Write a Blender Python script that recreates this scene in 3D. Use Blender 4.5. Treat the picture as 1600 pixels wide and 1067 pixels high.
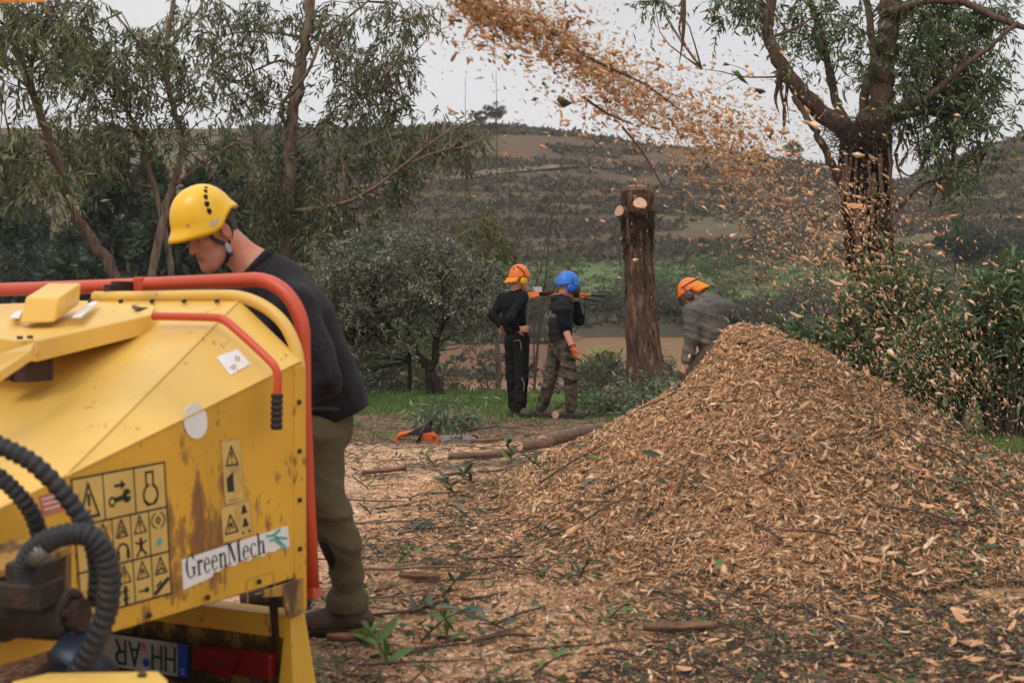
import bpy, math, random
import numpy as np
from mathutils import Vector, Matrix

for _o in list(bpy.data.objects):
    bpy.data.objects.remove(_o)
SC = bpy.context.scene
COL = SC.collection
rng = np.random.default_rng(7)
random.seed(7)

# ------------------------------------------------------------------ camera
FPX = 2000.0                      # focal length in pixels of the 1600 px wide photograph
CAMZ = 1.3
PITCH = math.atan(58.5 / FPX)
cam_d = bpy.data.cameras.new('camera')
cam_d.sensor_width = 36.0
cam_d.lens = FPX / 1600.0 * 36.0
cam_d.clip_start = 0.05
cam_d.clip_end = 5000
cam_d.dof.use_dof = True
cam_d.dof.focus_distance = 12.5
cam_d.dof.aperture_fstop = 4.2
cam = bpy.data.objects.new('camera', cam_d)
COL.objects.link(cam)
cam.location = (0, 0, CAMZ)
cam.rotation_euler = (math.pi / 2 - PITCH, 0, 0)
SC.camera = cam

# ------------------------------------------------------------------ overcast sky
SUN_EL, SUN_AZ = math.radians(52), math.radians(215)
world = bpy.data.worlds.new('World')
SC.world = world
world.use_nodes = True
wn, wl = world.node_tree.nodes, world.node_tree.links
wn.clear()
w_out = wn.new('ShaderNodeOutputWorld')
w_bg = wn.new('ShaderNodeBackground')
w_sky = wn.new('ShaderNodeTexSky')
w_sky.sky_type = 'NISHITA'
w_sky.sun_disc = False
w_sky.sun_elevation = SUN_EL
w_sky.sun_rotation = SUN_AZ
w_hsv = wn.new('ShaderNodeHueSaturation')
w_hsv.inputs['Saturation'].default_value = 0.15
w_tc = wn.new('ShaderNodeTexCoord')
w_map = wn.new('ShaderNodeMapping')
w_map.inputs['Scale'].default_value = (1.0, 1.0, 3.5)
w_no = wn.new('ShaderNodeTexNoise')
w_no.inputs['Scale'].default_value = 1.6
w_no.inputs['Detail'].default_value = 4
w_ramp = wn.new('ShaderNodeValToRGB')
w_ramp.color_ramp.elements[0].position = 0.3
w_ramp.color_ramp.elements[0].color = (0.74, 0.735, 0.765, 1)
w_ramp.color_ramp.elements[1].position = 0.72
w_ramp.color_ramp.elements[1].color = (1.0, 0.99, 1.0, 1)
w_mul = wn.new('ShaderNodeVectorMath')
w_mul.operation = 'SCALE'
w_mul.inputs['Scale'].default_value = 6.9
w_mix = wn.new('ShaderNodeMix')
w_mix.data_type = 'RGBA'
w_mix.inputs['Factor'].default_value = 0.9
wl.new(w_tc.outputs['Generated'], w_map.inputs['Vector'])
wl.new(w_map.outputs['Vector'], w_no.inputs['Vector'])
wl.new(w_no.outputs['Fac'], w_ramp.inputs['Fac'])
w_sep = wn.new('ShaderNodeSeparateXYZ')
wl.new(w_tc.outputs['Generated'], w_sep.inputs['Vector'])
w_el = wn.new('ShaderNodeMapRange')
w_el.interpolation_type = 'SMOOTHSTEP'
w_el.inputs['From Min'].default_value = 0.1
w_el.inputs['From Max'].default_value = 0.95
w_el.inputs['To Min'].default_value = 6.8
w_el.inputs['To Max'].default_value = 14.0
wl.new(w_sep.outputs['Z'], w_el.inputs['Value'])
wl.new(w_el.outputs['Result'], w_mul.inputs['Scale'])
wl.new(w_ramp.outputs['Color'], w_mul.inputs[0])
wl.new(w_sky.outputs['Color'], w_hsv.inputs['Color'])
wl.new(w_hsv.outputs['Color'], w_mix.inputs['A'])
wl.new(w_mul.outputs['Vector'], w_mix.inputs['B'])
wl.new(w_mix.outputs['Result'], w_bg.inputs['Color'])
w_bg.inputs['Strength'].default_value = 0.12
wl.new(w_bg.outputs['Background'], w_out.inputs['Surface'])

sun_d = bpy.data.lights.new('sun', 'SUN')
sun_d.energy = 1.1
sun_d.angle = math.radians(24)
sun_d.color = (1.0, 0.96, 0.9)
sun = bpy.data.objects.new('sun', sun_d)
COL.objects.link(sun)
_sd = Vector((math.sin(SUN_AZ) * math.cos(SUN_EL), math.cos(SUN_AZ) * math.cos(SUN_EL), math.sin(SUN_EL)))
sun.rotation_euler = _sd.to_track_quat('Z', 'Y').to_euler()

SC.view_settings.view_transform = 'Standard'
SC.view_settings.look = 'None'
SC.view_settings.gamma = 1.0
SC.view_settings.exposure = 0.0
SC.view_settings.use_curve_mapping = False
SC.render.engine = 'CYCLES'
SC.cycles.use_denoising = True
SC.cycles.max_bounces = 6
SC.cycles.diffuse_bounces = 3
SC.cycles.glossy_bounces = 2
SC.cycles.transmission_bounces = 4
SC.cycles.transparent_max_bounces = 6
SC.cycles.use_adaptive_sampling = True

_F = np.array([0, math.cos(PITCH), -math.sin(PITCH)])
_U = np.array([0, math.sin(PITCH), math.cos(PITCH)])


def W(px, py, Y):
    """world point at forward distance Y seen at photograph position (px, py)"""
    d = _F + np.array([1.0, 0, 0]) * (px - 800) / FPX + _U * (533.5 - py) / FPX
    t = Y / d[1]
    return np.array([0, 0, CAMZ]) + d * t


def V(p):
    return Vector((float(p[0]), float(p[1]), float(p[2])))


# ------------------------------------------------------------------ noise
def _hash(ix, iy, seed):
    h = (ix.astype(np.int64) * 374761393 + iy.astype(np.int64) * 668265263 + seed * 982451653) & 0xFFFFFFFF
    h = ((h ^ (h >> 13)) * 1274126177) & 0xFFFFFFFF
    return ((h ^ (h >> 16)) & 0xFFFF) / 65535.0


def vnoise(x, y, seed=0):
    x = np.asarray(x, float); y = np.asarray(y, float)
    ix = np.floor(x); iy = np.floor(y)
    fx = x - ix; fy = y - iy
    fx = fx * fx * (3 - 2 * fx); fy = fy * fy * (3 - 2 * fy)
    a = _hash(ix, iy, seed); b = _hash(ix + 1, iy, seed)
    c = _hash(ix, iy + 1, seed); d = _hash(ix + 1, iy + 1, seed)
    return (a + (b - a) * fx) * (1 - fy) + (c + (d - c) * fx) * fy


def fbm(x, y, oct=4, seed=0):
    s = 0; a = 0.5; f = 1.0
    for i in range(oct):
        s = s + a * vnoise(np.asarray(x) * f, np.asarray(y) * f, seed + i * 17)
        a *= 0.5; f *= 2.03
    return s / (1 - 0.5 ** oct)


def smooth(a, b, x):
    t = np.clip((np.asarray(x, float) - a) / (b - a), 0, 1)
    return t * t * (3 - 2 * t)


# ------------------------------------------------------------------ materials
def new_mat(name):
    m = bpy.data.materials.new(name)
    m.use_nodes = True
    nt = m.node_tree
    return m, nt.nodes, nt.links, nt.nodes['Principled BSDF']


def ramp(nodes, stops):
    r = nodes.new('ShaderNodeValToRGB')
    e = r.color_ramp.elements
    while len(e) < len(stops):
        e.new(0.5)
    for k, (p, c) in enumerate(stops):
        e[k].position = p
        e[k].color = (c[0], c[1], c[2], 1)
    return r


def mat(name, color, rough=0.7, metal=0.0, var=0.25, scale=12.0, bump=0.0, bscale=None, attr=None, spec=0.4,
        dirt=None, dirt_scale=3.0, dirt_lo=0.55, dirt_hi=0.7, stretch=None, coat=0.0, trans=0.0, sheen=0.0):
    """base colour (or the colour attribute) with grain, dirt of its own shape, and fine relief"""
    m, n, l, b = new_mat(name)
    b.inputs['Roughness'].default_value = rough
    b.inputs['Metallic'].default_value = metal
    b.inputs['Specular IOR Level'].default_value = spec
    b.inputs['Coat Weight'].default_value = coat
    b.inputs['Sheen Weight'].default_value = sheen
    tc = n.new('ShaderNodeTexCoord')
    mp = n.new('ShaderNodeMapping')
    l.new(tc.outputs['Object'], mp.inputs['Vector'])
    if stretch:
        mp.inputs['Scale'].default_value = stretch
    no = n.new('ShaderNodeTexNoise')
    no.inputs['Scale'].default_value = scale
    no.inputs['Detail'].default_value = 5
    l.new(mp.outputs['Vector'], no.inputs['Vector'])
    rp = ramp(n, [(0.25, (1 - var,) * 3), (0.75, (1 + var,) * 3)])
    l.new(no.outputs['Fac'], rp.inputs['Fac'])
    mx = n.new('ShaderNodeMix'); mx.data_type = 'RGBA'; mx.blend_type = 'MULTIPLY'
    mx.inputs['Factor'].default_value = 1
    if attr:
        at = n.new('ShaderNodeAttribute'); at.attribute_name = attr
        l.new(at.outputs['Color'], mx.inputs['A'])
    else:
        mx.inputs['A'].default_value = (*color, 1)
    l.new(rp.outputs['Color'], mx.inputs['B'])
    last = mx.outputs['Result']
    if dirt:
        n2 = n.new('ShaderNodeTexNoise')
        n2.inputs['Scale'].default_value = dirt_scale
        n2.inputs['Detail'].default_value = 7
        n2.inputs['Roughness'].default_value = 0.65
        l.new(mp.outputs['Vector'], n2.inputs['Vector'])
        r2 = ramp(n, [(dirt_lo, (0, 0, 0)), (dirt_hi, (1, 1, 1))])
        l.new(n2.outputs['Fac'], r2.inputs['Fac'])
        m2 = n.new('ShaderNodeMix'); m2.data_type = 'RGBA'
        l.new(r2.outputs['Color'], m2.inputs['Factor'])
        l.new(last, m2.inputs['A'])
        m2.inputs['B'].default_value = (*dirt, 1)
        last = m2.outputs['Result']
    l.new(last, b.inputs['Base Color'])
    if bump:
        n3 = n.new('ShaderNodeTexNoise')
        n3.inputs['Scale'].default_value = bscale or scale * 3
        n3.inputs['Detail'].default_value = 6
        l.new(mp.outputs['Vector'], n3.inputs['Vector'])
        bp = n.new('ShaderNodeBump')
        bp.inputs['Strength'].default_value = min(1.0, bump)
        bp.inputs['Distance'].default_value = 0.02
        l.new(n3.outputs['Fac'], bp.inputs['Height'])
        l.new(bp.outputs['Normal'], b.inputs['Normal'])
    if trans:
        o = n['Material Output']
        tr = n.new('ShaderNodeBsdfTranslucent')
        l.new(last, tr.inputs['Color'])
        ms = n.new('ShaderNodeMixShader')
        ms.inputs['Fac'].default_value = trans
        l.new(b.outputs['BSDF'], ms.inputs[1]); l.new(tr.outputs['BSDF'], ms.inputs[2])
        l.new(ms.outputs['Shader'], o.inputs['Surface'])
    return m


# ------------------------------------------------------------------ objects
def tag(o, label=None, cat=None, group=None, kind=None):
    if label: o['label'] = label
    if cat: o['category'] = cat
    if group: o['group'] = group
    if kind: o['kind'] = kind
    return o


def empty(name, loc=(0, 0, 0), label=None, cat=None, group=None, parent=None, kind=None):
    o = bpy.data.objects.new(name, None)
    o.empty_display_size = 0.1
    COL.objects.link(o)
    o.location = V(loc)
    if parent: o.parent = parent
    return tag(o, label, cat, group, kind)


def link(name, me, material=None, parent=None, loc=None):
    """parts are built in world space; a parent Empty's location is taken out again"""
    o = bpy.data.objects.new(name, me)
    COL.objects.link(o)
    if material is not None:
        me.materials.clear()
        for mm in (material if isinstance(material, (list, tuple)) else [material]):
            me.materials.append(mm)
    if parent is not None:
        o.parent = parent
        off = Vector((0, 0, 0)); q = parent
        while q is not None:
            off += q.location; q = q.parent
        o.location = -off if loc is None else loc
    elif loc is not None:
        o.location = loc
    return o


def mesh_np(name, verts, faces, colors=None, smooth_shade=False):
    """verts (n,3); faces (m,k) equal-sized polygons; colors per vertex (n,3)"""
    verts = np.ascontiguousarray(verts, dtype=np.float32)
    faces = np.ascontiguousarray(faces, dtype=np.int32)
    me = bpy.data.meshes.new(name)
    n, (m, k) = len(verts), faces.shape
    me.vertices.add(n)
    me.vertices.foreach_set('co', verts.ravel())
    me.loops.add(m * k)
    me.loops.foreach_set('vertex_index', faces.ravel())
    me.polygons.add(m)
    me.polygons.foreach_set('loop_start', np.arange(0, m * k, k, dtype=np.int32))
    if smooth_shade:
        me.polygons.foreach_set('use_smooth', np.ones(m, dtype=bool))
    if colors is not None:
        ca = me.color_attributes.new('Col', 'FLOAT_COLOR', 'POINT')
        c4 = np.ones((n, 4), dtype=np.float32)
        c4[:, :3] = colors
        ca.data.foreach_set('color', c4.ravel())
    me.update(calc_edges=True)
    me.validate()
    return me


class MB:
    """collects shapes of one part; build() links them as one mesh object"""
    def __init__(s):
        s.v = []; s.f = []; s.sm = []; s.mi = []

    def add(s, vs, fs, sm=False, mi=0):
        o = len(s.v)
        s.v.extend([tuple(float(c) for c in p) for p in vs])
        for f in fs:
            s.f.append([i + o for i in f]); s.sm.append(sm); s.mi.append(mi)
        return s

    def hexa(s, p, sm=False, mi=0):
        """8 corners: bottom 0-3 counter-clockwise, top 4-7"""
        return s.add(p, [(3, 2, 1, 0), (4, 5, 6, 7), (0, 1, 5, 4), (1, 2, 6, 5), (2, 3, 7, 6), (3, 0, 4, 7)], sm, mi)

    def box(s, c, size, ax=None, mi=0):
        c = np.array(c, float)
        A = np.eye(3) if ax is None else np.array(ax, float)
        h = np.array(size, float) / 2
        P = []
        for z in (-1, 1):
            for (x, y) in ((-1, -1), (1, -1), (1, 1), (-1, 1)):
                P.append(c + A[0] * x * h[0] + A[1] * y * h[1] + A[2] * z * h[2])
        return s.hexa(P, mi=mi)

    def slab(s, poly, nrm, mi=0):
        """polygon extruded by the vector nrm"""
        n = len(poly); nrm = np.array(nrm, float)
        vs = [np.array(p, float) for p in poly] + [np.array(p, float) + nrm for p in poly]
        fs = [tuple(range(n))[::-1], tuple(range(n, 2 * n))] + [(i, (i + 1) % n, n + (i + 1) % n, n + i) for i in range(n)]
        return s.add(vs, fs, mi=mi)

    def tube(s, pts, rad, seg=10, cap=True, sm=True, mi=0, ell=1.0):
        pts = [np.array(p, float) for p in pts]
        n = len(pts)
        rad = [rad] * n if np.isscalar(rad) else list(rad)
        up = np.array([0.13, 0.27, 0.95]); vs = []; u = None
        for i in range(n):
            t = pts[min(i + 1, n - 1)] - pts[max(i - 1, 0)]
            t = t / (np.linalg.norm(t) + 1e-9)
            if u is None:
                u = up if abs(t @ up) < 0.9 else np.array([1.0, 0.1, 0])
            u = u - t * (t @ u); u /= np.linalg.norm(u) + 1e-9
            w = np.cross(t, u)
            for k in range(seg):
                a = 2 * math.pi * k / seg
                vs.append(pts[i] + (u * math.cos(a) + w * math.sin(a) * ell) * rad[i])
        fs = []
        for i in range(n - 1):
            for k in range(seg):
                k2 = (k + 1) % seg
                fs.append((i * seg + k, i * seg + k2, (i + 1) * seg + k2, (i + 1) * seg + k))
        s.add(vs, fs, sm, mi)
        if cap:
            o = len(s.v) - n * seg
            s.f.append([o + k for k in range(seg)][::-1]); s.sm.append(False); s.mi.append(mi)
            s.f.append([o + (n - 1) * seg + k for k in range(seg)]); s.sm.append(False); s.mi.append(mi)
        return s

    def mesh(s, name):
        me = bpy.data.meshes.new(name)
        me.from_pydata(s.v, [], s.f)
        me.polygons.foreach_set('use_smooth', s.sm)
        me.polygons.foreach_set('material_index', s.mi)
        me.update()
        return me

    def build(s, name, material, parent=None, bevel=0.0):
        o = link(name, s.mesh(name), material, parent)
        if bevel:
            b = o.modifiers.new('bevel', 'BEVEL')
            b.width = bevel; b.segments = 2; b.limit_method = 'ANGLE'; b.angle_limit = math.radians(35)
            b.harden_normals = False
        return o


def spline(pts, n=24):
    """Catmull-Rom through the points"""
    P = [np.array(p, float) for p in pts]
    P = [2 * P[0] - P[1]] + P + [2 * P[-1] - P[-2]]
    out = []
    m = len(P) - 3
    for i in range(n + 1):
        t = i / n * m
        k = min(int(t), m - 1); t -= k
        a, b, c, d = P[k:k + 4]
        out.append(0.5 * ((2 * b) + (c - a) * t + (2 * a - 5 * b + 4 * c - d) * t * t + (3 * b - a - 3 * c + d) * t ** 3))
    return out


def copy_tree(o, parent=None):
    c = o.copy(); COL.objects.link(c)
    if parent is not None: c.parent = parent
    for ch in list(o.children):
        copy_tree(ch, c)
    return c


# ------------------------------------------------------------------ signed distance bodies (one continuous surface)
class Body:
    def __init__(s, lo, hi, h):
        s.lo = np.array(lo, float); s.h = h
        s.n = np.ceil((np.array(hi, float) - s.lo) / h).astype(int) + 1
        s.f = np.full(tuple(s.n), 0.2, dtype=np.float32)

    def _blk(s, lo, hi):
        a = np.clip(np.floor((np.array(lo) - s.lo) / s.h).astype(int), 0, s.n)
        b = np.clip(np.ceil((np.array(hi) - s.lo) / s.h).astype(int) + 1, 0, s.n)
        if np.any(b - a < 1): return None
        sl = tuple(slice(a[i], b[i]) for i in range(3))
        ax = [s.lo[i] + s.h * np.arange(a[i], b[i]) for i in range(3)]
        X, Y, Z = np.meshgrid(*[q.astype(np.float32) for q in ax], indexing='ij')
        return sl, np.stack([X, Y, Z], -1)

    def _mix(s, sl, d, k, mode):
        f = s.f[sl]
        if mode == 'add':
            h = np.clip(0.5 + 0.5 * (f - d) / k, 0, 1)
            s.f[sl] = f * (1 - h) + d * h - k * h * (1 - h)
        else:
            h = np.clip(0.5 - 0.5 * (f + d) / k, 0, 1)
            s.f[sl] = f * (1 - h) - d * h + k * h * (1 - h)

    def cone(s, a, b, ra, rb, k=0.02, mode='add', flat=None):
        """tapered capsule; flat=(axis, factor) squashes it along a unit axis"""
        a = np.array(a, float); b = np.array(b, float)
        R = max(ra, rb) + 0.05 + k
        q = s._blk(np.minimum(a, b) - R, np.maximum(a, b) + R)
        if q is None: return s
        sl, P = q
        ab = b - a
        a = a.astype(np.float32); ab = ab.astype(np.float32)
        t = np.clip(((P - a) @ ab) / (ab @ ab + 1e-12), 0, 1)
        D = P - (a + t[..., None] * ab)
        if flat is not None:
            ax = np.array(flat[0], np.float32)
            c = D @ ax
            D = D + ((1 / flat[1] - 1) * c)[..., None] * ax
        d = np.linalg.norm(D, axis=-1) - (ra + (rb - ra) * t)
        if flat is not None: d = d * min(1.0, flat[1] * 1.15)
        s._mix(sl, d, k, mode)
        return s

    def ell(s, c, r, ax=None, k=0.02, mode='add'):
        c = np.array(c, float); r = np.array(r, float)
        R = r.max() + 0.05 + k
        q = s._blk(c - R, c + R)
        if q is None: return s
        sl, P = q
        D = P - c.astype(np.float32); r = r.astype(np.float32)
        if ax is not None: D = D @ np.array(ax, np.float32).T
        k0 = np.linalg.norm(D / r, axis=-1)
        k1 = np.linalg.norm(D / (r * r), axis=-1) + 1e-9
        d = k0 * (k0 - 1.0) / k1
        s._mix(sl, d, k, mode)
        return s

    def cut(s, p, nrm, k=0.006):
        """remove everything on the side nrm points to"""
        nrm = np.array(nrm, float); p = np.array(p, float)
        ax = [(s.lo[i] + s.h * np.arange(s.n[i]) - p[i]) * nrm[i] for i in range(3)]
        d = (ax[0][:, None, None] + ax[1][None, :, None] + ax[2][None, None, :]).astype(np.float32)
        np.maximum(s.f, d, out=s.f)
        return s

    def warp(s, fn):
        I = np.nonzero(np.abs(s.f) < 0.03)
        P = s.lo + s.h * np.stack(I, -1)
        s.f[I] += fn(P).astype(np.float32)
        return s

    def mesh(s):
        f = s.f
        ins = f < 0
        nx, ny, nz = f.shape
        offs = [(0, 0, 0), (1, 0, 0), (0, 1, 0), (1, 1, 0), (0, 0, 1), (1, 0, 1), (0, 1, 1), (1, 1, 1)]
        def cb(o): return ins[o[0]:nx - 1 + o[0], o[1]:ny - 1 + o[1], o[2]:nz - 1 + o[2]]
        anyi = cb(offs[0]).copy(); alli = anyi.copy()
        for o in offs[1:]:
            q = cb(o); anyi |= q; alli &= q
        act = anyi & ~alli
        base = np.stack(np.nonzero(act), -1)
        m = len(base)
        vals = np.stack([f[base[:, 0] + o[0], base[:, 1] + o[1], base[:, 2] + o[2]] for o in offs], 1)
        cnt = np.zeros(m); acc = np.zeros((m, 3))
        for i in range(8):
            for ax in range(3):
                if offs[i][ax] == 0:
                    o2 = list(offs[i]); o2[ax] = 1
                    k = offs.index(tuple(o2))
                    A, B = vals[:, i], vals[:, k]
                    X = (A < 0) != (B < 0)
                    t = np.where(X, A / np.where(X, A - B, 1), 0)
                    cnt += X
                    for q in range(3):
                        acc[:, q] += np.where(X, offs[i][q] + (t if q == ax else 0), 0)
        idx = np.full(act.shape, -1, np.int32)
        idx[act] = np.arange(m)
        verts = s.lo + s.h * (base + acc / cnt[:, None])
        quads = []
        for ax in range(3):
            sh = [slice(1, -1)] * 3; sh[ax] = slice(0, -1)
            sh2 = [slice(1, -1)] * 3; sh2[ax] = slice(1, None)
            A = ins[tuple(sh)]; B = ins[tuple(sh2)]
            X = np.argwhere(A != B)
            if len(X) == 0: continue
            flip = A[tuple(X.T)]
            I = X.copy()
            for q in range(3):
                if q != ax: I[:, q] += 1
            u, w = [(1, 2), (2, 0), (0, 1)][ax]
            def at(du, dw):
                J = I.copy(); J[:, u] -= du; J[:, w] -= dw
                return idx[tuple(J.T)]
            Q = np.stack([at(1, 1), at(0, 1), at(0, 0), at(1, 0)], -1)
            Q[~flip] = Q[~flip][:, ::-1]
            quads.append(Q)
        return verts, np.concatenate(quads)

    def build(s, name, material, parent=None, color=None, relax=1):
        v, q = s.mesh()
        for _ in range(relax):
            e = np.concatenate([q[:, [0, 1]], q[:, [1, 2]], q[:, [2, 3]], q[:, [3, 0]]])
            acc = np.zeros_like(v); n = np.zeros(len(v))
            np.add.at(acc, e[:, 0], v[e[:, 1]]); np.add.at(n, e[:, 0], 1)
            np.add.at(acc, e[:, 1], v[e[:, 0]]); np.add.at(n, e[:, 1], 1)
            v = v * 0.5 + 0.5 * acc / np.maximum(n, 1)[:, None]
        me = mesh_np(name, v, q, None if color is None else color(v), True)
        return link(name, me, material, parent)
# ------------------------------------------------------------------ terrain
_CX = np.array([-1500, -400, 0, 300, 500, 700, 800, 900, 1000, 1100, 1200, 1300, 1380, 1420, 1500, 1600, 2000, 3000.0])
_CY = np.array([230, 215, 212, 212, 212, 212, 214, 222, 236, 243, 253, 272, 292, 286, 252, 222, 160, 150.0])
WATER_Z = -1.6


def pond_mask(x, y):
    e = 6.0 + 3.0 * np.sin(y * 0.07) + 4 * fbm(y * 0.05, y * 0, 2, 5) - 2
    return smooth(47, 51, y) * (1 - smooth(109, 114, y)) * smooth(0, 4, x - e + 4)


def pile_h(x, y):
    x = np.asarray(x, float); y = np.asarray(y, float)
    dx = x - 1.58; dy = y - 8.7
    rx = np.where(dx < 0, 1.68, 2.2); ry = np.where(dy < 0, 3.3, 2.4)
    r = np.sqrt((dx / rx) ** 2 + (dy / ry) ** 2 + 1e-6) + 0.10 * (fbm(x * 1.3, y * 1.3, 3, 3) - 0.5)
    rl = np.clip(r, 0, 1)
    hl = np.interp(rl, [0, .06, .15, .26, .53, .78, .93, 1], [1.12, 1.06, .88, .72, .46, .20, .06, 0])
    hr = np.interp(rl, [0, .08, .24, .43, .61, .85, 1], [1.12, 1.09, .92, .68, .42, .12, 0])
    w = smooth(-0.35, 0.35, dx / (np.hypot(dx, dy) + 1e-6))
    h = hl * (1 - w) + hr * w
    h = h + (0.17 * (fbm(x * 1.7 + 5, y * 1.7, 2, 13) - 0.5) + 0.07 * (fbm(x * 4.5, y * 4.5, 2, 14) - 0.5)) * smooth(0.05, 0.4, h)
    dx2 = x - 4.6; dy2 = y - 8.0
    r2 = np.sqrt((dx2 / 2.5) ** 2 + (dy2 / 3.0) ** 2)
    h2 = 0.50 * np.maximum(0, 1 - r2) ** 1.2
    h = np.maximum(h, h2) + 0.25 * np.minimum(h, h2)
    return h + (0.05 * (fbm(x * 2.3, y * 2.3, 4, 9) - 0.5)) * smooth(0.02, 0.3, h)


def terrain(x, y):
    x = np.asarray(x, float); y = np.asarray(y, float)
    d = np.maximum(y, 1.0)
    z = 0.05 * (fbm(x * 0.8, y * 0.8, 4, 1) - 0.5)
    z = z - 1.05 * smooth(17.2, 24, y) + 0.5 * (fbm(x * 0.13, y * 0.13, 3, 2) - 0.5) * smooth(18, 30, y)
    z = z + 0.12 * smooth(15.6, 16.6, y) * (1 - smooth(16.8, 18.5, y))
    z = z - 1.3 * pond_mask(x, y)
    # far bank and meadow
    z = z + 2.3 * smooth(110, 124, y) + 6.2 * smooth(122, 172, y) * (0.8 + 0.4 * fbm(x * 0.02, y * 0.02, 3, 4))
    px = 800 + FPX * x / d
    zc = 1.3 + (475 - np.interp(px, _CX, _CY)) / FPX * 285
    z0 = 6.8
    s = np.clip((y - 160) / 125, 0, 1)
    hill = (zc - z0) * (0.25 * s + 0.75 * s * s * (3 - 2 * s))
    # terraces cut into the slope
    tz = hill / 4.6
    st = np.floor(tz) + smooth(0.25, 0.95, tz - np.floor(tz))
    hill = np.where(hill > 2, 0.55 * hill + 0.45 * st * 4.6, hill)
    z = z + hill * smooth(150, 165, y) + 1.6 * (fbm(x * 0.035, y * 0.035, 4, 6) - 0.5) * smooth(125, 180, y)
    z = z - 0.22 * np.maximum(0, y - 290)
    return z


def ground_z(x, y):
    return terrain(x, y) + pile_h(x, y)


_na, _nr = 390, 270
_front = np.linspace(-0.75, 0.75, 310)
_rest = np.linspace(0.75, 2 * math.pi - 0.75, _na - 310 + 2)[1:-1]
ang = np.concatenate([_front, _rest])
rad = np.concatenate([[0.4, 0.9, 1.5, 2.1], np.geomspace(2.6, 330, _nr - 12), [345, 370, 400, 440, 500, 600, 750, 900]])
A, R = np.meshgrid(ang, rad)
gx, gy = R * np.sin(A), R * np.cos(A)
gz = terrain(gx, gy)
gz = np.maximum(gz, -9.0)

G_SAW = np.array([0.62, 0.385, 0.24]); G_DEB = np.array([0.12, 0.085, 0.055]); G_GRASS = np.array([0.085, 0.13, 0.032])
G_RED = np.array([0.18, 0.092, 0.054]); G_TAN = np.array([0.30, 0.175, 0.11]); G_OLV = np.array([0.085, 0.085, 0.042])
G_DARK = np.array([0.055, 0.052, 0.036]); G_MEAD = np.array([0.115, 0.152, 0.058]); G_HILL = np.array([0.115, 0.082, 0.050])


def lerp(a, b, t):
    return a + (b - a) * t[..., None]


def ground_color(x, y, z):
    c = np.zeros(x.shape + (3,)) + G_SAW
    n1 = fbm(x * 1.3, y * 1.3, 4, 21); n2 = fbm(x * 0.35, y * 0.35, 3, 22)
    c = lerp(c, G_DEB, smooth(0.5, 0.66, n1) * 0.75)
    c = lerp(c, np.array([0.17, 0.115, 0.072]), smooth(11.0, 13.0, y + 2.5 * (n1 - 0.5)) * 0.9)
    c = lerp(c, G_GRASS, smooth(15.0, 16.0, y + 1.5 * (n1 - 0.5)))
    far = smooth(17.5, 19.5, y)
    soil = lerp(np.zeros_like(c) + G_RED, G_OLV, smooth(0.5, 0.66, fbm(x * 0.16, y * 0.16, 4, 23)) * 0.8)
    c = lerp(c, soil, far)
    trk = np.exp(-((y - (37 + 1.5 * np.sin(x * 0.13))) / 2.2) ** 2)
    c = lerp(c, G_TAN, trk * 0.8)
    c = lerp(c, G_DARK, smooth(106, 110, y) * (1 - smooth(122, 128, y + 8 * (n2 - .5))) * 0.85)
    n3 = fbm(x * 0.045, y * 0.07, 4, 24)
    mead = smooth(120, 127, y + 6 * (n2 - .5)) * (1 - smooth(158, 176, y + 26 * (n3 - 0.5)))
    hillc = lerp(np.zeros_like(c) + G_HILL, G_RED * np.array([1.1, .95, .95]), smooth(0.58, 0.65, n3) * 0.8)
    hillc = lerp(hillc, np.array([0.12, 0.125, 0.07]), smooth(0.55, 0.66, fbm(x * .05, y * .09, 3, 27)) * 0.7)
    c = lerp(c, hillc, smooth(124, 130, y))
    c = lerp(c, lerp(np.zeros_like(c) + G_MEAD, np.array([0.12, 0.10, 0.055]), smooth(0.5, 0.62, fbm(x * 0.08, y * 0.12, 4, 25)) * 0.85), mead)
    return np.clip(c * (0.85 + 0.3 * fbm(x * 3.1, y * 3.1, 2, 26))[..., None], 0, 1)


gc = ground_color(gx, gy, gz)
ni, nj = gx.shape
vid = np.arange(ni * nj).reshape(ni, nj)
va = vid[:-1, :]; vb = vid[1:, :]
faces = np.stack([va, np.roll(va, -1, 1), np.roll(vb, -1, 1), vb], -1).reshape(-1, 4)[:, ::-1]
# the camera stands in the middle: close the fan
_c = len(vid.ravel())
gv = np.concatenate([np.stack([gx, gy, gz], -1).reshape(-1, 3), [[0, 0, 0]]])
gcc = np.concatenate([gc.reshape(-1, 3), [G_SAW]])
_ring = vid[0]
tri = np.stack([np.full(nj, _c), _ring, np.roll(_ring, -1), np.roll(_ring, -1)], -1)

m_ground, _n, _l, _b = new_mat('soil_and_sawdust')
_b.inputs['Roughness'].default_value = 0.95
_b.inputs['Specular IOR Level'].default_value = 0.15
_at = _n.new('ShaderNodeAttribute'); _at.attribute_name = 'Col'
_tc = _n.new('ShaderNodeTexCoord')
_vo = _n.new('ShaderNodeTexVoronoi'); _vo.inputs['Scale'].default_value = 70
_vo2 = _n.new('ShaderNodeTexVoronoi'); _vo2.inputs['Scale'].default_value = 28
_no = _n.new('ShaderNodeTexNoise'); _no.inputs['Scale'].default_value = 9; _no.inputs['Detail'].default_value = 8
for q in (_vo, _vo2, _no): _l.new(_tc.outputs['Object'], q.inputs['Vector'])
_r1 = ramp(_n, [(0.0, (0.55,) * 3), (0.5, (1.0,) * 3), (1.0, (1.35,) * 3)])
_sep = _n.new('ShaderNodeSeparateColor'); _l.new(_vo.outputs['Color'], _sep.inputs['Color'])
_l.new(_sep.outputs['Red'], _r1.inputs['Fac'])
_r2 = ramp(_n, [(0.3, (0.65,) * 3), (0.7, (1.2,) * 3)])
_l.new(_no.outputs['Fac'], _r2.inputs['Fac'])
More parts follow.
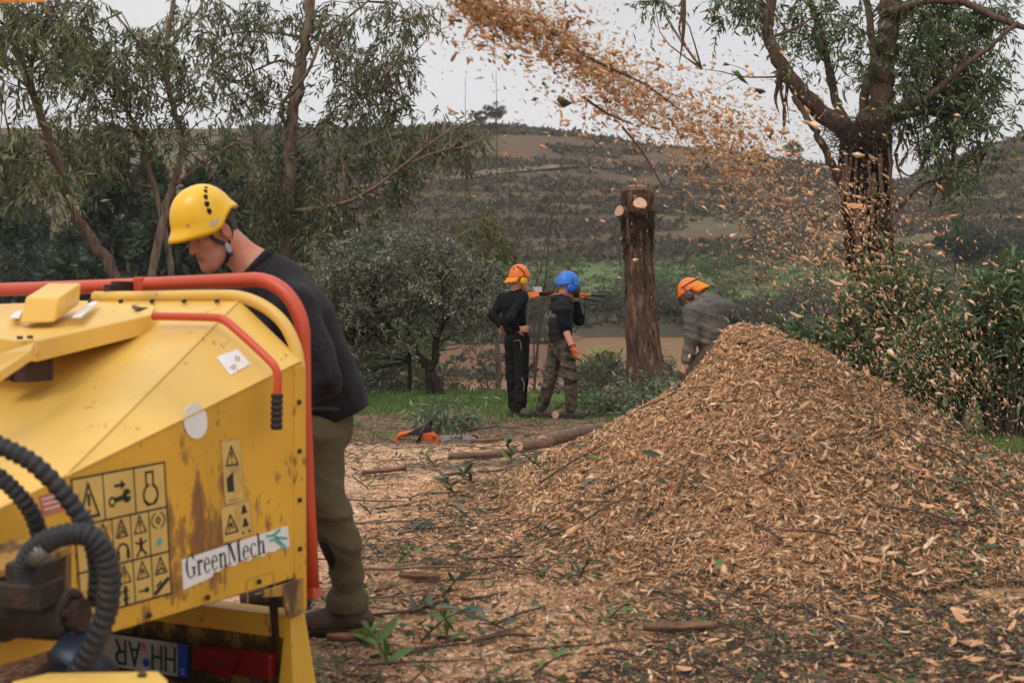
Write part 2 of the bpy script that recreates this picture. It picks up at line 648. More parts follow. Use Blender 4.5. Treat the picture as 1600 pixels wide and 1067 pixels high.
_m1 = _n.new('ShaderNodeMix'); _m1.data_type = 'RGBA'; _m1.blend_type = 'MULTIPLY'; _m1.inputs['Factor'].default_value = 0.8
_m2 = _n.new('ShaderNodeMix'); _m2.data_type = 'RGBA'; _m2.blend_type = 'MULTIPLY'; _m2.inputs['Factor'].default_value = 1
_l.new(_at.outputs['Color'], _m1.inputs['A']); _l.new(_r1.outputs['Color'], _m1.inputs['B'])
_l.new(_m1.outputs['Result'], _m2.inputs['A']); _l.new(_r2.outputs['Color'], _m2.inputs['B'])
_l.new(_m2.outputs['Result'], _b.inputs['Base Color'])
_bp = _n.new('ShaderNodeBump'); _bp.inputs['Strength'].default_value = 0.7; _bp.inputs['Distance'].default_value = 0.012
_l.new(_vo2.outputs['Distance'], _bp.inputs['Height']); _l.new(_bp.outputs['Normal'], _b.inputs['Normal'])

ground = link('ground', mesh_np('ground', gv, np.concatenate([faces, tri[:, [0, 2, 1, 1]]])[:len(faces)], gcc, True), m_ground)
tag(ground, 'sawdust-strewn yard running out to the red soil valley and the scrub hill', kind='structure')

# pond of muddy water
m_water, _n, _l, _b = new_mat('muddy_water')
_b.inputs['Base Color'].default_value = (0.30, 0.155, 0.06, 1)
_b.inputs['Roughness'].default_value = 0.2
_b.inputs['Specular IOR Level'].default_value = 0.12
_tc = _n.new('ShaderNodeTexCoord'); _no = _n.new('ShaderNodeTexNoise'); _no.inputs['Scale'].default_value = 2.2
_l.new(_tc.outputs['Object'], _no.inputs['Vector'])
_bp = _n.new('ShaderNodeBump'); _bp.inputs['Strength'].default_value = 0.12
_l.new(_no.outputs['Fac'], _bp.inputs['Height']); _l.new(_bp.outputs['Normal'], _b.inputs['Normal'])
mb = MB()
xs = np.linspace(-2, 95, 12); ys = np.linspace(46, 116, 8)
vs = [(x, y, WATER_Z) for y in ys for x in xs]
mb.add(vs, [(j * 12 + i, j * 12 + i + 1, (j + 1) * 12 + i + 1, (j + 1) * 12 + i) for j in range(7) for i in range(11)])
tag(mb.build('pond_water', m_water), 'still muddy brown water of the pond below the scrub bank', kind='structure')


# tracks: sheets laid on the terrain
def track(name, pts, width, material, label, lift=0.05):
    C = spline(pts, 60)
    vs = []; fs = []
    for i, p in enumerate(C):
        t = C[min(i + 1, 60)] - C[max(i - 1, 0)]; t /= np.linalg.norm(t)
        nx, ny = -t[1], t[0]
        for k in range(5):
            s = (k / 4 - 0.5) * width * (0.8 + 0.4 * vnoise(i * 0.4, k * 3.0, 8))
            x, y = p[0] + nx * s, p[1] + ny * s
            vs.append((x, y, float(terrain(x, y)) + lift))
    for i in range(60):
        for k in range(4):
            fs.append((i * 5 + k, i * 5 + k + 1, (i + 1) * 5 + k + 1, (i + 1) * 5 + k))
    o = MB().add(vs, fs, sm=True).build(name, material)
    return tag(o, label, kind='structure')


m_track = mat('track_dirt', (0.16, 0.125, 0.075), 0.95, var=0.35, scale=0.9)
m_tan = mat('path_dirt', (0.33, 0.20, 0.13), 0.95, var=0.3, scale=1.2)
track('hill_path', [W(x, y, Y)[:2].tolist() + [0] for x, y, Y in ((470, 345, 206), (560, 326, 212), (650, 311, 218), (760, 293, 224), (880, 278, 230), (1000, 263, 238), (1110, 258, 246), (1230, 268, 250))], 2.4, m_track, 'pale track climbing across the scrub hillside', 0.28)

# ------------------------------------------------------------------ loose wood chips, baked as slivers
CHIP = np.array([[0.76, 0.455, 0.25], [0.71, 0.385, 0.195], [0.84, 0.59, 0.38], [0.62, 0.33, 0.17], [0.34, 0.175, 0.095], [0.12, 0.075, 0.05]])
LEAFC = np.array([[0.095, 0.125, 0.085], [0.075, 0.10, 0.06], [0.10, 0.15, 0.045], [0.13, 0.15, 0.11]])


def rand_frames(n, nrm=None, tilt=0.6, g=rng):
    """random long axes lying roughly in the surface with normals nrm"""
    up = np.tile([0, 0, 1.0], (n, 1)) if nrm is None else nrm
    nn = up + g.normal(0, tilt, (n, 3)); nn /= np.linalg.norm(nn, axis=1)[:, None]
    a = g.normal(0, 1, (n, 3)); a -= nn * np.sum(a * nn, 1)[:, None]
    a /= np.linalg.norm(a, axis=1)[:, None]
    return a, np.cross(nn, a), nn


def slivers(P, a, b, c, L, Wd, T, g=rng):
    """tetrahedral splinters: 4 vertices, 4 triangles"""
    n = len(P)
    L, Wd, T = L[:, None], Wd[:, None], T[:, None]
    j = g.uniform(-0.35, 0.35, (n, 4, 1))
    v = np.stack([P - a * L * 0.5 + b * Wd * j[:, 0], P + a * L * 0.5 + b * Wd * j[:, 1],
                  P + b * Wd * 0.5 + c * T + a * L * j[:, 2], P - b * Wd * 0.5 + c * T * 0.6 + a * L * j[:, 3]], 1).reshape(-1, 3)
    t = np.array([[0, 3, 2], [1, 2, 3], [0, 1, 3], [0, 2, 1]])
    f = (np.arange(n)[:, None, None] * 4 + t).reshape(-1, 3)
    return v, f


def surf_normal(x, y, h=0.04):
    zx = (ground_z(x + h, y) - ground_z(x - h, y)) / (2 * h); zy = (ground_z(x, y + h) - ground_z(x, y - h)) / (2 * h)
    n = np.stack([-zx, -zy, np.ones_like(zx)], -1)
    return n / np.linalg.norm(n, axis=1)[:, None]


def green_share(x, y):
    """leafy shreddings lie to the right and in patches"""
    s = 0.025 + 0.24 * smooth(1.7, 3.2, x + 0.18 * (8.5 - y)) + 0.10 * smooth(0.5, 0.68, fbm(x * 1.2, y * 1.2, 3, 31))
    return np.clip(s, 0, 0.55)


def chip_colors(x, y, g=rng, pale=0.0):
    n = len(x)
    p = np.array([0.30, 0.25, 0.13, 0.16, 0.11, 0.05])
    k = g.choice(6, n, p=p)
    gs = g.random(n) < green_share(x, y)
    dk = g.random(n) < 0.22 * smooth(1.2, 3.0, x + 0.15 * (8.5 - y))
    k = np.where(dk, g.choice([3, 4, 5], n), k)
    c = CHIP[k] * g.uniform(0.75, 1.15, (n, 1)) * (0.78 + 0.40 * fbm(x * 1.6, y * 1.6, 3, 37))[:, None]
    c[gs] = LEAFC[g.choice(4, gs.sum())] * g.uniform(0.7, 1.25, (gs.sum(), 1))
    return c, gs


m_chip = mat('wood_chip', (0.5, 0.28, 0.13), 0.85, attr='Col', var=0.12, scale=60, spec=0.2)


def chip_field(name, n, region, size, parent, lift=(0.0, 0.03), tilt=0.55, seed=1):
    g = np.random.default_rng(seed)
    x, y = region(n, g)
    n = len(x)
    nr = surf_normal(x, y)
    z = ground_z(x, y) + g.uniform(*lift, n)
    a, b, c = rand_frames(n, nr, tilt, g)
    L = g.gamma(2.6, size / 2.5, n) + 0.006
    wd = np.maximum(L * g.uniform(0.09, 0.30, n), 0.004); T = wd * g.uniform(0.2, 0.5, n)
    col, gs = chip_colors(x, y, g)
    wd = np.where(gs, np.minimum(wd * 1.5, 0.02), wd)
    v, f = slivers(np.stack([x, y, z], -1), a, b, c, L, wd, T, g)
    o = link(name, mesh_np(name, v, f, np.repeat(col, 4, 0)), m_chip, parent)
    o['kind'] = 'stuff'
    return o


# the heap itself
pile = empty('wood_chip_pile', (1.62, 8.7, 0), 'tall heap of fresh orange-tan wood chips and shredded leaves', 'chip pile')
px_ = np.linspace(-1.3, 7.6, 190); py_ = np.linspace(4.6, 11.6, 150)
X, Y = np.meshgrid(px_, py_)
ph = pile_h(X, Y)
Z = np.where(ph > 0.012, terrain(X, Y) + ph, terrain(X, Y) - 0.05)
pc = np.zeros(X.shape + (3,)) + np.array([0.58, 0.33, 0.17])
pc = lerp(pc, np.array([0.22, 0.15, 0.085]), 0.75 * smooth(1.2, 3.0, X + 0.18 * (8.5 - Y)))
iv = np.arange(X.size).reshape(X.shape)
q = np.stack([iv[:-1, :-1], iv[:-1, 1:], iv[1:, 1:], iv[1:, :-1]], -1).reshape(-1, 4)
keep = (ph[:-1, :-1] > 0.005) | (ph[1:, 1:] > 0.005) | (ph[1:, :-1] > 0.005) | (ph[:-1, 1:] > 0.005)
link('heap_core', mesh_np('heap_core', np.stack([X, Y, Z], -1).reshape(-1, 3), q[keep.ravel()], pc.reshape(-1, 3), True), m_ground, pile)


def reg_pile(n, g):
    x = g.uniform(-1.0, 5.2, n * 3); y = g.uniform(5.0, 9.6, n * 3)
    k = (pile_h(x, y) > 0.03) & (x < 0.42 * y + 0.5) & (g.random(n * 3) < np.clip(1.15 - (y - 5) * 0.05, 0.2, 1))
    return x[k][:n], y[k][:n]


def reg_floor(n, g):
    y = 3.6 * (15.2 / 3.6) ** g.random(n * 2); x = y * g.uniform(-0.22, 0.44, n * 2)
    k = pile_h(x, y) < 0.06
    return x[k][:n], y[k][:n]


chip_field('shredded_chips', 115000, reg_pile, 0.034, pile, (0.0, 0.03), 0.42, 11)
floor_chips = chip_field('scattered_wood_chips', 48000, reg_floor, 0.022, None, (0.0, 0.008), 0.3, 12)
def reg_skirt(n, g):
    y = g.uniform(3.9, 9.5, n * 6); x = y * g.uniform(-0.12, 0.44, n * 6)
    dx = x - 1.9; dy = y - 8.4
    r = np.sqrt((dx / np.where(dx < 0, 2.0, 3.2)) ** 2 + (dy / 3.4) ** 2)
    k = (g.random(n * 6) < np.clip(1.5 - r * 0.75, 0.03, 1) ** 1.5) & (r > 0.85)
    return x[k][:n], y[k][:n]
chip_field('spilled_chips', 24000, reg_skirt, 0.032, pile, (0.0, 0.016), 0.4, 13)
tag(floor_chips, 'pale wood chips and sawdust scattered over the yard floor', kind='stuff')

# larger single chips on the heap: solid wedge pieces
chip_meshes = []
for k in range(10):
    g = np.random.default_rng(100 + k)
    L = 1.0; n = 5
    xs = np.linspace(-0.5, 0.5, n)
    w0 = g.uniform(0.10, 0.2); prof = w0 * (1 - 0.55 * np.abs(xs * 2) ** 2) * g.uniform(0.8, 1.2, n)
    cz = g.uniform(-0.12, 0.12) * (xs * 2) ** 2
    vs = []
    for i in range(n):
        t = 0.028
        for (sy, sz) in ((-1, -1), (1, -1), (1, 1), (-1, 1)):
            vs.append((xs[i] + g.uniform(-.03, .03), sy * prof[i], cz[i] + sz * t))
    fs = [(3, 2, 1, 0)] + [(i * 4 + a, i * 4 + (a + 1) % 4, i * 4 + 4 + (a + 1) % 4, i * 4 + 4 + a) for i in range(n - 1) for a in range(4)] + [tuple(4 * (n - 1) + a for a in range(4))]
    me = MB().add(vs, fs).mesh('wood_chip')
    chip_meshes.append(me)
m_chips = [mat('chip_%s' % nm, c, 0.85, var=0.22, scale=5, spec=0.2) for nm, c in
           (('tan', (0.60, 0.36, 0.19)), ('orange', (0.55, 0.30, 0.145)), ('pale', (0.68, 0.48, 0.31)), ('brown', (0.28, 0.15, 0.085)))]
for k, me in enumerate(chip_meshes):
    me.materials.append(m_chips[[0, 1, 2, 0, 3, 1, 0, 1, 3, 1][k]])
for k in range(300):
    g = np.random.default_rng(1000 + k)
    while True:
        if k < 190:
            yy = g.uniform(4.3, 7.0); xx = g.uniform(0.08, 0.43) * yy
        else:
            yy = g.uniform(6.2, 8.7); xx = g.uniform(0.0, 0.42) * yy
        if pile_h(xx, yy) > (0.02 if k >= 190 else -1): break
    o = bpy.data.objects.new('wood_chip', chip_meshes[g.integers(10)])
    COL.objects.link(o); o.parent = pile
    nr = surf_normal(np.array([xx]), np.array([yy]))
    a, b, c = rand_frames(1, nr, 0.35, g)
    s = g.uniform(0.03, 0.062) * (1.5 if (xx > 1.6 and yy < 6.6) else 1.0)
    M = Matrix((a[0], b[0], c[0])).transposed().to_4x4()
    o.matrix_local = Matrix.Translation(Vector((xx, yy, float(ground_z(xx, yy)) + 0.028)) - pile.location) @ M @ Matrix.Scale(s, 4)
# ------------------------------------------------------------------ the wood chipper
CU = np.array([0.43, 0.9028, 0]); CV = np.array([0.9028, -0.43, 0]); CZ = np.array([0, 0, 1.0])
CM = np.array([-0.69, 4.2, 0])


def C(u, v, w):
    return CM + CU * u + CV * v + CZ * w


def _ray(px, py):
    d = _F + np.array([1.0, 0, 0]) * (px - 800) / FPX + _U * (533.5 - py) / FPX
    return np.array([0, 0, CAMZ]), d


def on_plane(px, py, p0, nrm, off=0.004):
    o, d = _ray(px, py)
    nrm = np.array(nrm, float); nrm = nrm / np.linalg.norm(nrm)
    t = ((np.array(p0) + nrm * off - o) @ nrm) / (d @ nrm)
    return o + d * t


def PL(px, py, off=0.004):
    return on_plane(px, py, C(0, 0, 0), CV, off)


def paint(name, col, rust, rough=0.42, spots=0.62, centers=()):
    """gloss paint with rusty chips; more wear round the given places"""
    m, n, l, b = new_mat(name)
    b.inputs['Roughness'].default_value = rough
    b.inputs['Specular IOR Level'].default_value = 0.5
    tc = n.new('ShaderNodeTexCoord')
    no = n.new('ShaderNodeTexNoise'); no.inputs['Scale'].default_value = 7; no.inputs['Detail'].default_value = 8; no.inputs['Roughness'].default_value = 0.6
    mp = n.new('ShaderNodeMapping'); mp.inputs['Scale'].default_value = (2.0, 2.0, 0.8)
    l.new(tc.outputs['Object'], mp.inputs['Vector']); l.new(mp.outputs['Vector'], no.inputs['Vector'])
    last = no.outputs['Fac']
    for (p, r, amt) in centers:
        vm = n.new('ShaderNodeVectorMath'); vm.operation = 'DISTANCE'
        l.new(tc.outputs['Object'], vm.inputs[0]); vm.inputs[1].default_value = V(p)
        mr = n.new('ShaderNodeMapRange'); mr.inputs['From Min'].default_value = 0; mr.inputs['From Max'].default_value = r
        mr.inputs['To Min'].default_value = amt; mr.inputs['To Max'].default_value = 0
        l.new(vm.outputs['Value'], mr.inputs['Value'])
        ad = n.new('ShaderNodeMath'); ad.operation = 'ADD'
        l.new(last, ad.inputs[0]); l.new(mr.outputs['Result'], ad.inputs[1]); last = ad.outputs['Value']
    nf = n.new('ShaderNodeTexNoise'); nf.inputs['Scale'].default_value = 34; nf.inputs['Detail'].default_value = 3
    l.new(mp.outputs['Vector'], nf.inputs['Vector'])
    fr = n.new('ShaderNodeMapRange'); fr.inputs['From Min'].default_value = 0.55; fr.inputs['From Max'].default_value = 0.8; fr.inputs['To Min'].default_value = 0; fr.inputs['To Max'].default_value = 0.16
    l.new(nf.outputs['Fac'], fr.inputs['Value'])
    a2 = n.new('ShaderNodeMath'); a2.operation = 'ADD'
    l.new(last, a2.inputs[0]); l.new(fr.outputs['Result'], a2.inputs[1]); last = a2.outputs['Value']
    rp = ramp(n, [(spots, (0, 0, 0)), (spots + 0.05, (0.65,) * 3), (spots + 0.16, (0.95,) * 3)])
    l.new(last, rp.inputs['Fac'])
    n2 = n.new('ShaderNodeTexNoise'); n2.inputs['Scale'].default_value = 2.6; n2.inputs['Detail'].default_value = 4
    l.new(tc.outputs['Object'], n2.inputs['Vector'])
    r2 = ramp(n, [(0.3, tuple(c * 0.84 for c in col)), (0.7, tuple(min(1, c * 1.1) for c in col))])
    l.new(n2.outputs['Fac'], r2.inputs['Fac'])
    mx = n.new('ShaderNodeMix'); mx.data_type = 'RGBA'
    l.new(rp.outputs['Color'], mx.inputs['Factor']); l.new(r2.outputs['Color'], mx.inputs['A']); mx.inputs['B'].default_value = (*rust, 1)
    l.new(mx.outputs['Result'], b.inputs['Base Color'])
    rr = n.new('ShaderNodeMapRange'); rr.inputs['To Min'].default_value = rough; rr.inputs['To Max'].default_value = 0.85
    l.new(rp.outputs['Color'], rr.inputs['Value']); l.new(rr.outputs['Result'], b.inputs['Roughness'])
    return m


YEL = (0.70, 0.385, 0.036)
m_yel = paint('yellow_paint_skylit', (0.78, 0.49, 0.105), (0.23, 0.095, 0.028), 0.4, 0.665)  # paler base than the side panels: sky gloss and dust put into the colour
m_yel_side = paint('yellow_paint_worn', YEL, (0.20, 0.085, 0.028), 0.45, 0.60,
                   [(PL(318, 800), 0.24, 0.17), (PL(300, 905), 0.32, 0.15), (PL(430, 760), 0.2, 0.08), (PL(458, 720), 0.1, 0.07)])
m_yel_dirt_shade = paint('yellow_paint_dirt_shade', (0.40, 0.215, 0.04), (0.08, 0.045, 0.022), 0.7, 0.47)  # dirt blotches over a base darkened to stand for shade below the hopper
m_red = paint('red_bar_paint', (0.60, 0.075, 0.028), (0.35, 0.08, 0.04), 0.38, 0.72)
m_redlow = paint('red_bar_faded', (0.58, 0.10, 0.05), (0.45, 0.2, 0.13), 0.5, 0.6)
m_rubber = mat('black_rubber', (0.022, 0.023, 0.027), 0.62, var=0.4, scale=30, dirt=(0.09, 0.065, 0.045), dirt_scale=7, dirt_lo=.55, dirt_hi=.8)
m_steel = mat('greasy_dark_steel', (0.05, 0.043, 0.04), 0.55, 0.4, var=0.4, scale=14, dirt=(0.10, 0.05, 0.03), dirt_scale=9, bump=0.3)
m_brown = mat('rusted_bracket', (0.055, 0.03, 0.022), 0.8, 0.2, var=0.4, scale=16, bump=0.3)
m_white = mat('white_sticker', (0.78, 0.77, 0.75), 0.45, var=0.06, scale=20, dirt=(0.5, 0.4, 0.27), dirt_scale=11, dirt_lo=.6, dirt_hi=.85)
m_stick = mat('faded_yellow_sticker', (0.62, 0.42, 0.12), 0.5, var=0.12, scale=12, dirt=(0.35, 0.2, 0.07), dirt_scale=9)
m_ink = mat('black_ink', (0.022, 0.02, 0.018), 0.6, var=0.2, scale=40)
m_grey_ink = mat('grey_ink', (0.40, 0.29, 0.12), 0.6, var=0.2, scale=40)
m_teal = mat('teal_ink', (0.10, 0.42, 0.36), 0.6, var=0.3, scale=50)
m_pink = mat('red_sticker', (0.50, 0.17, 0.12), 0.5, var=0.2, scale=40)
m_grip = mat('black_grip', (0.018, 0.018, 0.018), 0.6, var=0.3, scale=50)

chipper = empty('wood_chipper', C(-0.6, -0.7, 0), 'yellow towable wood chipper with faceted feed hopper and red safety bar', 'wood chipper')


def plate(name, pts, material, nrm, th=0.005, parent=chipper, bevel=0.0015):
    """sheet-metal panel: polygon given thickness inwards"""
    return MB().slab(pts, -np.array(nrm) * th).build(name, material, parent, bevel)


def fnrm(a, b, c, toward):
    n = np.cross(np.array(b) - a, np.array(c) - a); n /= np.linalg.norm(n)
    return n if n @ (np.array(toward) - a) > 0 else -n


MW = -1.45
o0 = np.array([0, 0, CAMZ + 2])
side = plate('side_panel', [C(0, 0, 0.405), C(0, 0, 1.115), C(-1.05, 0, 0.86), C(-1.42, 0, 0.77), C(-1.42, 0, 0.43)], m_yel_side, CV)
ta, tb, tc_ = C(0, 0, 1.115), C(0, -0.25, 1.312), C(-1.05, 0, 0.86)
n_ch = fnrm(ta, tb, tc_, C(0, 1, 2))
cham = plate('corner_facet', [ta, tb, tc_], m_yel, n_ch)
t1, t2, t3, t4 = C(0, -0.25, 1.312), C(0, MW + 0.25, 1.312), C(-1.05, MW, 0.86), C(-1.05, 0, 0.86)
n_top = fnrm(t1, t2, t3, C(0, -0.5, 5))
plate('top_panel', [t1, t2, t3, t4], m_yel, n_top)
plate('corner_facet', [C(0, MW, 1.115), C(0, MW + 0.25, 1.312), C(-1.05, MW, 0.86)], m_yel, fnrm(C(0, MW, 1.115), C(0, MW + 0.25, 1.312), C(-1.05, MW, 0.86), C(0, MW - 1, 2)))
plate('side_panel', [C(0, MW, 0.405), C(0, MW, 1.115), C(-1.05, MW, 0.86), C(-1.42, MW, 0.77), C(-1.42, MW, 0.43)], m_yel_side, -CV)
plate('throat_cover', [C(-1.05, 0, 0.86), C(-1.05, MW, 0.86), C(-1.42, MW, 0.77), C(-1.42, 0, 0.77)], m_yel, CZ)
plate('hopper_floor', [C(0, 0, 0.405), C(0, MW, 0.405), C(-1.42, MW, 0.43), C(-1.42, 0, 0.43)], m_yel_dirt_shade, -CZ)
plate('throat_front', [C(-1.42, 0, 0.43), C(-1.42, MW, 0.43), C(-1.42, MW, 0.77), C(-1.42, 0, 0.77)], m_yel_dirt_shade, -CU)
# flange down the mouth's edge, lower corner foot
MB().hexa([C(-0.05, -0.02, 0.29), C(0.012, -0.02, 0.29), C(0.012, 0.008, 0.29), C(-0.05, 0.006, 0.29),
           C(-0.05, -0.02, 1.10), C(0.012, -0.02, 1.10), C(0.012, 0.008, 1.10), C(-0.05, 0.006, 1.10)]).build('mouth_flange', m_yel_side, chipper, 0.004)
MB().slab([C(-0.23, 0.004, 0.403), C(-0.02, 0.004, 0.403), C(-0.02, 0.004, 0.29), C(-0.10, 0.004, 0.29), C(-0.13, 0.004, 0.365), C(-0.23, 0.004, 0.382)], CV * 0.012).build('corner_foot', m_yel_dirt_shade, chipper, 0.002)
# tubular mouth frame
arc = [C(0.012, -0.62, 1.325), C(0.012, -0.36, 1.328), C(0.012, -0.25, 1.322), C(0.012, -0.155, 1.29), C(0.012, -0.08, 1.235), C(0.012, -0.035, 1.16), C(0.012, -0.02, 1.09), C(0.012, -0.018, 1.0)]
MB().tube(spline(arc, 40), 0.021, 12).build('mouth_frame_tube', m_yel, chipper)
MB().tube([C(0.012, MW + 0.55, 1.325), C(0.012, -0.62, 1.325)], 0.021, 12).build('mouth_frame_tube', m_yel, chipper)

# red safety bar round the mouth
bar = [C(0.20, MW - 0.75, 1.345), C(0.16, -1.0, 1.365), C(0.13, -0.5, 1.378)]
RR = 0.2
v_c, w_c = -0.085 - RR, 1.384 - RR
corner = [C(0.13, v_c + RR * math.sin(a), w_c + RR * math.cos(a)) for a in np.linspace(0, math.pi / 2, 12)]
path = [bar[0], bar[1], bar[2]] + corner + [C(0.13, -0.084, 0.95), C(0.135, -0.072, 0.6), C(0.14, -0.06, 0.33)]
MB().tube(path, 0.0262, 14).build('safety_bar', m_red, chipper)
MB().box(C(0.14, -0.065, 0.315), (0.05, 0.06, 0.04), [CU, CV, CZ]).build('bar_foot', m_redlow, chipper, 0.006)
# bar clamp behind the raised box
MB().box(C(0.09, -0.84, 1.35), (0.09, 0.035, 0.065), [CU, CV, CZ]).box(C(0.03, -0.84, 1.33), (0.05, 0.03, 0.08), [CU, CV, CZ]).build('bar_clamp', m_brown, chipper, 0.004)
MB().box(C(0.145, -0.80, 1.37), (0.056, 0.04, 0.056), [CU, CV, CZ]).build('bar_collar', m_red, chipper, 0.006)

# linkage cover: slab above the top panel
sl = [W(242, 478, 4.30), W(236, 492, 4.20), W(58, 532, 3.72), W(20, 531, 3.78), W(-120, 505, 3.9), W(-140, 480, 4.5), W(120, 470.5, 4.62), W(232, 472, 4.5)]
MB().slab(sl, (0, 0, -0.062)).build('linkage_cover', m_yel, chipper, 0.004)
ra = [W(31, 506, 4.0), W(85, 504, 3.98), W(124, 476, 4.28), W(72, 478, 4.32)]
rb = [W(40, 463.5, 4.02), W(94, 463.5, 4.0), W(127, 442, 4.26), W(75, 442, 4.32)]
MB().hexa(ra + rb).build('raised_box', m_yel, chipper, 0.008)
MB().slab([W(0, 552, 3.55), W(55, 534, 3.68), W(48, 548, 3.62), W(0, 580, 3.45), W(-60, 600, 3.4), W(-60, 570, 3.5)], (0, 0, -0.03)).build('linkage_arm', m_yel, chipper, 0.003)
MB().box(W(50, 572, 3.80), (0.11, 0.06, 0.09), [CU, CV, CZ]).box(W(16, 575, 3.78), (0.05, 0.05, 0.07), [CU, CV, CZ]).build('hinge_bracket', m_brown, chipper, 0.004)
for (x, y) in ((31, 530), (47, 529)):
    MB().tube([W(x, y, 3.74), W(x, y - 5, 3.74)], 0.009, 6, sm=False).build('hinge_bolt', m_steel, chipper)
slab_n = np.cross(sl[0] - sl[3], sl[5] - sl[3]); slab_n = slab_n / np.linalg.norm(slab_n) * (1 if slab_n[2] > 0 else -1)


def on_slab(px, py, off=0.004):
    return on_plane(px, py, sl[2], np.cross(np.array(sl[1]) - sl[2], np.array(sl[5]) - sl[2]) * (-1 if np.cross(np.array(sl[1]) - sl[2], np.array(sl[5]) - sl[2])[2] < 0 else 1), off)


for q in (((112, 498), (126, 498), (154, 473.5), (143, 473.5)), ((15, 499), (30, 499), (36, 484), (28, 485))):
    MB().slab([W(x, y - 1.5, Y) for (x, y), Y in zip(q, (4.0, 4.0, 4.42, 4.42))], (0, 0, 0.002)).build('reflective_strip', m_white, chipper)

# red hand lever with rubber grip
lv = [W(240, 494, 4.18), W(330, 496, 4.08), W(349, 500, 4.06), W(368, 514, 4.03), W(420, 562, 3.98), W(431, 577, 3.97), W(434, 592, 3.97), W(433, 618, 3.97)]
MB().tube(spline(lv, 40), 0.0135, 10).build('hand_lever', m_red, chipper)
gp = [W(433, 615, 3.97), W(432, 671, 3.97)]
gs = [gp[0] + (gp[1] - gp[0]) * t for t in np.linspace(0, 1, 25)]
MB().tube(gs, [0.0165 + (0.003 if k % 4 in (1, 2) else 0) for k in range(25)], 12, sm=False).build('lever_grip', m_grip, chipper)


# bolts along the panel edges, weld bead down the crease
for (u_, w_) in ((-0.03, 0.5), (-0.03, 0.66), (-0.03, 0.82), (-0.03, 0.98), (-0.25, 0.435), (-0.5, 0.437), (-0.75, 0.44)):
    MB().tube([C(u_, 0.007, w_), C(u_, 0.014, w_)], 0.0085, 6, sm=False).build('panel_bolt', m_steel, chipper)
for k_ in range(6):
    p_ = C(-0.03, -0.32 - 0.14 * k_, 1.306)
    MB().tube([p_, p_ + n_top * 0.010], 0.009, 6, sm=False).build('panel_bolt', m_steel, chipper)
MB().tube(spline([C(-0.01, 0.001, 1.114), C(-0.5, 0.001, 0.9935), C(-1.05, 0.001, 0.86)], 60), [0.0035 + 0.0012 * (k_ % 2) for k_ in range(61)], 6).build('weld_bead', m_yel, chipper)
MB().tube(spline([C(-0.01, -0.248, 1.31), C(-0.5, -0.13, 1.098), C(-1.05, 0.0, 0.862)], 60), [0.003 + 0.0012 * (k_ % 2) for k_ in range(61)], 6).build('weld_bead', m_yel, chipper)
# burnt patch at the cover's end
MB().slab([W(205, 478, 4.36), W(226, 473.5, 4.48), W(238, 475.5, 4.42), W(232, 481, 4.30), W(212, 484, 4.26)], (0, 0, 0.0012)).build('burn_mark', mat('burnt_paint', (0.10, 0.06, 0.03), 0.8, var=.5, scale=30), chipper)

# ------------------------------------------------------------------ stickers
def decal(poly, material, name='sticker', parent=chipper, th=0.0015, off=0.001):
    pts = [PL(x, y, off) for x, y in poly]
    return MB().slab(pts, CV * th).build(name, material, parent)


class Ink:
    """flat symbols drawn in a quad's own 0..1 square"""
    def __init__(s, quad, off=0.004, plane=PL):
        s.q = quad; s.off = off; s.m = MB(); s.plane = plane

    def P(s, x, y):
        (x0, y0), (x1, y1), (x2, y2), (x3, y3) = s.q      # top-left, top-right, bottom-right, bottom-left
        ax, ay = x0 + (x1 - x0) * x, y0 + (y1 - y0) * x
        bx, by = x3 + (x2 - x3) * x, y3 + (y2 - y3) * x
        return s.plane(bx + (ax - bx) * y, by + (ay - by) * y, s.off)

    def poly(s, pts):
        s.m.add([s.P(*p) for p in pts], [tuple(range(len(pts)))]); return s

    def line(s, pts, w, closed=False):
        pts = [np.array(p, float) for p in pts]
        n = len(pts)
        for i in range(n if closed else n - 1):
            a, b = pts[i], pts[(i + 1) % n]
            t = (b - a) / (np.linalg.norm(b - a) + 1e-9); k = np.array([-t[1], t[0]]) * w / 2
            a2, b2 = a - t * w * 0.4, b + t * w * 0.4
            s.poly([a2 - k, b2 - k, b2 + k, a2 + k])
        return s

    def disc(s, x, y, r, ry=None, n=14):
        ry = ry or r
        return s.poly([(x + r * math.cos(2 * math.pi * i / n), y + ry * math.sin(2 * math.pi * i / n)) for i in range(n)])

    def arc(s, cx, cy, rx, ry, a0, a1, w, n=12):
        return s.line([(cx + rx * math.cos(a), cy + ry * math.sin(a)) for a in np.linspace(math.radians(a0), math.radians(a1), n)], w)

    def done(s, parent, material=m_ink, name='symbol'):
        return s.m.build(name, material, parent)


def tri_icon(q, parent, inner=0):
    k = Ink(q)
    k.line([(0.12, 0.12), (0.88, 0.12), (0.5, 0.9)], 0.07, True)
    if inner == 0: k.poly([(0.46, 0.36), (0.54, 0.36), (0.56, 0.66), (0.44, 0.66)]).disc(0.5, 0.25, 0.045)
    elif inner == 1: k.line([(0.38, 0.24), (0.5, 0.55), (0.62, 0.3)], 0.07).disc(0.42, 0.45, 0.06)
    else: k.line([(0.3, 0.22), (0.55, 0.4), (0.7, 0.22)], 0.09).disc(0.52, 0.55, 0.06)
    return k.done(parent)


def sub(q, x0, y0, x1, y1):
    def P(x, y):
        (a0, b0), (a1, b1), (a2, b2), (a3, b3) = q
        ax, ay = a0 + (a1 - a0) * x, b0 + (b1 - b0) * x
        bx, by = a3 + (a2 - a3) * x, b3 + (b2 - b3) * x
        return (ax + (bx - ax) * y, ay + (by - ay) * y)
    return [P(x0, y0), P(x1, y0), P(x1, y1), P(x0, y1)]


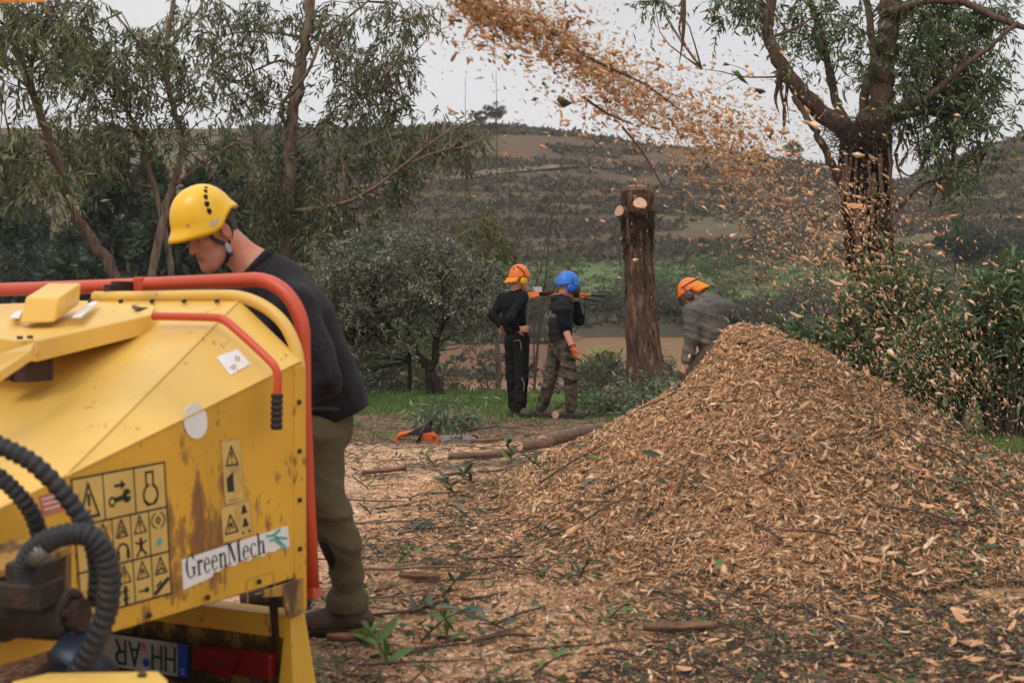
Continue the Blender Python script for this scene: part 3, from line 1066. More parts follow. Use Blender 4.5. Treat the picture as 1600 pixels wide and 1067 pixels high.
# big table of safety symbols
TQ = [(112, 749), (257, 722), (268, 926), (128, 965)]
tab = decal(TQ, m_stick, 'safety_sticker')
k = Ink(TQ, 0.0035)
k.line([(0, 0), (1, 0), (1, 1), (0, 1)], 0.014, True)
k.line([(0, 0.66), (1, 0.66)], 0.014).line([(0, 0.32), (1, 0.32)], 0.014)
for x in (0.333, 0.667): k.line([(x, 0.66), (x, 1)], 0.012)
for x in (0.2, 0.4, 0.6, 0.8): k.line([(x, 0), (x, 0.66)], 0.011)
k.done(tab, name='grid_lines')
tri_icon(sub(TQ, 0.04, 0.02, 0.30, 0.33), tab, 0)
q = sub(TQ, 0.36, 0.02, 0.64, 0.33)
k = Ink(q).line([(0.35, 0.72), (0.62, 0.72)], 0.07).poly([(0.58, 0.6), (0.58, 0.84), (0.76, 0.72)])
k.line([(0.2, 0.38), (0.75, 0.42)], 0.12).disc(0.2, 0.36, 0.13).disc(0.78, 0.44, 0.17)
k.done(tab)
Ink(q, 0.0045).disc(0.2, 0.36, 0.07).poly([(0.74, 0.44), (0.97, 0.5), (0.97, 0.4)]).done(tab, m_stick)
q = sub(TQ, 0.69, 0.02, 0.98, 0.33)
k = Ink(q).line([(0.36, 0.62), (0.36, 0.9), (0.62, 0.9), (0.62, 0.62)], 0.06).arc(0.5, 0.34, 0.26, 0.25, 100, 250, 0.06).arc(0.5, 0.34, 0.26, 0.25, -60, 70, 0.06).arc(0.5, 0.25, 0.18, 0.14, 200, 340, 0.05)
k.done(tab)
for r, (ya, yb) in enumerate(((0.345, 0.51), (0.69, 0.85))):
    for cix in range(1, 5):
        q = sub(TQ, cix * 0.2 + 0.015, ya, cix * 0.2 + 0.185, yb)
        if r == 0 and cix == 4:
            Ink(q).arc(0.5, 0.5, 0.42, 0.36, 110, 250, 0.06).arc(0.5, 0.5, 0.42, 0.36, -70, 70, 0.06).line([(0.36, 0.5), (0.5, 0.66), (0.64, 0.5), (0.5, 0.34)], 0.07, True).done(tab)
        else:
            tri_icon(q, tab, (cix + r) % 3)
# second line of each cell
q = sub(TQ, 0.415, 0.52, 0.585, 0.665); Ink(q).arc(0.5, 0.45, 0.34, 0.4, 0, 180, 0.1).poly([(0.08, 0.05), (0.28, 0.05), (0.28, 0.5), (0.08, 0.5)]).poly([(0.72, 0.05), (0.92, 0.05), (0.92, 0.5), (0.72, 0.5)]).done(tab)
q = sub(TQ, 0.615, 0.52, 0.785, 0.665); Ink(q).disc(0.5, 0.85, 0.1).line([(0.15, 0.75), (0.5, 0.6), (0.85, 0.75)], 0.1).line([(0.5, 0.7), (0.5, 0.35)], 0.2).line([(0.2, 0.05), (0.5, 0.4), (0.8, 0.05)], 0.12).done(tab)
q = sub(TQ, 0.815, 0.52, 0.985, 0.665); Ink(q).poly([(0.3, 0.35), (0.55, 0.25), (0.75, 0.6), (0.45, 0.75)]).done(tab, m_teal)
q = sub(TQ, 0.415, 0.86, 0.585, 0.99); Ink(q).line([(0.5, 0.05), (0.5, 0.95)], 0.22).line([(0.3, 0.3), (0.7, 0.3)], 0.1).line([(0.3, 0.75), (0.7, 0.75)], 0.1).done(tab)
q = sub(TQ, 0.615, 0.86, 0.785, 0.99); Ink(q).line([(0.2, 0.5), (0.6, 0.5)], 0.1).disc(0.7, 0.5, 0.16).done(tab)
q = sub(TQ, 0.815, 0.86, 0.985, 0.99); Ink(q).line([(0.1, 0.15), (0.5, 0.5), (0.9, 0.8)], 0.24).line([(0.2, 0.55), (0.45, 0.75)], 0.12).done(tab)
q = sub(TQ, 0.215, 0.86, 0.385, 0.99); Ink(q).line([(0.2, 0.3), (0.8, 0.4)], 0.16).disc(0.35, 0.7, 0.13).done(tab)

q1 = [(345, 689), (376, 685), (381, 783), (352, 788)]
s1 = decal(q1, m_stick, 'warning_sticker')
Ink(q1, 0.003).line([(0, 0), (1, 0), (1, 1), (0, 1)], 0.02, True).line([(0, 0.58), (1, 0.58)], 0.012).done(s1, m_grey_ink, 'border')
tri_icon(sub(q1, 0.12, 0.06, 0.9, 0.44), s1, 0)
Ink(sub(q1, 0.1, 0.44, 0.95, 0.9), 0.003).poly([(0.08, 0.18), (0.5, 0.18), (0.5, 0.85), (0.08, 0.66)]).done(s1)
Ink(sub(q1, 0.1, 0.44, 0.95, 0.98), 0.003).arc(0.6, 0.55, 0.3, 0.3, -70, 70, 0.03).line([(0.15, 0.06), (0.75, 0.06)], 0.06).done(s1, m_grey_ink)
q2 = [(345, 793), (390, 781), (396, 834), (349, 848)]
s2 = decal(q2, m_stick, 'warning_sticker')
Ink(q2, 0.003).line([(0, 0), (1, 0), (1, 1), (0, 1)], 0.02, True).done(s2, m_grey_ink, 'border')
tri_icon(sub(q2, 0.03, 0.2, 0.58, 0.86), s2, 1)
Ink(sub(q2, 0.6, 0.05, 0.98, 0.95), 0.003).poly([(0.2, 0.68), (0.75, 0.68), (0.58, 0.95), (0.38, 0.95)]).poly([(0.2, 0.25), (0.75, 0.25), (0.58, 0.52), (0.38, 0.52)]).disc(0.2, 0.08, 0.1, .05).disc(0.75, 0.08, 0.1, .05).done(s2)

decal([(305 + 18.5 * math.cos(a) + 1.5 * math.sin(a), 657.5 + 28 * math.sin(a)) for a in np.linspace(0, 2 * math.pi, 28, endpoint=False)], m_white, 'round_sticker')
pk = decal([(60, 775), (100, 765), (106, 796), (68, 806)], m_pink, 'red_sticker')
Ink([(60, 775), (100, 765), (106, 796), (68, 806)], 0.003).line([(.12, .8), (.85, .8)], .06).line([(.12, .55), (.9, .55)], .06).line([(.12, .3), (.7, .3)], .06).done(pk, m_white)
lp = lambda x, y, off=0.004: on_plane(x, y, ta, n_ch, off)
Q4 = [(338, 558), (371, 546), (391, 569), (360, 586)]
wl_ = MB().slab([lp(x, y, 0.001) for x, y in Q4], n_ch * 0.0015).build('white_label', m_white, chipper)
Ink(Q4, 0.0035, lp).line([(0.2, 0.3), (0.45, 0.32)], 0.06).line([(0.25, 0.18), (0.4, 0.2)], 0.05).line([(0.62, 0.5), (0.75, 0.7)], 0.06).line([(0.7, 0.42), (0.82, 0.6)], 0.06).done(wl_, m_grey_ink, 'print')

# maker's name plate: white sticker with a torn lower edge, serif lettering
NQ = [(284, 874), (449, 821), (452, 853), (446, 857), (437, 855), (428, 862), (418, 862), (411, 869), (398, 868), (388, 877), (377, 875), (366, 884), (352, 884), (341, 893), (334, 893), (331, 901), (286, 921)]
name_st = decal(NQ, m_white, 'name_sticker')


def glyph(ch):
    R = lambda a, b, c, d: [(a, b), (c, b), (c, d), (a, d)]
    def cres(cx, cy, rx, ry, a0, a1, tk, tn, n=16):
        out = []; inn = []
        for a in np.linspace(math.radians(a0), math.radians(a1), n):
            t = tn + (tk - tn) * abs(math.cos(a)) ** 1.5
            out.append((cx + rx * math.cos(a), cy + ry * math.sin(a))); inn.append((cx + (rx - t) * math.cos(a), cy + (ry - tn) * math.sin(a)))
        return [[out[i], out[i + 1], inn[i + 1], inn[i]] for i in range(n - 1)]
    if ch == 'G':
        return 0.74, cres(0.36, 0.5, 0.32, 0.52, 38, 318, 0.13, 0.05) + [R(0.5, 0.08, 0.62, 0.42), R(0.42, 0.40, 0.70, 0.45), R(0.57, 0.72, 0.61, 1.0)]
    if ch == 'r':
        return 0.44, [R(0.09, 0, 0.2, 0.66), R(0.02, 0, 0.28, 0.05), R(0.02, 0.61, 0.1, 0.66)] + cres(0.31, 0.45, 0.14, 0.21, 50, 170, 0.05, 0.08, 8) + [[(0.3, 0.52), (0.4, 0.5), (0.42, 0.6), (0.36, 0.66)]]
    if ch == 'e':
        return 0.5, cres(0.25, 0.32, 0.21, 0.35, 8, 322, 0.1, 0.045) + [R(0.1, 0.35, 0.45, 0.40)]
    if ch == 'c':
        return 0.47, cres(0.25, 0.32, 0.21, 0.35, 45, 320, 0.1, 0.045) + [[(0.34, 0.5), (0.42, 0.48), (0.43, 0.57), (0.36, 0.6)]]
    if ch in 'nh':
        t = 0.66 if ch == 'n' else 1.05
        return 0.58, [R(0.09, 0, 0.2, t), R(0.02, 0, 0.27, 0.05), R(0.02, t - 0.05, 0.1, t), R(0.38, 0, 0.49, 0.45), R(0.32, 0, 0.56, 0.05)] + cres(0.325, 0.44, 0.165, 0.23, 0, 165, 0.1, 0.06, 9)
    if ch == 'M':
        return 0.98, [R(0.11, 0, 0.155, 1), R(0.02, 0, 0.25, 0.045), R(0.02, 0.955, 0.16, 1), R(0.72, 0, 0.85, 1), R(0.64, 0, 0.94, 0.045), R(0.8, 0.955, 0.94, 1),
                      [(0.11, 1), (0.26, 1), (0.52, 0.18), (0.46, 0.0)], [(0.46, 0.0), (0.5, 0.12), (0.76, 1.0), (0.80, 1.0)]]


adv = 0; shapes = []
for ch in 'GreenMech':
    w_, ps = glyph(ch)
    shapes += [[(x + adv, y) for x, y in p] for p in ps]
    adv += w_
bx0, bx1 = np.array([291.0, 905.0]), np.array([416.0, 863.0]); up_ = np.array([-2.5, -36.0])
mb = MB()
for p in shapes:
    mb.add([PL(*(bx0 + (bx1 - bx0) * (x / adv) + up_ * y * (1 - 0.12 * x / adv)), 0.0042) for x, y in p], [tuple(range(len(p)))])
mb.build('lettering', m_ink, name_st)
# the swooping leaf mark beside the name
LQ = [(415, 833), (449, 822), (451, 858), (417, 868)]
k = Ink(LQ, 0.0042)
for pts, w_ in (([(0.05, 0.86), (0.35, 0.8), (0.65, 0.95)], 0.1), ([(0.2, 0.62), (0.5, 0.66), (0.95, 0.5)], 0.1), ([(0.45, 0.55), (0.65, 0.38), (0.85, 0.12)], 0.14), ([(0.5, 0.95), (0.45, 0.7), (0.6, 0.55)], 0.05)):
    k.line(pts, w_)
k.done(name_st, m_teal, 'leaf_mark')
# worn square outline below
k = Ink([(385, 905), (428, 893), (430, 930), (387, 943)], 0.003)
k.line([(0, 0), (0.02, 0.9), (0.1, 1), (1, 1), (1, 0)], 0.03).line([(0.3, 0.3), (0.8, 0.28)], 0.05).done(chipper, m_grey_ink, 'worn_marking')

# ------------------------------------------------------------------ tail board below the hopper
tail = empty('tail_board', C(-0.08, -0.5, 0), parent=chipper)
tail.location = V(C(-0.08, -0.5, 0)) - chipper.location
MB().box(C(-0.02, -0.72, 0.245), (0.09, 1.40, 0.075), [CU, CV, CZ]).build('cross_beam', m_yel_side, tail, 0.004)
MB().box(C(0.03, -0.72, 0.06), (0.012, 1.40, 0.30), [CU, CV, CZ]).build('tail_panel', m_yel_dirt_shade, tail, 0.003)
MB().hexa([C(-0.09, -0.045, 0.0), C(0.03, -0.045, 0.0), C(0.03, 0.04, 0.0), C(-0.09, 0.03, 0.0),
           C(-0.06, -0.03, 0.275), C(0.02, -0.03, 0.275), C(0.02, -0.005, 0.275), C(-0.06, -0.008, 0.275)]).build('corner_post', m_yel_side, tail, 0.005)
MB().tube([C(-0.065, -0.075, 0.40), C(-0.07, -0.07, 0.33), C(-0.065, -0.06, 0.2)], 0.014, 8).build('latch_rod', m_brown, tail)
m_plate = mat('plate_white', (0.45, 0.44, 0.41), 0.45, var=0.15, scale=15, dirt=(0.22, 0.16, 0.10), dirt_scale=9, dirt_lo=.5, dirt_hi=.75)
m_blue = mat('plate_blue', (0.012, 0.06, 0.42), 0.35, var=0.1, scale=15)
m_pgreen = mat('plate_green_print', (0.01, 0.07, 0.05), 0.5, var=0.1, scale=15)
m_lens = mat('red_lens_shaded', (0.15, 0.004, 0.006), 0.25, var=0.1, scale=10, spec=0.6, coat=0.3)  # shade under the hopper is painted in: red made darker than the lens
PU = -0.078
# plate hangs upside down: s runs from the viewer's right to left, t from top down
pv1, pv0, pw0, pw1 = -0.415, -0.94, 0.033, 0.146


def PP(s, t, off=0.0):
    return C(PU - off, pv1 - s * (pv1 - pv0) , pw1 - t * (pw1 - pw0))


lic = MB().box(C(PU + 0.008, (pv0 + pv1) / 2 + 0.01, (pw0 + pw1) / 2 - 0.003), (0.012, 0.57, 0.128), [CU, CV, CZ]).build('plate_holder', mat('black_plastic', (0.015, 0.015, 0.017), 0.5), tail, 0.004)
MB().slab([PP(0.085, 0), PP(1, 0), PP(1, 1), PP(0.085, 1)], -CU * 0.002).build('number_plate', m_plate, lic)
MB().slab([PP(0, 0), PP(0.083, 0), PP(0.083, 1), PP(0, 1)], -CU * 0.002).build('country_band', m_blue, lic)


def plate_lines(lines, w, material, name):
    m = MB()
    for pts in lines:
        for a, b in zip(pts[:-1], pts[1:]):
            a = np.array(a); b = np.array(b)
            sc_ = np.array([0.525, 0.113]); t = (b - a) * sc_; t /= np.linalg.norm(t); kk = np.array([-t[1], t[0]]) * w / 2 / sc_; e = t * w * 0.45 / sc_
            m.add([PP(*(a - e - kk), 0.0035), PP(*(b + e - kk), 0.0035), PP(*(b + e + kk), 0.0035), PP(*(a - e + kk), 0.0035)], [(0, 1, 2, 3)])
    m.build(name, material, lic)


tT, tB = 0.16, 0.86   # letters upside down: their tops are at the bottom
def Hh(s): return [[(s, tT), (s, tB)], [(s + 0.075, tT), (s + 0.075, tB)], [(s, 0.5), (s + 0.075, 0.5)]]
def Aa(s): return [[(s, tT), (s + 0.042, tB), (s + 0.084, tT)], [(s + 0.016, 0.38), (s + 0.068, 0.38)]]
def Rr(s): return [[(s, tT), (s, tB), (s + 0.055, tB), (s + 0.075, 0.76), (s + 0.075, 0.6), (s + 0.055, 0.5), (s, 0.5)], [(s + 0.04, 0.5), (s + 0.08, tT)]]
plate_lines(Hh(0.105) + Hh(0.215) + Aa(0.40) + Rr(0.52) , 0.011, m_pgreen, 'plate_lettering')
plate_lines([[(0.03, 0.74), (0.03, 0.9), (0.045, 0.9), (0.055, 0.82), (0.045, 0.74), (0.03, 0.74)]], 0.003, m_plate, 'country_letter')
m = MB(); m.add([PP(0.345 + 0.028 * math.cos(a), 0.72 + 0.13 * math.sin(a), 0.0035) for a in np.linspace(0, 2 * math.pi, 18, endpoint=False)], [tuple(range(18))]); m.build('seal', m_blue, lic)
m = MB(); m.add([PP(0.365 + 0.03 * math.cos(a), 0.26 + 0.13 * math.sin(a), 0.0035) for a in np.linspace(0, 2 * math.pi, 18, endpoint=False)], [tuple(range(18))]); m.build('seal', m_pink, lic)
# lamp cluster and triangular reflector
lamp = MB().box(C(PU - 0.012, -0.21, 0.118), (0.04, 0.31, 0.085), [CU, CV, CZ]).build('tail_lamp', m_lens, tail, 0.006)
MB().slab([C(PU - 0.037, -0.36, 0.068), C(PU - 0.037, -0.31, 0.098), C(PU - 0.037, -0.26, 0.068), C(PU - 0.037, -0.21, 0.068), C(PU - 0.037, -0.16, 0.155), C(PU - 0.037, -0.36, 0.155)], -CU * 0.006).build('triangle_reflector', m_lens, lamp, 0.002)
MB().tube([C(PU - 0.04, -0.235, 0.118), C(PU - 0.052, -0.235, 0.118)], 0.008, 10).build('lamp_screw', m_steel, lamp)

# ------------------------------------------------------------------ feed roller drive with hoses at the throat
def wrapped(pts, r, name='hydraulic_hose', n=110, material=m_rubber):
    P = spline(pts, n)
    MB().tube(P, [r * (1.0 + (0.13 if k % 4 in (0, 1) else -0.05)) for k in range(n + 1)], 12, sm=False).build(name, material, chipper)


wrapped([W(-60, 672, 2.95), W(0, 696, 2.93), W(55, 726, 2.92), W(105, 778, 2.93), W(140, 835, 2.95), W(152, 885, 3.0), W(150, 940, 3.05)], 0.020)
wrapped([W(-60, 705, 2.96), W(-5, 742, 2.95), W(28, 772, 2.95), W(52, 806, 2.97), W(66, 850, 3.02)], 0.0185, n=60)
wrapped([W(42, 900, 2.86), W(42, 876, 2.85), W(62, 852, 2.84), W(98, 836, 2.83), W(135, 836, 2.83), W(162, 862, 2.84), W(172, 905, 2.86), W(166, 955, 2.88), W(146, 1005, 2.9), W(122, 1050, 2.92), W(95, 1100, 2.95)], 0.0235, n=150)
MB().tube(spline([W(62, 742, 2.97), W(95, 768, 2.97), W(122, 797, 2.97), W(133, 824, 2.96), W(128, 845, 2.95)], 30), 0.011, 10).build('smooth_hose', mat('grey_rubber', (0.07, 0.075, 0.085), 0.5, var=.2), chipper)
MB().tube([W(48, 874, 2.84), W(72, 853, 2.832)], 0.021, 12).build('hose_ferrule', mat('zinc_ferrule', (0.18, 0.18, 0.18), 0.45, 0.6, var=.3, scale=30), chipper)
# motor with its end flange
mo = np.array([0.972, -0.236, 0])
mc = W(86, 958, 3.0)
MB().tube([mc - mo * 0.30, mc - mo * 0.12, mc - mo * 0.115, mc + mo * 0.045, mc + mo * 0.05], [0.075, 0.075, 0.062, 0.062, 0.05], 20, sm=False).build('hydraulic_motor', m_steel, chipper, 0.004)
MB().tube([mc + mo * 0.05, mc + mo * 0.075], 0.040, 14, sm=False).build('motor_end', m_brown, chipper, 0.003)
for a in range(5):
    d_ = np.array([0, 0, 1.0]) * math.cos(a * 1.2566) + np.cross(mo, [0, 0, 1.0]) * math.sin(a * 1.2566)
    MB().tube([mc + mo * 0.05 + d_ * 0.047, mc + mo * 0.068 + d_ * 0.047], 0.009, 6, sm=False).build('motor_bolt', m_brown, chipper)
MB().box(W(50, 905, 2.95), (0.09, 0.08, 0.09), [mo, np.cross([0, 0, 1.0], mo), CZ]).box(W(40, 925, 2.95), (0.14, 0.1, 0.06), [mo, np.cross([0, 0, 1.0], mo), CZ]).build('valve_block', m_steel, chipper, 0.006)
MB().tube([W(95, 1000, 2.98), W(140, 1035, 2.98), W(60, 1090, 3.0)], [0.05, 0.07, 0.06], 14).build('hydraulic_ram', mat('ram_blue_black', (0.03, 0.04, 0.065), 0.4, .3, var=.3), chipper)
# yellow brackets round the drive
MB().slab([W(-80, 850, 3.05), W(100, 836, 3.12), W(108, 852, 3.06), W(62, 878, 2.98), W(-80, 905, 2.9)], (0, 0, -0.02)).build('drive_bracket', m_yel_dirt_shade, chipper, 0.003)
MB().hexa([W(-60, 1010, 3.05), W(104, 985, 3.12), W(112, 985, 3.25), W(-60, 1000, 3.3), W(-60, 885, 3.05), W(104, 862, 3.12), W(112, 862, 3.25), W(-60, 880, 3.3)]).build('drive_housing', m_yel_dirt_shade, chipper, 0.005)
MB().slab([W(20, 1063, 2.62), W(75, 1051, 2.74), W(247, 1048, 2.78), W(262, 1062, 2.68), W(255, 1100, 2.5), W(20, 1110, 2.45)], (0, 0, -0.02)).build('mudguard', m_yel, chipper, 0.003)
MB().tube([W(222, 1056, 2.72), W(222, 1051, 2.72)], 0.010, 6, sm=False).build('mudguard_bolt', m_steel, chipper)
MB().box(W(20, 805, 3.30), (0.34, 0.05, 0.16), [CU, CV, CZ]).build('roller_box', m_brown, chipper, 0.005)
# body of the machine and discharge chute, mostly outside the picture
MB().box(C(-1.95, -0.7, 0.62), (1.0, 1.0, 0.8), [CU, CV, CZ]).build('drum_housing', m_yel, chipper, 0.02)
for (vv) in (0.06, -1.46):
    w_ = MB().tube([C(-1.75, vv - 0.1, 0.30), C(-1.75, vv - 0.09, 0.30), C(-1.75, vv + 0.09, 0.30), C(-1.75, vv + 0.1, 0.30)], [0.24, 0.29, 0.29, 0.24], 28).build('wheel', m_rubber, chipper)
    MB().tube([C(-1.75, vv - 0.105, 0.30), C(-1.75, vv + 0.105, 0.30)], 0.16, 20, sm=False).build('rim', mat('rim_paint', (0.5, 0.5, 0.48), 0.4, .5), w_)
ch_pts = [C(-1.9, -0.7, 1.0), C(-1.95, -0.65, 1.5), W(-210, 120, 3.15), W(-110, -20, 3.4), W(-20, -40, 3.7)]
MB().tube(spline(ch_pts, 24), 0.115, 4, sm=False).build('discharge_chute', m_yel, chipper, 0.01)
MB().hexa([W(-50, 8, 3.62), W(72, 4, 3.85), W(70, -10, 4.05), W(-50, -5, 3.9), W(-50, -20, 3.62), W(66, -12, 3.85), W(66, -26, 4.05), W(-50, -30, 3.9)]).build('chute_flap', paint('orange_flap', (0.62, 0.26, 0.02), (.2, .09, .03)), chipper, 0.004)
# ------------------------------------------------------------------ people
def cloth_warp(amp, f, seed=0, axis=None):
    g = np.random.default_rng(seed)
    K = g.normal(0, f, (5, 3)); ph = g.uniform(0, 6.28, 5)
    if axis is not None:
        K = K * 0.35 + np.outer(g.choice([-1, 1], 5) * g.uniform(0.7, 1.3, 5) * f, axis)
    def fn(P):
        s = 0
        for k, p in zip(K, ph): s = s + np.sin(P @ k + p)
        return amp * s / 2.2
    return fn


def crease_warp(amp, f, axis, seed, centre=None, rad=0.2):
    """sharp narrow folds running across the axis, strongest round a joint"""
    g = np.random.default_rng(seed)
    ax = np.array(axis, float); ax /= np.linalg.norm(ax)
    K = [f * g.uniform(.7, 1.4) * (ax + g.normal(0, .28, 3)) for _ in range(3)]; ph = g.uniform(0, 6.28, 3)
    D = g.normal(0, 5, (3, 3))
    def fn(P):
        s = 0
        for k, p, d in zip(K, ph, D):
            a = P @ k + p + 0.9 * np.sin(P @ d)
            s = s + (1 - np.abs(np.sin(a))) ** 2.2 * (0.5 + 0.5 * np.sin(P @ d * 1.7 + p))
        w = 1.0 if centre is None else 0.25 + 0.75 * np.exp(-(np.linalg.norm(P - np.array(centre), axis=1) / rad) ** 2)
        return -amp * s * w + amp * .35
    return fn


def chain(b, pts, rad, k=0.03, flat=None):
    for i in range(len(pts) - 1):
        b.cone(pts[i], pts[i + 1], rad[i], rad[i + 1], k, flat=flat)
    return b


def frame(fwd, up=(0, 0, 1)):
    f = np.array(fwd, float); f /= np.linalg.norm(f)
    l = np.cross(np.array(up, float), f); l /= np.linalg.norm(l)
    return f, l, np.cross(f, l)


def head_sdf(b, c, fwd, up=(0, 0, 1), s=1.0):
    """skull, brow, nose, lips, chin and ears round the point between the ears"""
    F, L, U = frame(fwd, up)
    P = lambda f, l, u: np.array(c) + (F * f + L * l + U * u) * s
    ax = np.stack([F, L, U])
    b.ell(P(0.0, 0, 0.05), (0.099 * s, 0.077 * s, 0.092 * s), ax, 0.02)
    b.ell(P(0.042, 0, -0.03), (0.056 * s, 0.057 * s, 0.088 * s), ax, 0.02)
    for q in (-1, 1):
        b.cone(P(-0.012, q * 0.052, -0.045), P(0.07, q * 0.026, -0.108), 0.024 * s, 0.022 * s, 0.02)
        b.ell(P(0.06, q * 0.044, -0.018), (0.026 * s, 0.022 * s, 0.02 * s), ax, 0.02)
    b.ell(P(0.084, 0, -0.112), (0.026 * s, 0.030 * s, 0.024 * s), ax, 0.02)
    b.ell(P(0.055, 0, -0.075), (0.05 * s, 0.052 * s, 0.05 * s), ax, 0.02)
    b.cone(P(0.082, -0.036, 0.024), P(0.082, 0.036, 0.024), 0.015 * s, 0.015 * s, 0.015)
    for q in (-1, 1):
        b.ell(P(0.108, q * 0.033, 0.002), (0.021 * s, 0.02 * s, 0.012 * s), ax, 0.012, 'sub')
        b.ell(P(0.078, q * 0.032, 0.0), (0.015 * s, 0.016 * s, 0.013 * s), ax, 0.005)
    b.cone(P(0.094, 0, 0.016), P(0.118, 0, -0.030), 0.009 * s, 0.0125 * s, 0.012)
    for q in (-1, 1): b.ell(P(0.104, q * 0.013, -0.036), (0.012 * s, 0.009 * s, 0.009 * s), ax, 0.006)
    b.cone(P(0.096, -0.018, -0.064), P(0.096, 0.018, -0.064), 0.0075 * s, 0.0075 * s, 0.008)
    b.cone(P(0.094, -0.016, -0.079), P(0.094, 0.016, -0.079), 0.008 * s, 0.008 * s, 0.008)
    b.cone(P(0.106, -0.024, -0.0715), P(0.106, 0.024, -0.0715), 0.0045 * s, 0.0045 * s, 0.004, 'sub')
    for q in (-1, 1):
        b.ell(P(-0.008, q * 0.079, -0.004), (0.021 * s, 0.011 * s, 0.034 * s), ax, 0.006)
        b.ell(P(-0.003, q * 0.091, -0.002), (0.011 * s, 0.008 * s, 0.020 * s), ax, 0.006, 'sub')
    return P


def hand_sdf(b, wrist, d, palm_n, s=1.0, curl=0.5, thumb=1):
    """palm, four unequal bent fingers and a thumb from the palm's side"""
    d = np.array(d, float); d /= np.linalg.norm(d)
    n = np.array(palm_n, float); n -= d * (n @ d); n /= np.linalg.norm(n)
    a = np.cross(n, d)
    w = np.array(wrist, float)
    b.cone(w - d * 0.02, w + d * 0.03, 0.027 * s, 0.03 * s, 0.02, flat=(n, 0.7))
    b.cone(w + d * 0.035 * s, w + d * 0.075 * s, 0.036 * s, 0.04 * s, 0.015, flat=(n, 0.42))
    for i, (o, L) in enumerate(((-0.031, 0.066), (-0.0105, 0.076), (0.0105, 0.072), (0.031, 0.056))):
        p = w + d * 0.088 * s + a * o * s
        for j in range(3):
            t = curl * (j + 0.6) * 0.75
            e = p + (d * math.cos(t) + n * math.sin(t)) * L * s * (0.45, 0.32, 0.25)[j]
            b.cone(p, e, (0.0098 - 0.001 * j) * s, (0.0092 - 0.001 * j) * s, 0.003)
            p = e
    t0 = w + d * 0.025 * s + a * thumb * -0.030 * s
    t1 = t0 + (d * 0.6 - a * thumb * 0.7 + n * 0.35) * 0.036 * s
    t2 = t1 + (d * 0.85 - a * thumb * 0.3 + n * 0.4) * 0.032 * s
    b.cone(t0, t1, 0.014 * s, 0.011 * s, 0.008); b.cone(t1, t2, 0.011 * s, 0.0095 * s, 0.004)


def helmet_mesh(c, fwd, up, a=0.142, bb=0.113, h=0.150, cf=0.0, rim=None, flare=0.016, peak=0.02, nphi=56, nt=18, th=0.005):
    F, L, U = frame(fwd, up)
    c = np.array(c, float)
    rim = rim or (lambda p: 90 + 0 * p)
    def pt(t, phi, off):
        tm = math.radians(rim(phi))
        q = t * tm
        fl = smooth(0.82, 1.0, t)
        A, B, H = a - off, bb - off, h - off
        s_ = math.sin(min(q, math.pi / 2)) ** 0.86 if q < math.pi / 2 else 1.0 - 0.25 * (q - math.pi / 2) ** 2
        ex = 1 + (flare * (0.5 + 0.5 * abs(math.cos(phi))) / a) * fl
        f = A * s_ * math.cos(phi) * ex + peak * fl * max(0, math.cos(phi)) ** 3
        l = B * s_ * math.sin(phi) * ex
        return c + F * (f + cf) + L * l + U * (H * math.cos(q))
    m = MB()
    vs = []; fs = []
    n1 = nt + 1
    for lay in (0, 1):
        for i in range(n1):
            for j in range(nphi):
                vs.append(pt(max(i, 0.02) / nt, 2 * math.pi * j / nphi, th * lay))
    N = n1 * nphi
    for i in range(nt):
        for j in range(nphi):
            j2 = (j + 1) % nphi
            fs.append((i * nphi + j, (i + 1) * nphi + j, (i + 1) * nphi + j2, i * nphi + j2))
            fs.append((N + i * nphi + j, N + i * nphi + j2, N + (i + 1) * nphi + j2, N + (i + 1) * nphi + j))
    for j in range(nphi):
        j2 = (j + 1) % nphi
        fs.append((nt * nphi + j, N + nt * nphi + j, N + nt * nphi + j2, nt * nphi + j2))
    fs.append(tuple(range(nphi)))
    m.add(vs, fs, sm=True)
    return m, pt


m_skin = mat('skin', (0.5, 0.22, 0.14), 0.55, attr='Col', var=0.10, scale=45, bump=0.1, bscale=160, spec=0.35)
m_hair = mat('short_dark_hair', (0.085, 0.06, 0.045), 0.8, var=0.4, scale=120, bump=0.5, bscale=300)
SKIN = np.array([0.54, 0.25, 0.165])


def knit(name, col, var=0.2, scale=90, rough=0.95, sheen=0.25, **kw):
    return mat(name, col, rough, var=var, scale=scale, bump=0.22, bscale=scale * 2.5, spec=0.12, sheen=sheen, **kw)


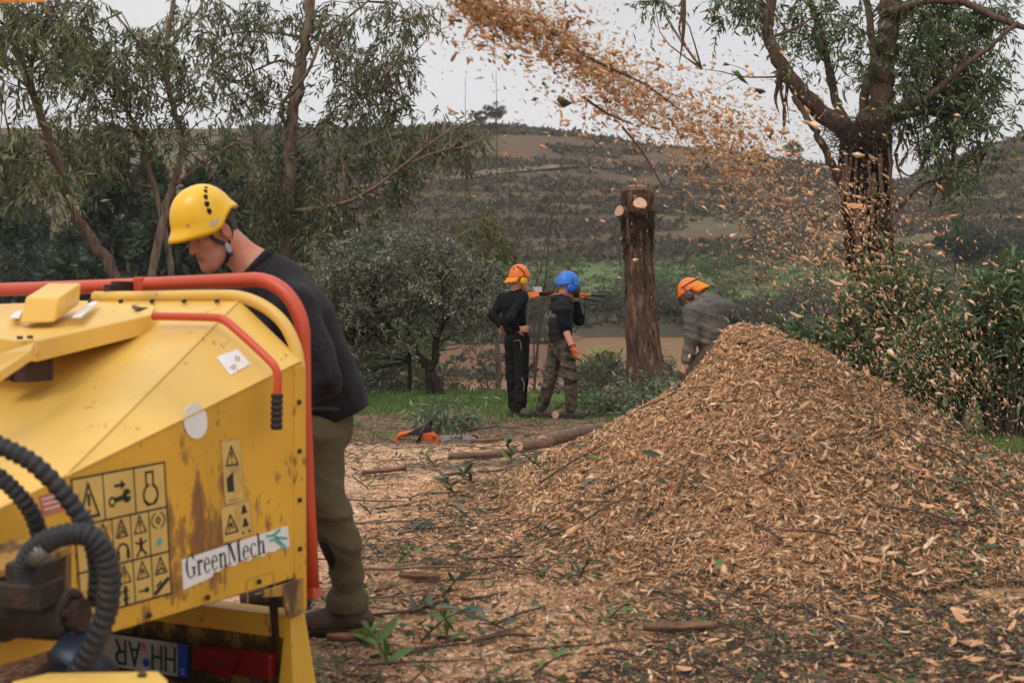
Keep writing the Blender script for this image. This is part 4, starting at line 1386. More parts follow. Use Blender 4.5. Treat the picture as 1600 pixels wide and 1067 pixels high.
def skin_colors(P, lips=True, stubble=0.0, blush=None):
    """P: head frame function -> vertex colours: lips, stubbled jaw, ruddier nose, cheeks and ears"""
    def fn(v):
        c = np.tile(SKIN, (len(v), 1))
        if P is None: return c
        O = P(0, 0, 0); F, L, U = P(1, 0, 0) - O, P(0, 1, 0) - O, P(0, 0, 1) - O
        F, L, U = F / (F @ F), L / (L @ L), U / (U @ U)
        f, l, u = (v - O) @ F, (v - O) @ L, (v - O) @ U
        near = (np.abs(f) < 0.16) & (np.abs(l) < 0.11) & (u > -0.16) & (u < 0.2)
        d_l = np.sqrt(((f - 0.1) / 0.02) ** 2 + (l / 0.026) ** 2 + ((u + 0.0715) / 0.014) ** 2)
        t = near * (1 - smooth(0.6, 1.1, d_l)) * 0.6
        jaw = near * smooth(-0.035, -0.055, u) * smooth(-0.02, 0.02, f) * (1 - smooth(.9, 1.3, d_l)) * stubble
        c = lerp(c, np.array([0.19, 0.125, 0.095]), jaw)
        c = lerp(c, np.array([0.42, 0.15, 0.115]), t)
        ml = near * (1 - smooth(0.5, 1.0, np.sqrt(((f - 0.1) / 0.03) ** 2 + (l / 0.028) ** 2 + ((u + 0.0715) / 0.0055) ** 2)))
        c = lerp(c, np.array([0.13, 0.05, 0.04]), ml * 0.85)
        no_ = near * (1 - smooth(0.6, 1.0, np.sqrt(((f - 0.11) / 0.012) ** 2 + ((np.abs(l) - 0.009) / 0.007) ** 2 + ((u + 0.045) / 0.005) ** 2)))
        c = lerp(c, np.array([0.12, 0.04, 0.03]), no_ * 0.8)
        ear = near * smooth(0.074, 0.082, np.abs(l)) * 0.5
        nose = near * smooth(0.1, 0.12, f) * 0.45
        c = lerp(c, np.array([0.56, 0.17, 0.11]), np.clip(ear + nose, 0, 1))
        eye = near * (1 - smooth(0.6, 1.0, np.sqrt(((np.abs(l) - 0.032) / 0.016) ** 2 + (u / 0.006) ** 2 + ((f - 0.088) / 0.02) ** 2)))
        c = lerp(c, np.array([0.16, 0.08, 0.06]), eye * 0.8)
        brow = near * (1 - smooth(0.5, 1.0, np.sqrt(((np.abs(l) - 0.032) / 0.024) ** 2 + ((u - 0.028) / 0.008) ** 2 + ((f - 0.095) / 0.025) ** 2)))
        c = lerp(c, np.array([0.10, 0.06, 0.04]), brow * 0.7)
        return c
    return fn


# ---- the man at the hopper
man = empty('person', W(520, 985, 5.05) * np.array([1, 1, 0]), 'man in black jumper, olive trousers and yellow helmet bending at the chipper', 'person')
Fh = np.array([-0.745 * math.cos(0.46), -0.667 * math.cos(0.46), -math.sin(0.46)])
hc = W(334, 362, 4.98)
tf = np.array([-0.86, -0.5, 0.0]); tl = np.array([0.5, -0.86, 0])
pel, wst, chs, upc, nck = W(506, 668, 5.10), W(496, 600, 5.1), W(466, 505, 5.07), W(432, 447, 5.04), W(406, 421, 5.03)
Ls, Le, Lw = W(462, 478, 4.86), W(503, 600, 4.74), W(420, 650, 4.62)
Rs, Re, Rw = W(392, 478, 5.2), W(338, 580, 5.12), W(350, 640, 4.95)
lh, lk, la = W(492, 700, 5.0), W(533, 850, 4.97), W(543, 945, 5.02)
rh, rk, ra_ = W(490, 690, 5.22), W(440, 820, 5.3), W(452, 930, 5.45)
b = Body(np.array([-1.45, 4.4, 0.12]), np.array([-0.45, 5.6, 1.75]), 0.0058)
Ph = head_sdf(b, hc, Fh)
F_, L_, U_ = frame(Fh)
b.cone(Ph(-0.03, 0, -0.035), nck + np.array([0.0, 0, -0.02]), 0.060, 0.070, 0.03)
chain(b, [nck, chs, wst, pel], [0.07, 0.11, 0.10, 0.09], 0.05)
chain(b, [Ls, Le, Lw], [0.05, 0.04, 0.028]); chain(b, [Rs, Re, Rw], [0.05, 0.04, 0.028])
b.cone(chs, Ls, 0.08, 0.05, 0.05); b.cone(chs, Rs, 0.08, 0.05, 0.05)
hand_sdf(b, Lw, (-0.8, -0.1, -0.4), (0, 0.6, -0.6), 1.0, 0.7); hand_sdf(b, Rw, (-0.3, -0.9, -0.2), (0, 0, -1), 1.0, 0.7, -1)
chain(b, [lh, lk, la], [0.065, 0.045, 0.035]); chain(b, [rh, rk, ra_], [0.065, 0.045, 0.035])
for q in (lh, rh): b.cone(pel, q, 0.08, 0.065, 0.03)
b.build('body', m_skin, man, skin_colors(Ph, True, 0.95))
# hair below the helmet
b = Body(np.array(hc) - 0.17, np.array(hc) + 0.2, 0.005)
b.ell(Ph(-0.004, 0, 0.05), (0.1015, 0.0795, 0.0945), np.stack([F_, L_, U_]), 0.01)
b.ell(Ph(-0.046, 0, -0.01), (0.048, 0.060, 0.045), np.stack([F_, L_, U_]), 0.02)
b.ell(Ph(0.075, 0, -0.05), (0.10, 0.2, 0.085), np.stack([F_, L_, U_]), 0.008, 'sub')
for q in (-1, 1): b.ell(Ph(-0.008, q * 0.085, -0.008), (0.028, 0.03, 0.038), np.stack([F_, L_, U_]), 0.006, 'sub')
b.ell(Ph(-0.02, 0, -0.09), (0.3, 0.3, 0.055), np.stack([F_, L_, U_]), 0.01, 'sub')
b.build('hair', m_hair, man)
# jumper
m_jump = knit('black_wool', (0.020, 0.018, 0.021), 0.45, 60, sheen=0.06, dirt=(0.05, 0.042, 0.038), dirt_scale=70, dirt_lo=.62, dirt_hi=.8)
b = Body(np.array([-1.45, 4.35, 0.5]), np.array([-0.42, 5.65, 1.6]), 0.0072)
chain(b, [wst + (0.03, 0, -0.04), W(488, 560, 5.08), chs, upc], [0.165, 0.160, 0.168, 0.125], 0.06, flat=(tf, 0.84))
b.cone(pel + (0.02, 0, 0.07), wst, 0.172, 0.165, 0.05, flat=(tf, 0.86))
b.cone(upc + tl * 0.02, Ls, 0.105, 0.082, 0.06); b.cone(upc - tl * 0.02, Rs, 0.105, 0.082, 0.06)
b.cone(upc, nck + (0.01, 0, 0.0), 0.11, 0.075, 0.04)
chain(b, [Ls, Le, Lw], [0.080, 0.066, 0.048], 0.03); chain(b, [Rs, Re, Rw], [0.082, 0.064, 0.046], 0.03)
b.warp(cloth_warp(0.007, 14, 3, np.array([.6, .2, .77]))); b.warp(crease_warp(0.013, 20, (.45, -.1, .88), 5, Le, .22)); b.warp(crease_warp(0.009, 17, (.7, .1, -.6), 6, wst, .3))
hem_n = np.array([0.35, 0.1, -0.93]); b.cut(W(525, 652, 5.1), hem_n / np.linalg.norm(hem_n))
b.cut(Lw - (Lw - Le) * 0.12, (Lw - Le) / np.linalg.norm(Lw - Le)) if False else None
nn_ = (Ph(-0.03, 0, -0.035) - nck); nn_ /= np.linalg.norm(nn_)
b.cone(nck + nn_ * 0.035, nck + nn_ * 0.2, 0.073, 0.08, 0.006, 'sub')
b.cut(nck + nn_ * 0.052, nn_)
b.build('jumper', m_jump, man, relax=3)
cu_ = np.cross(nn_, [0.2, 0.9, 0.1]); cu_ /= np.linalg.norm(cu_); cw_ = np.cross(nn_, cu_)
MB().tube([nck + nn_ * 0.020 + (cu_ * math.cos(q) + cw_ * math.sin(q)) * 0.081 for q in np.linspace(0, 2 * math.pi, 40)], 0.0165, 10, cap=False).build('ribbed_collar', m_jump, man)
MB().slab([W(356, 452, 4.9), W(364, 452, 4.9), W(363, 470, 4.89), W(356, 470, 4.89)], (0, -0.004, 0)).build('blue_collar_tag', mat('blue_fabric', (0.02, 0.09, 0.35), 0.8), man)
# trousers
OLV = np.array([0.108, 0.083, 0.049])
m_trs = knit('olive_cotton', tuple(OLV), 0.14, 40, attr='Col', sheen=0.03)
b = Body(np.array([-1.2, 4.7, 0.05]), np.array([-0.42, 5.75, 1.05]), 0.0072)
b.ell(pel + (-0.012, 0, 0.02), (0.142, 0.165, 0.15), None, 0.04)
chain(b, [lh + (0.0, 0, 0.02), (lh + lk) / 2 + (-.026, 0, 0), lk, (lk + la) / 2 + (0.014, 0, 0), la + (0, 0, -0.0)], [0.128, 0.102, 0.082, 0.069, 0.074], 0.03)
chain(b, [rh, (rh + rk) / 2, rk, ra_], [0.12, 0.10, 0.08, 0.075], 0.03)
ld = (la - lk) / np.linalg.norm(la - lk)
b.warp(cloth_warp(0.005, 16, 8, np.array([0.5, 0.2, 0.84]))); b.warp(crease_warp(0.014, 19, (.45, .2, .85), 9, lk + (0.02, 0, .06), .16)); b.warp(crease_warp(0.012, 16, (.75, -.2, .6), 10, lh + (.02, 0, -.02), .2)); b.warp(crease_warp(0.012, 30, (.1, 0, 1), 11, la + (0, 0, .05), .09))
b.cone(la + (0, 0, 0.012), la + (0, 0, -0.012), 0.086, 0.083, 0.012)
b.cut(la + (0, 0, -0.02), np.array([0, 0, -1.0]))
kp = lk + (-0.062, -0.05, -0.045)
def trs_col(v):
    c = np.tile(OLV, (len(v), 1))
    d = np.linalg.norm((v - kp) / np.array([0.05, 0.075, 0.075]), axis=1)
    return lerp(c, np.array([0.016, 0.015, 0.015]), 1 - smooth(0.85, 1.0, d))
b.build('trousers', m_trs, man, trs_col)
MB().tube([pel + np.array([0.155 * math.cos(a), 0.165 * math.sin(a), 0.085]) for a in np.linspace(0, 2 * math.pi, 24)], 0.012, 8, cap=False).build('belt', m_grip, man)


def boot(name, ankle, toe_dir, parent, material, L=0.29, s=1.0, sole=None, res=0.007):
    L = L - 0.02
    t = np.array([toe_dir[0], toe_dir[1], 0.0]); t /= np.linalg.norm(t)
    sd = np.array([-t[1], t[0], 0])
    g0 = np.array([ankle[0], ankle[1], 0]); gz0 = float(ground_z(g0[0], g0[1]))
    g0[2] = gz0 + 0.012
    b = Body(g0 - (0.33, 0.33, 0.06), g0 + (0.33, 0.33, ankle[2] - g0[2] + 0.08), res)
    b.cone(g0 + (0, 0, 0.06), np.array([ankle[0], ankle[1], ankle[2] + 0.02]), 0.048, 0.056, 0.03)
    b.cone(g0 - t * 0.05 + (0, 0, 0.045), g0 + t * (L - 0.13) + (0, 0, 0.04), 0.046, 0.042, 0.03)
    b.cone(g0 + t * (L - 0.16) + (0, 0, 0.042), g0 + t * (L - 0.11) + (0, 0, 0.036), 0.046, 0.040, 0.02)
    b.cone(g0 + t * 0.02 + (0, 0, 0.085), g0 + t * 0.1 + (0, 0, 0.05), 0.04, 0.035, 0.03)
    b.cut(g0 + (0, 0, 0.018), np.array([0, 0, -1.0]))
    o = b.build(name, material, parent)
    b2 = Body(g0 - (0.33, 0.33, 0.06), g0 + (0.33, 0.33, 0.12), res)
    b2.cone(g0 - t * 0.052 + (0, 0, 0.02), g0 + t * (L - 0.115) + (0, 0, 0.02), 0.047, 0.045, 0.02)
    b2.cut(g0 + (0, 0, 0.022), np.array([0, 0, 1.0])); b2.cut(g0 + (0, 0, -0.012), np.array([0, 0, -1.0]))
    b2.build('sole', sole or m_grip, o)
    return o


m_boot = mat('brown_leather', (0.06, 0.033, 0.02), 0.6, var=0.35, scale=25, bump=0.25, dirt=(0.2, 0.12, 0.07), dirt_scale=12, dirt_lo=.5, dirt_hi=.75)
bo = boot('boot', la + (0.01, 0, 0.0), (-0.97, -0.2), man, m_boot, 0.30, res=0.006)
boot('boot', ra_, (-0.97, -0.2), man, m_boot, 0.30)
lac = MB()
for k in range(4):
    p = la + np.array([-0.052 - 0.022 * k, -0.03, -0.045 - 0.014 * k])
    lac.tube(spline([p + (0.0, -0.03, -0.01), p + (-0.01, 0, 0.008), p + (0, 0.04, -0.01)], 6), 0.004, 6)
lac.build('laces', m_brown, bo)
# yellow climbing helmet
m_hy = mat('yellow_helmet_shell', (0.80, 0.47, 0.015), 0.3, var=0.06, scale=8, spec=0.5, dirt=(0.5, 0.33, 0.05), dirt_scale=14, dirt_lo=.66, dirt_hi=.8)
def rimf(p):
    a = abs((math.degrees(p) + 180) % 360 - 180)
    return float(np.interp(a, [0, 40, 70, 88, 105, 122, 150, 180], [91, 94, 98, 96, 84, 78, 82, 88]))
hm, hp = helmet_mesh(Ph(0.018, 0, 0.036), Fh, (0, 0, 1), 0.137, 0.112, 0.158, 0.0, rimf, 0.012, 0.022)
helm = hm.build('helmet', m_hy, man)
m_vent = mat('vent_dark', (0.012, 0.01, 0.008), 0.9)
for q in (1, -1):
    for i, (ph_, t_) in enumerate(((82, 0.70), (85, 0.59), (92, 0.49), (104, 0.42), (119, 0.375))):
        pts = []
        sz = (0.115, 0.125, 0.115, 0.1, 0.085)[i]
        for a in np.linspace(0, 2 * math.pi, 10, endpoint=False):
            dp = sz * math.cos(a) / max(0.5, math.sin(t_ * 1.55)) * 0.75; dt = 0.055 * math.sin(a) * (1.0 if math.cos(a) < 0 else 0.72)
            pts.append(hp(t_ + dt, math.radians(ph_) * q + dp * 0.8 * q, -0.0015))
        MB().add(pts, [tuple(range(10))[::q]]).build('vent', m_vent, helm)
def hstrip(path, w, material, name):
    m_ = MB(); vs = []
    for (t_, p_) in path:
        vs.append(hp(t_ - w / 2, math.radians(p_), -0.0018)); vs.append(hp(t_ + w / 2, math.radians(p_), -0.0018))
    m_.add(vs, [(2 * i, 2 * i + 1, 2 * i + 3, 2 * i + 2) for i in range(len(path) - 1)])
    m_.build(name, material, helm)
m_silver = mat('silver_print', (0.42, 0.42, 0.45), 0.35, 0.3, var=.1)
hstrip([(0.90, 72), (0.89, 78), (0.88, 84), (0.86, 90)], 0.028, m_silver, 'silver_badge')
hstrip([(0.85, 74), (0.84, 78), (0.84, 81)], 0.03, m_silver, 'silver_badge')
hstrip([(0.80, 34), (0.80, 37.5)], 0.05, m_grey_ink, 'size_mark'); hstrip([(0.80, 38.5), (0.80, 41)], 0.05, m_grey_ink, 'size_mark')
hstrip([(0.72, 26), (0.715, 34), (0.71, 42), (0.70, 48)], 0.008, mat('yellow_ridge', (0.9, 0.6, 0.08), .3), 'ridge')
hstrip([(0.80, 99), (0.74, 104), (0.69, 109), (0.64, 113)], 0.02, mat('yellow_ridge_light', (0.9, 0.6, 0.08), .3), 'ridge')
hstrip([(0.62, 150), (0.58, 160), (0.6, 170)], 0.06, m_silver, 'silver_badge')
# chin strap: two webbings meeting in a grey buckle below the ear
m_web = mat('dark_webbing', (0.03, 0.026, 0.026), 0.8, var=.3, scale=120)
def strap(pts, w):
    P_ = spline(pts, 14)
    m_ = MB(); vs = []
    for i, p in enumerate(P_):
        t = P_[min(i + 1, 14)] - P_[max(i - 1, 0)]; t /= np.linalg.norm(t)
        k = np.cross(t, L_); k /= np.linalg.norm(k)
        for (a_, b_) in ((-1, 0), (1, 0), (1, 1), (-1, 1)): vs.append(p + k * w / 2 * a_ + L_ * 0.003 * b_)
    fs = [(i * 4 + a, i * 4 + (a + 1) % 4, i * 4 + 4 + (a + 1) % 4, i * 4 + 4 + a) for i in range(14) for a in range(4)]
    m_.add(vs, fs); m_.build('chin_strap', m_web, helm)
bk = Ph(0.012, 0.0735, -0.066)
strap([Ph(0.064, 0.078, 0.028), Ph(0.05, 0.074, -0.012), bk + (0, 0, .01)], 0.016)
strap([Ph(-0.034, 0.082, 0.03), Ph(-0.026, 0.080, -0.02), bk + (0, 0, .005)], 0.014)
strap([bk, Ph(0.018, 0.064, -0.093), Ph(0.03, 0.045, -0.118), Ph(0.035, 0.0, -0.128)], 0.015)
MB().slab([bk + (F_ * 0.012 * math.cos(a) + U_ * 0.022 * math.sin(a)) for a in np.linspace(0, 2 * math.pi, 16, endpoint=False)], L_ * 0.009).build('strap_buckle', mat('grey_plastic', (0.33, 0.37, 0.42), .4), helm, 0.003)
MB().slab([bk - U_ * 0.026 + (F_ * 0.008 * a_ + U_ * 0.011 * b_) for a_, b_ in ((-1, -1), (1, -1), (1, 1), (-1, 1))], L_ * 0.008).build('strap_clip', mat('dark_blue_plastic', (0.03, 0.035, 0.06), .4), helm, 0.002)

# ---- shared kit of the three men by the stump
m_orange = mat('orange_helmet_shell', (0.75, 0.17, 0.02), 0.4, var=.1, scale=9)
m_oflap = mat('orange_neck_flap', (0.82, 0.25, 0.025), 0.75, var=.2, scale=20, bump=.2)
m_bluesh = mat('blue_helmet_shell', (0.015, 0.16, 0.55), 0.4, var=.08, scale=9)
m_bluec = mat('blue_ear_cup', (0.01, 0.09, 0.5), 0.4)
m_yelc = mat('yellow_ear_cup', (0.75, 0.40, 0.01), 0.4)
m_blackc = mat('black_cotton', (0.011, 0.011, 0.013), 0.9, var=.4, scale=30, bump=.25, bscale=120, spec=.12)
m_blacktr = mat('black_work_trousers', (0.012, 0.0105, 0.011), 0.85, var=.4, scale=18, bump=.5, spec=.15, dirt=(0.07, 0.05, 0.035), dirt_scale=5, dirt_lo=.6, dirt_hi=.85)
m_dkgrey = mat('charcoal_hoodie', (0.026, 0.024, 0.025), 0.9, var=.3, scale=40, bump=.5, spec=.12, dirt=(0.06, 0.05, 0.04), dirt_scale=6)
m_navy = mat('dark_navy_sleeve', (0.010, 0.012, 0.019), 0.9, var=.3, scale=40, bump=.5, spec=.12)
m_grey = mat('grey_hoodie', (0.115, 0.102, 0.092), 0.92, var=.35, scale=26, bump=.25, bscale=120, spec=.12, dirt=(0.25, 0.19, 0.135), dirt_scale=6, dirt_lo=.54, dirt_hi=.72)
m_browntr = mat('dusty_brown_trousers', (0.085, 0.058, 0.045), 0.9, var=.3, scale=22, bump=.4)
m_stripe = mat('pale_piping', (0.3, 0.3, 0.3), .6)
m_prnt = mat('white_print', (0.27, 0.27, 0.27), .8, var=.4, scale=40)
m_mesh = mat('visor_mesh', (0.035, 0.032, 0.032), .5, .3)
m_glove = mat('orange_glove', (0.55, 0.11, 0.015), .7, var=.2, scale=30)
m_gbt = mat('grey_dusty_boot', (0.075, 0.06, 0.05), .85, var=.3, scale=20, bump=.3)
# camouflage: brown, olive and dark blotches
m_camo, _n, _l, _b = new_mat('camouflage_cotton')
_b.inputs['Roughness'].default_value = .9
_tc = _n.new('ShaderNodeTexCoord'); _mp = _n.new('ShaderNodeMapping'); _mp.inputs['Scale'].default_value = (9, 9, 14)
_no = _n.new('ShaderNodeTexNoise'); _no.inputs['Scale'].default_value = 1.3; _no.inputs['Detail'].default_value = 2
_l.new(_tc.outputs['Object'], _mp.inputs['Vector']); _l.new(_mp.outputs['Vector'], _no.inputs['Vector'])
_r = ramp(_n, [(0.36, (0.018, 0.016, 0.012)), (0.43, (0.05, 0.045, 0.026)), (0.5, (0.11, 0.07, 0.042)), (0.57, (0.04, 0.03, 0.02)), (0.64, (0.15, 0.105, 0.065))])
_r.color_ramp.interpolation = 'CONSTANT'
_l.new(_no.outputs['Fac'], _r.inputs['Fac']); _l.new(_r.outputs['Color'], _b.inputs['Base Color'])


def ear_muff(helm_o, P, l, material, name='ear_cup', s=1.0, f0=0.0):
    L0 = P(0, 1, 0) - P(0, 0, 0); sgn = 1 if l > 0 else -1
    c0 = P(f0, l * 0.85, -0.012)
    m_ = MB()
    ax = L0 * sgn
    m_.tube([c0, c0 + ax * 0.012, c0 + ax * 0.034 * s, c0 + ax * 0.042 * s], [0.036 * s, 0.044 * s, 0.040 * s, 0.022 * s], 16)
    o = m_.build(name, material, helm_o)
    MB().tube(spline([c0 + ax * 0.03 + (0, 0, 0.02), P(f0, l * 1.25, 0.06), P(f0, l * 1.1, 0.10)], 8), 0.006, 6).build('muff_arm', m_grip, helm_o)
    return o


def strokes(pts_list, P0, ax, ay, nrm, w, material, name, parent):
    m_ = MB()
    for pts in pts_list:
        for a, b_ in zip(pts[:-1], pts[1:]):
            a = np.array(a, float); b_ = np.array(b_, float); t = (b_ - a) / (np.linalg.norm(b_ - a) + 1e-9); k_ = np.array([-t[1], t[0]]) * w / 2
            m_.slab([P0 + ax * q[0] + ay * q[1] for q in (a - k_, b_ - k_, b_ + k_, a + k_)], np.array(nrm) * 0.002)
    return m_.build(name, material, parent)


def project_to(body_pts, p, nrm, extra=0.006):
    return p + np.array(nrm) * extra


# ---- man with hands on hips
RS = 0.0108
Y1 = 14.75
p1 = empty('person', W(812, 652, Y1) * np.array([1, 1, 0]), 'man in black with orange cap helmet standing with hands on hips', 'person')
j = lambda x, y, dY=0.0: W(x, y, Y1 + dY)
hd = j(811, 438)
f1 = np.array([0.72, 0.69, 0.0])
b = Body(j(755, 660, -.6), j(850, 402, .6), RS)
Pm = head_sdf(b, hd, (0.85, 0.5, -0.02))
chain(b, [Pm(-0.03, 0, -0.05), j(805, 459), j(803, 490), j(808, 520)], [0.055, 0.06, 0.085, 0.075], 0.03)
ls1, le1, lw1 = j(786, 467, .12), j(770, 492, .08), j(783, 509, .0)
rs1, re1, rw1 = j(816, 466, -.14), j(797, 499, -.32), j(808, 515, -.20)
for s_, e_, w_ in ((ls1, le1, lw1), (rs1, re1, rw1)): chain(b, [s_, e_, w_], [0.05, 0.04, 0.03]); b.cone(j(803, 475), s_, 0.08, 0.05, 0.04)
hand_sdf(b, rw1, (0.92, 0.15, 0.05), (0.1, 0.95, 0), 1.05, 0.25, -1); hand_sdf(b, lw1, (0.5, 0.5, -0.7), (0.3, -0.3, -.3), 1.0, 0.4, 1)
h1, h2 = j(800, 530, .06), j(815, 530, -.08)
k1, k2 = j(801, 590, .08), j(815, 590, -.08)
a1, a2 = j(804, 642, .08), j(811, 645, -.10)
for h_, k_, a_ in ((h1, k1, a1), (h2, k2, a2)): chain(b, [h_, k_, a_], [0.065, 0.045, 0.035])
b.build('body', m_skin, p1, skin_colors(Pm))
b = Body(j(755, 560, -.6), j(850, 440, .6), RS)
chain(b, [j(806, 518), j(803, 497), j(802, 477)], [0.150, 0.145, 0.165], 0.05, flat=(f1, 0.8))
for s_, e_, w_ in ((ls1, le1, lw1), (rs1, re1, rw1)):
    b.cone(j(803, 470), s_, 0.10, 0.075, 0.05); chain(b, [s_, e_, w_ + (e_ - w_) * 0.12], [0.072, 0.062, 0.045], 0.025)
b.cone(j(804, 466), j(808, 455), 0.085, 0.065, 0.04)
b.warp(cloth_warp(0.004, 20, 31)); b.warp(crease_warp(0.015, 22, (.4, 0, .9), 32, re1, .3)); b.cut(j(806, 519), np.array([0, 0, -1.0])); b.cut(Pm(-0.02, 0, -0.085), np.array([0.2, 0, 0.98]))
b.build('jacket', m_blackc, p1)
b = Body(j(770, 662, -.6), j(850, 500, .6), RS)
b.cone(j(806, 512), j(808, 532), 0.132, 0.136, 0.03, flat=(f1, 0.8))
chain(b, [h1, k1, a1 + (0, 0, .02)], [0.10, 0.082, 0.078], 0.02); chain(b, [h2, k2, a2 + (0, 0, .02)], [0.103, 0.086, 0.082], 0.02)
b.warp(crease_warp(0.017, 22, (.35, 0, .94), 33, k2, .3)); b.warp(crease_warp(0.016, 26, (.2, 0, 1), 34, a2 + (0, 0, .1), .2))
b.cut(j(806, 512), np.array([0, 0, 1.0])); b.cut(a2 + (0, 0, -0.03), np.array([0, 0, -1.0]))
b.build('trousers', m_blacktr, p1)
for pts in ([(804, 533), (812, 532), (815, 548)], [(815, 590), (819, 600), (818, 612)]):
    MB().tube(spline([j(x, y, -0.21) for x, y in pts], 8), 0.0035, 5).build('pocket_zip', m_stripe, p1)
boot('boot', a1 + (0, 0, -0.02), (0.85, 0.3), p1, m_gbt, 0.27, res=RS); boot('boot', a2 + (0, 0, -0.01), (0.75, -0.6), p1, m_gbt, 0.27, res=RS)
def rim1(p):
    a = abs((math.degrees(p) + 180) % 360 - 180)
    return float(np.interp(a, [0, 60, 100, 180], [84, 88, 92, 96]))
hm, hp1 = helmet_mesh(Pm(0.0, 0, 0.035), (0.85, 0.5, 0.0), (0.12, 0.05, 1), 0.128, 0.108, 0.15, 0.0, rim1, 0.006, 0.03, 36, 12)
hl = hm.build('helmet', m_orange, p1)
# neck flap hanging at the back of the helmet
m_ = MB(); vs = []
for i, a in enumerate(np.linspace(115, 245, 15)):
    for kk in range(4):
        p = hp1(0.97, math.radians(a), -0.004)
        out = np.array([-0.85, -0.5, 0]) * (0.016 * kk + 0.006 * math.sin(i * 1.7) * kk)
        vs.append(p + out + np.array([0, 0, -0.019 * kk]))
m_.add(vs, [(i * 4 + k_, i * 4 + k_ + 1, i * 4 + k_ + 5, i * 4 + k_ + 4) for i in range(14) for k_ in range(3)], sm=True)
fl = m_.build('neck_flap', m_oflap, hl); sd_ = fl.modifiers.new('thickness', 'SOLIDIFY'); sd_.thickness = 0.004
strokes([[(-.02, 0), (-.01, .02), (0, 0)], [(.006, 0), (.006, .02), (.018, .02)], [(-.022, -.008), (.02, -.008)]], hp1(0.55, math.radians(205), -0.002), np.array([0.5, -0.85, 0]), np.array([0.2, .1, .97]), (-0.85, -0.5, 0.1), 0.006, m_grip, 'helmet_mark', hl)
ear_muff(hl, Pm, -0.1, m_yelc, s=1.05); ear_muff(hl, Pm, 0.1, m_yelc)
MB().tube(spline([Pm(0.0, -0.1, 0.09), Pm(-0.05, -0.10, 0.14), Pm(-0.07, -0.05, 0.16)], 8), 0.006, 6).build('muff_wire', m_grip, hl)

# ---- man carrying a pole saw
Y2 = 14.55
p2 = empty('person', W(872, 645, Y2) * np.array([1, 1, 0]), 'man in blue helmet and camouflage trousers carrying a pole saw', 'person')
j = lambda x, y, dY=0.0: W(x, y, Y2 + dY)
hd = j(886, 449)
f2 = np.array([0.93, 0.33, 0.0]); l2 = np.array([-0.33, 0.93, 0])
b = Body(j(830, 655, -.6), j(925, 415, .6), RS)
Pm2 = head_sdf(b, hd, (0.93, 0.25, -0.22))
chain(b, [Pm2(-0.03, 0, -0.05), j(880, 468), j(877, 495), j(877, 530)], [0.055, 0.06, 0.085, 0.075], 0.03)
rs2, re2, rw2 = j(878, 481, -.19), j(882, 512, -.2), j(895, 544, -.27)
ls2, le2, lw2 = j(884, 479, .2), j(905, 500, .2), j(901, 476, .12)
chain(b, [rs2, re2, rw2], [0.055, 0.046, 0.032]); chain(b, [ls2, le2, lw2], [0.05, 0.04, 0.03])
for s_ in (rs2, ls2): b.cone(j(878, 480), s_, 0.08, 0.05, 0.04)
h1, h2 = j(870, 540, .08), j(882, 540, -.08)
k1, k2 = j(860, 590, .06), j(891, 588, -.12)
a1, a2 = j(847, 634, .1), j(893, 636, -.12)
for h_, k_, a_ in ((h1, k1, a1), (h2, k2, a2)): chain(b, [h_, k_, a_], [0.065, 0.045, 0.035])
b.build('body', m_skin, p2, skin_colors(Pm2))
b = Body(j(830, 560, -.6), j(925, 440, .6), RS)
chain(b, [j(876, 528), j(876, 505), j(877, 483)], [0.152, 0.150, 0.160], 0.05, flat=(f2, 0.84))
b.cone(j(878, 474), j(882, 464), 0.10, 0.078, 0.05)
b.ell(j(871, 465, -.02), (0.085, 0.11, 0.06), None, 0.025); b.ell(j(868, 458, -.02), (0.05, 0.08, 0.03), None, 0.02, 'sub')
for s_ in (rs2, ls2): b.cone(j(878, 478), s_, 0.10, 0.075, 0.05)
b.warp(cloth_warp(0.004, 20, 41)); b.warp(crease_warp(0.014, 20, (.5, 0, .86), 42)); b.cut(j(876, 534), np.array([0, 0, -1.0]))
b.cone(Pm2(0, 0, -0.06), Pm2(0, 0, 0.1), 0.075, 0.09, 0.006, 'sub')
b.build('hoodie', m_dkgrey, p2)
for nm, (s_, e_, w_) in (('r', (rs2, re2, re2 + (rw2 - re2) * 0.06)), ('l', (ls2, le2, lw2))):
    b = Body(np.minimum(np.minimum(s_, e_), w_) - 0.15, np.maximum(np.maximum(s_, e_), w_) + 0.15, RS)
    chain(b, [s_, e_, w_], [0.08, 0.068, 0.058 if nm == 'r' else 0.045], 0.02); b.warp(crease_warp(0.016, 24, (.25, 0, .97), 43, e_, .2))
    b.build('sleeve', m_navy, p2)
b = Body(j(830, 655, -.6), j(925, 510, .6), RS)
b.cone(j(876, 528), j(876, 545), 0.136, 0.138, 0.03, flat=(f2, 0.84))
chain(b, [h1, k1, a1 + (0, 0, -.03)], [0.108, 0.084, 0.074], 0.02); chain(b, [h2, k2, a2 + (0, 0, -.03)], [0.108, 0.088, 0.076], 0.02)
b.warp(crease_warp(0.017, 22, (.35, 0, .94), 45, k2, .3)); b.warp(crease_warp(0.016, 26, (.3, 0, 1), 46, a1 + (0, 0, .1), .2))
b.cut(j(876, 527), np.array([0, 0, 1.0])); b.cut(a1 + (0, 0, -0.06), np.array([0, 0, -1.0]))
b.build('trousers', m_camo, p2)
boot('boot', a1, (0.9, -0.35), p2, m_gbt, 0.27, res=RS); boot('boot', a2, (0.9, -0.35), p2, m_gbt, 0.27, res=RS)
gb = Body(rw2 - 0.2, rw2 + 0.2, 0.006)
gb.cone(rw2 + (rw2 - re2) / np.linalg.norm(rw2 - re2) * -0.03, rw2, 0.037, 0.036, 0.02)
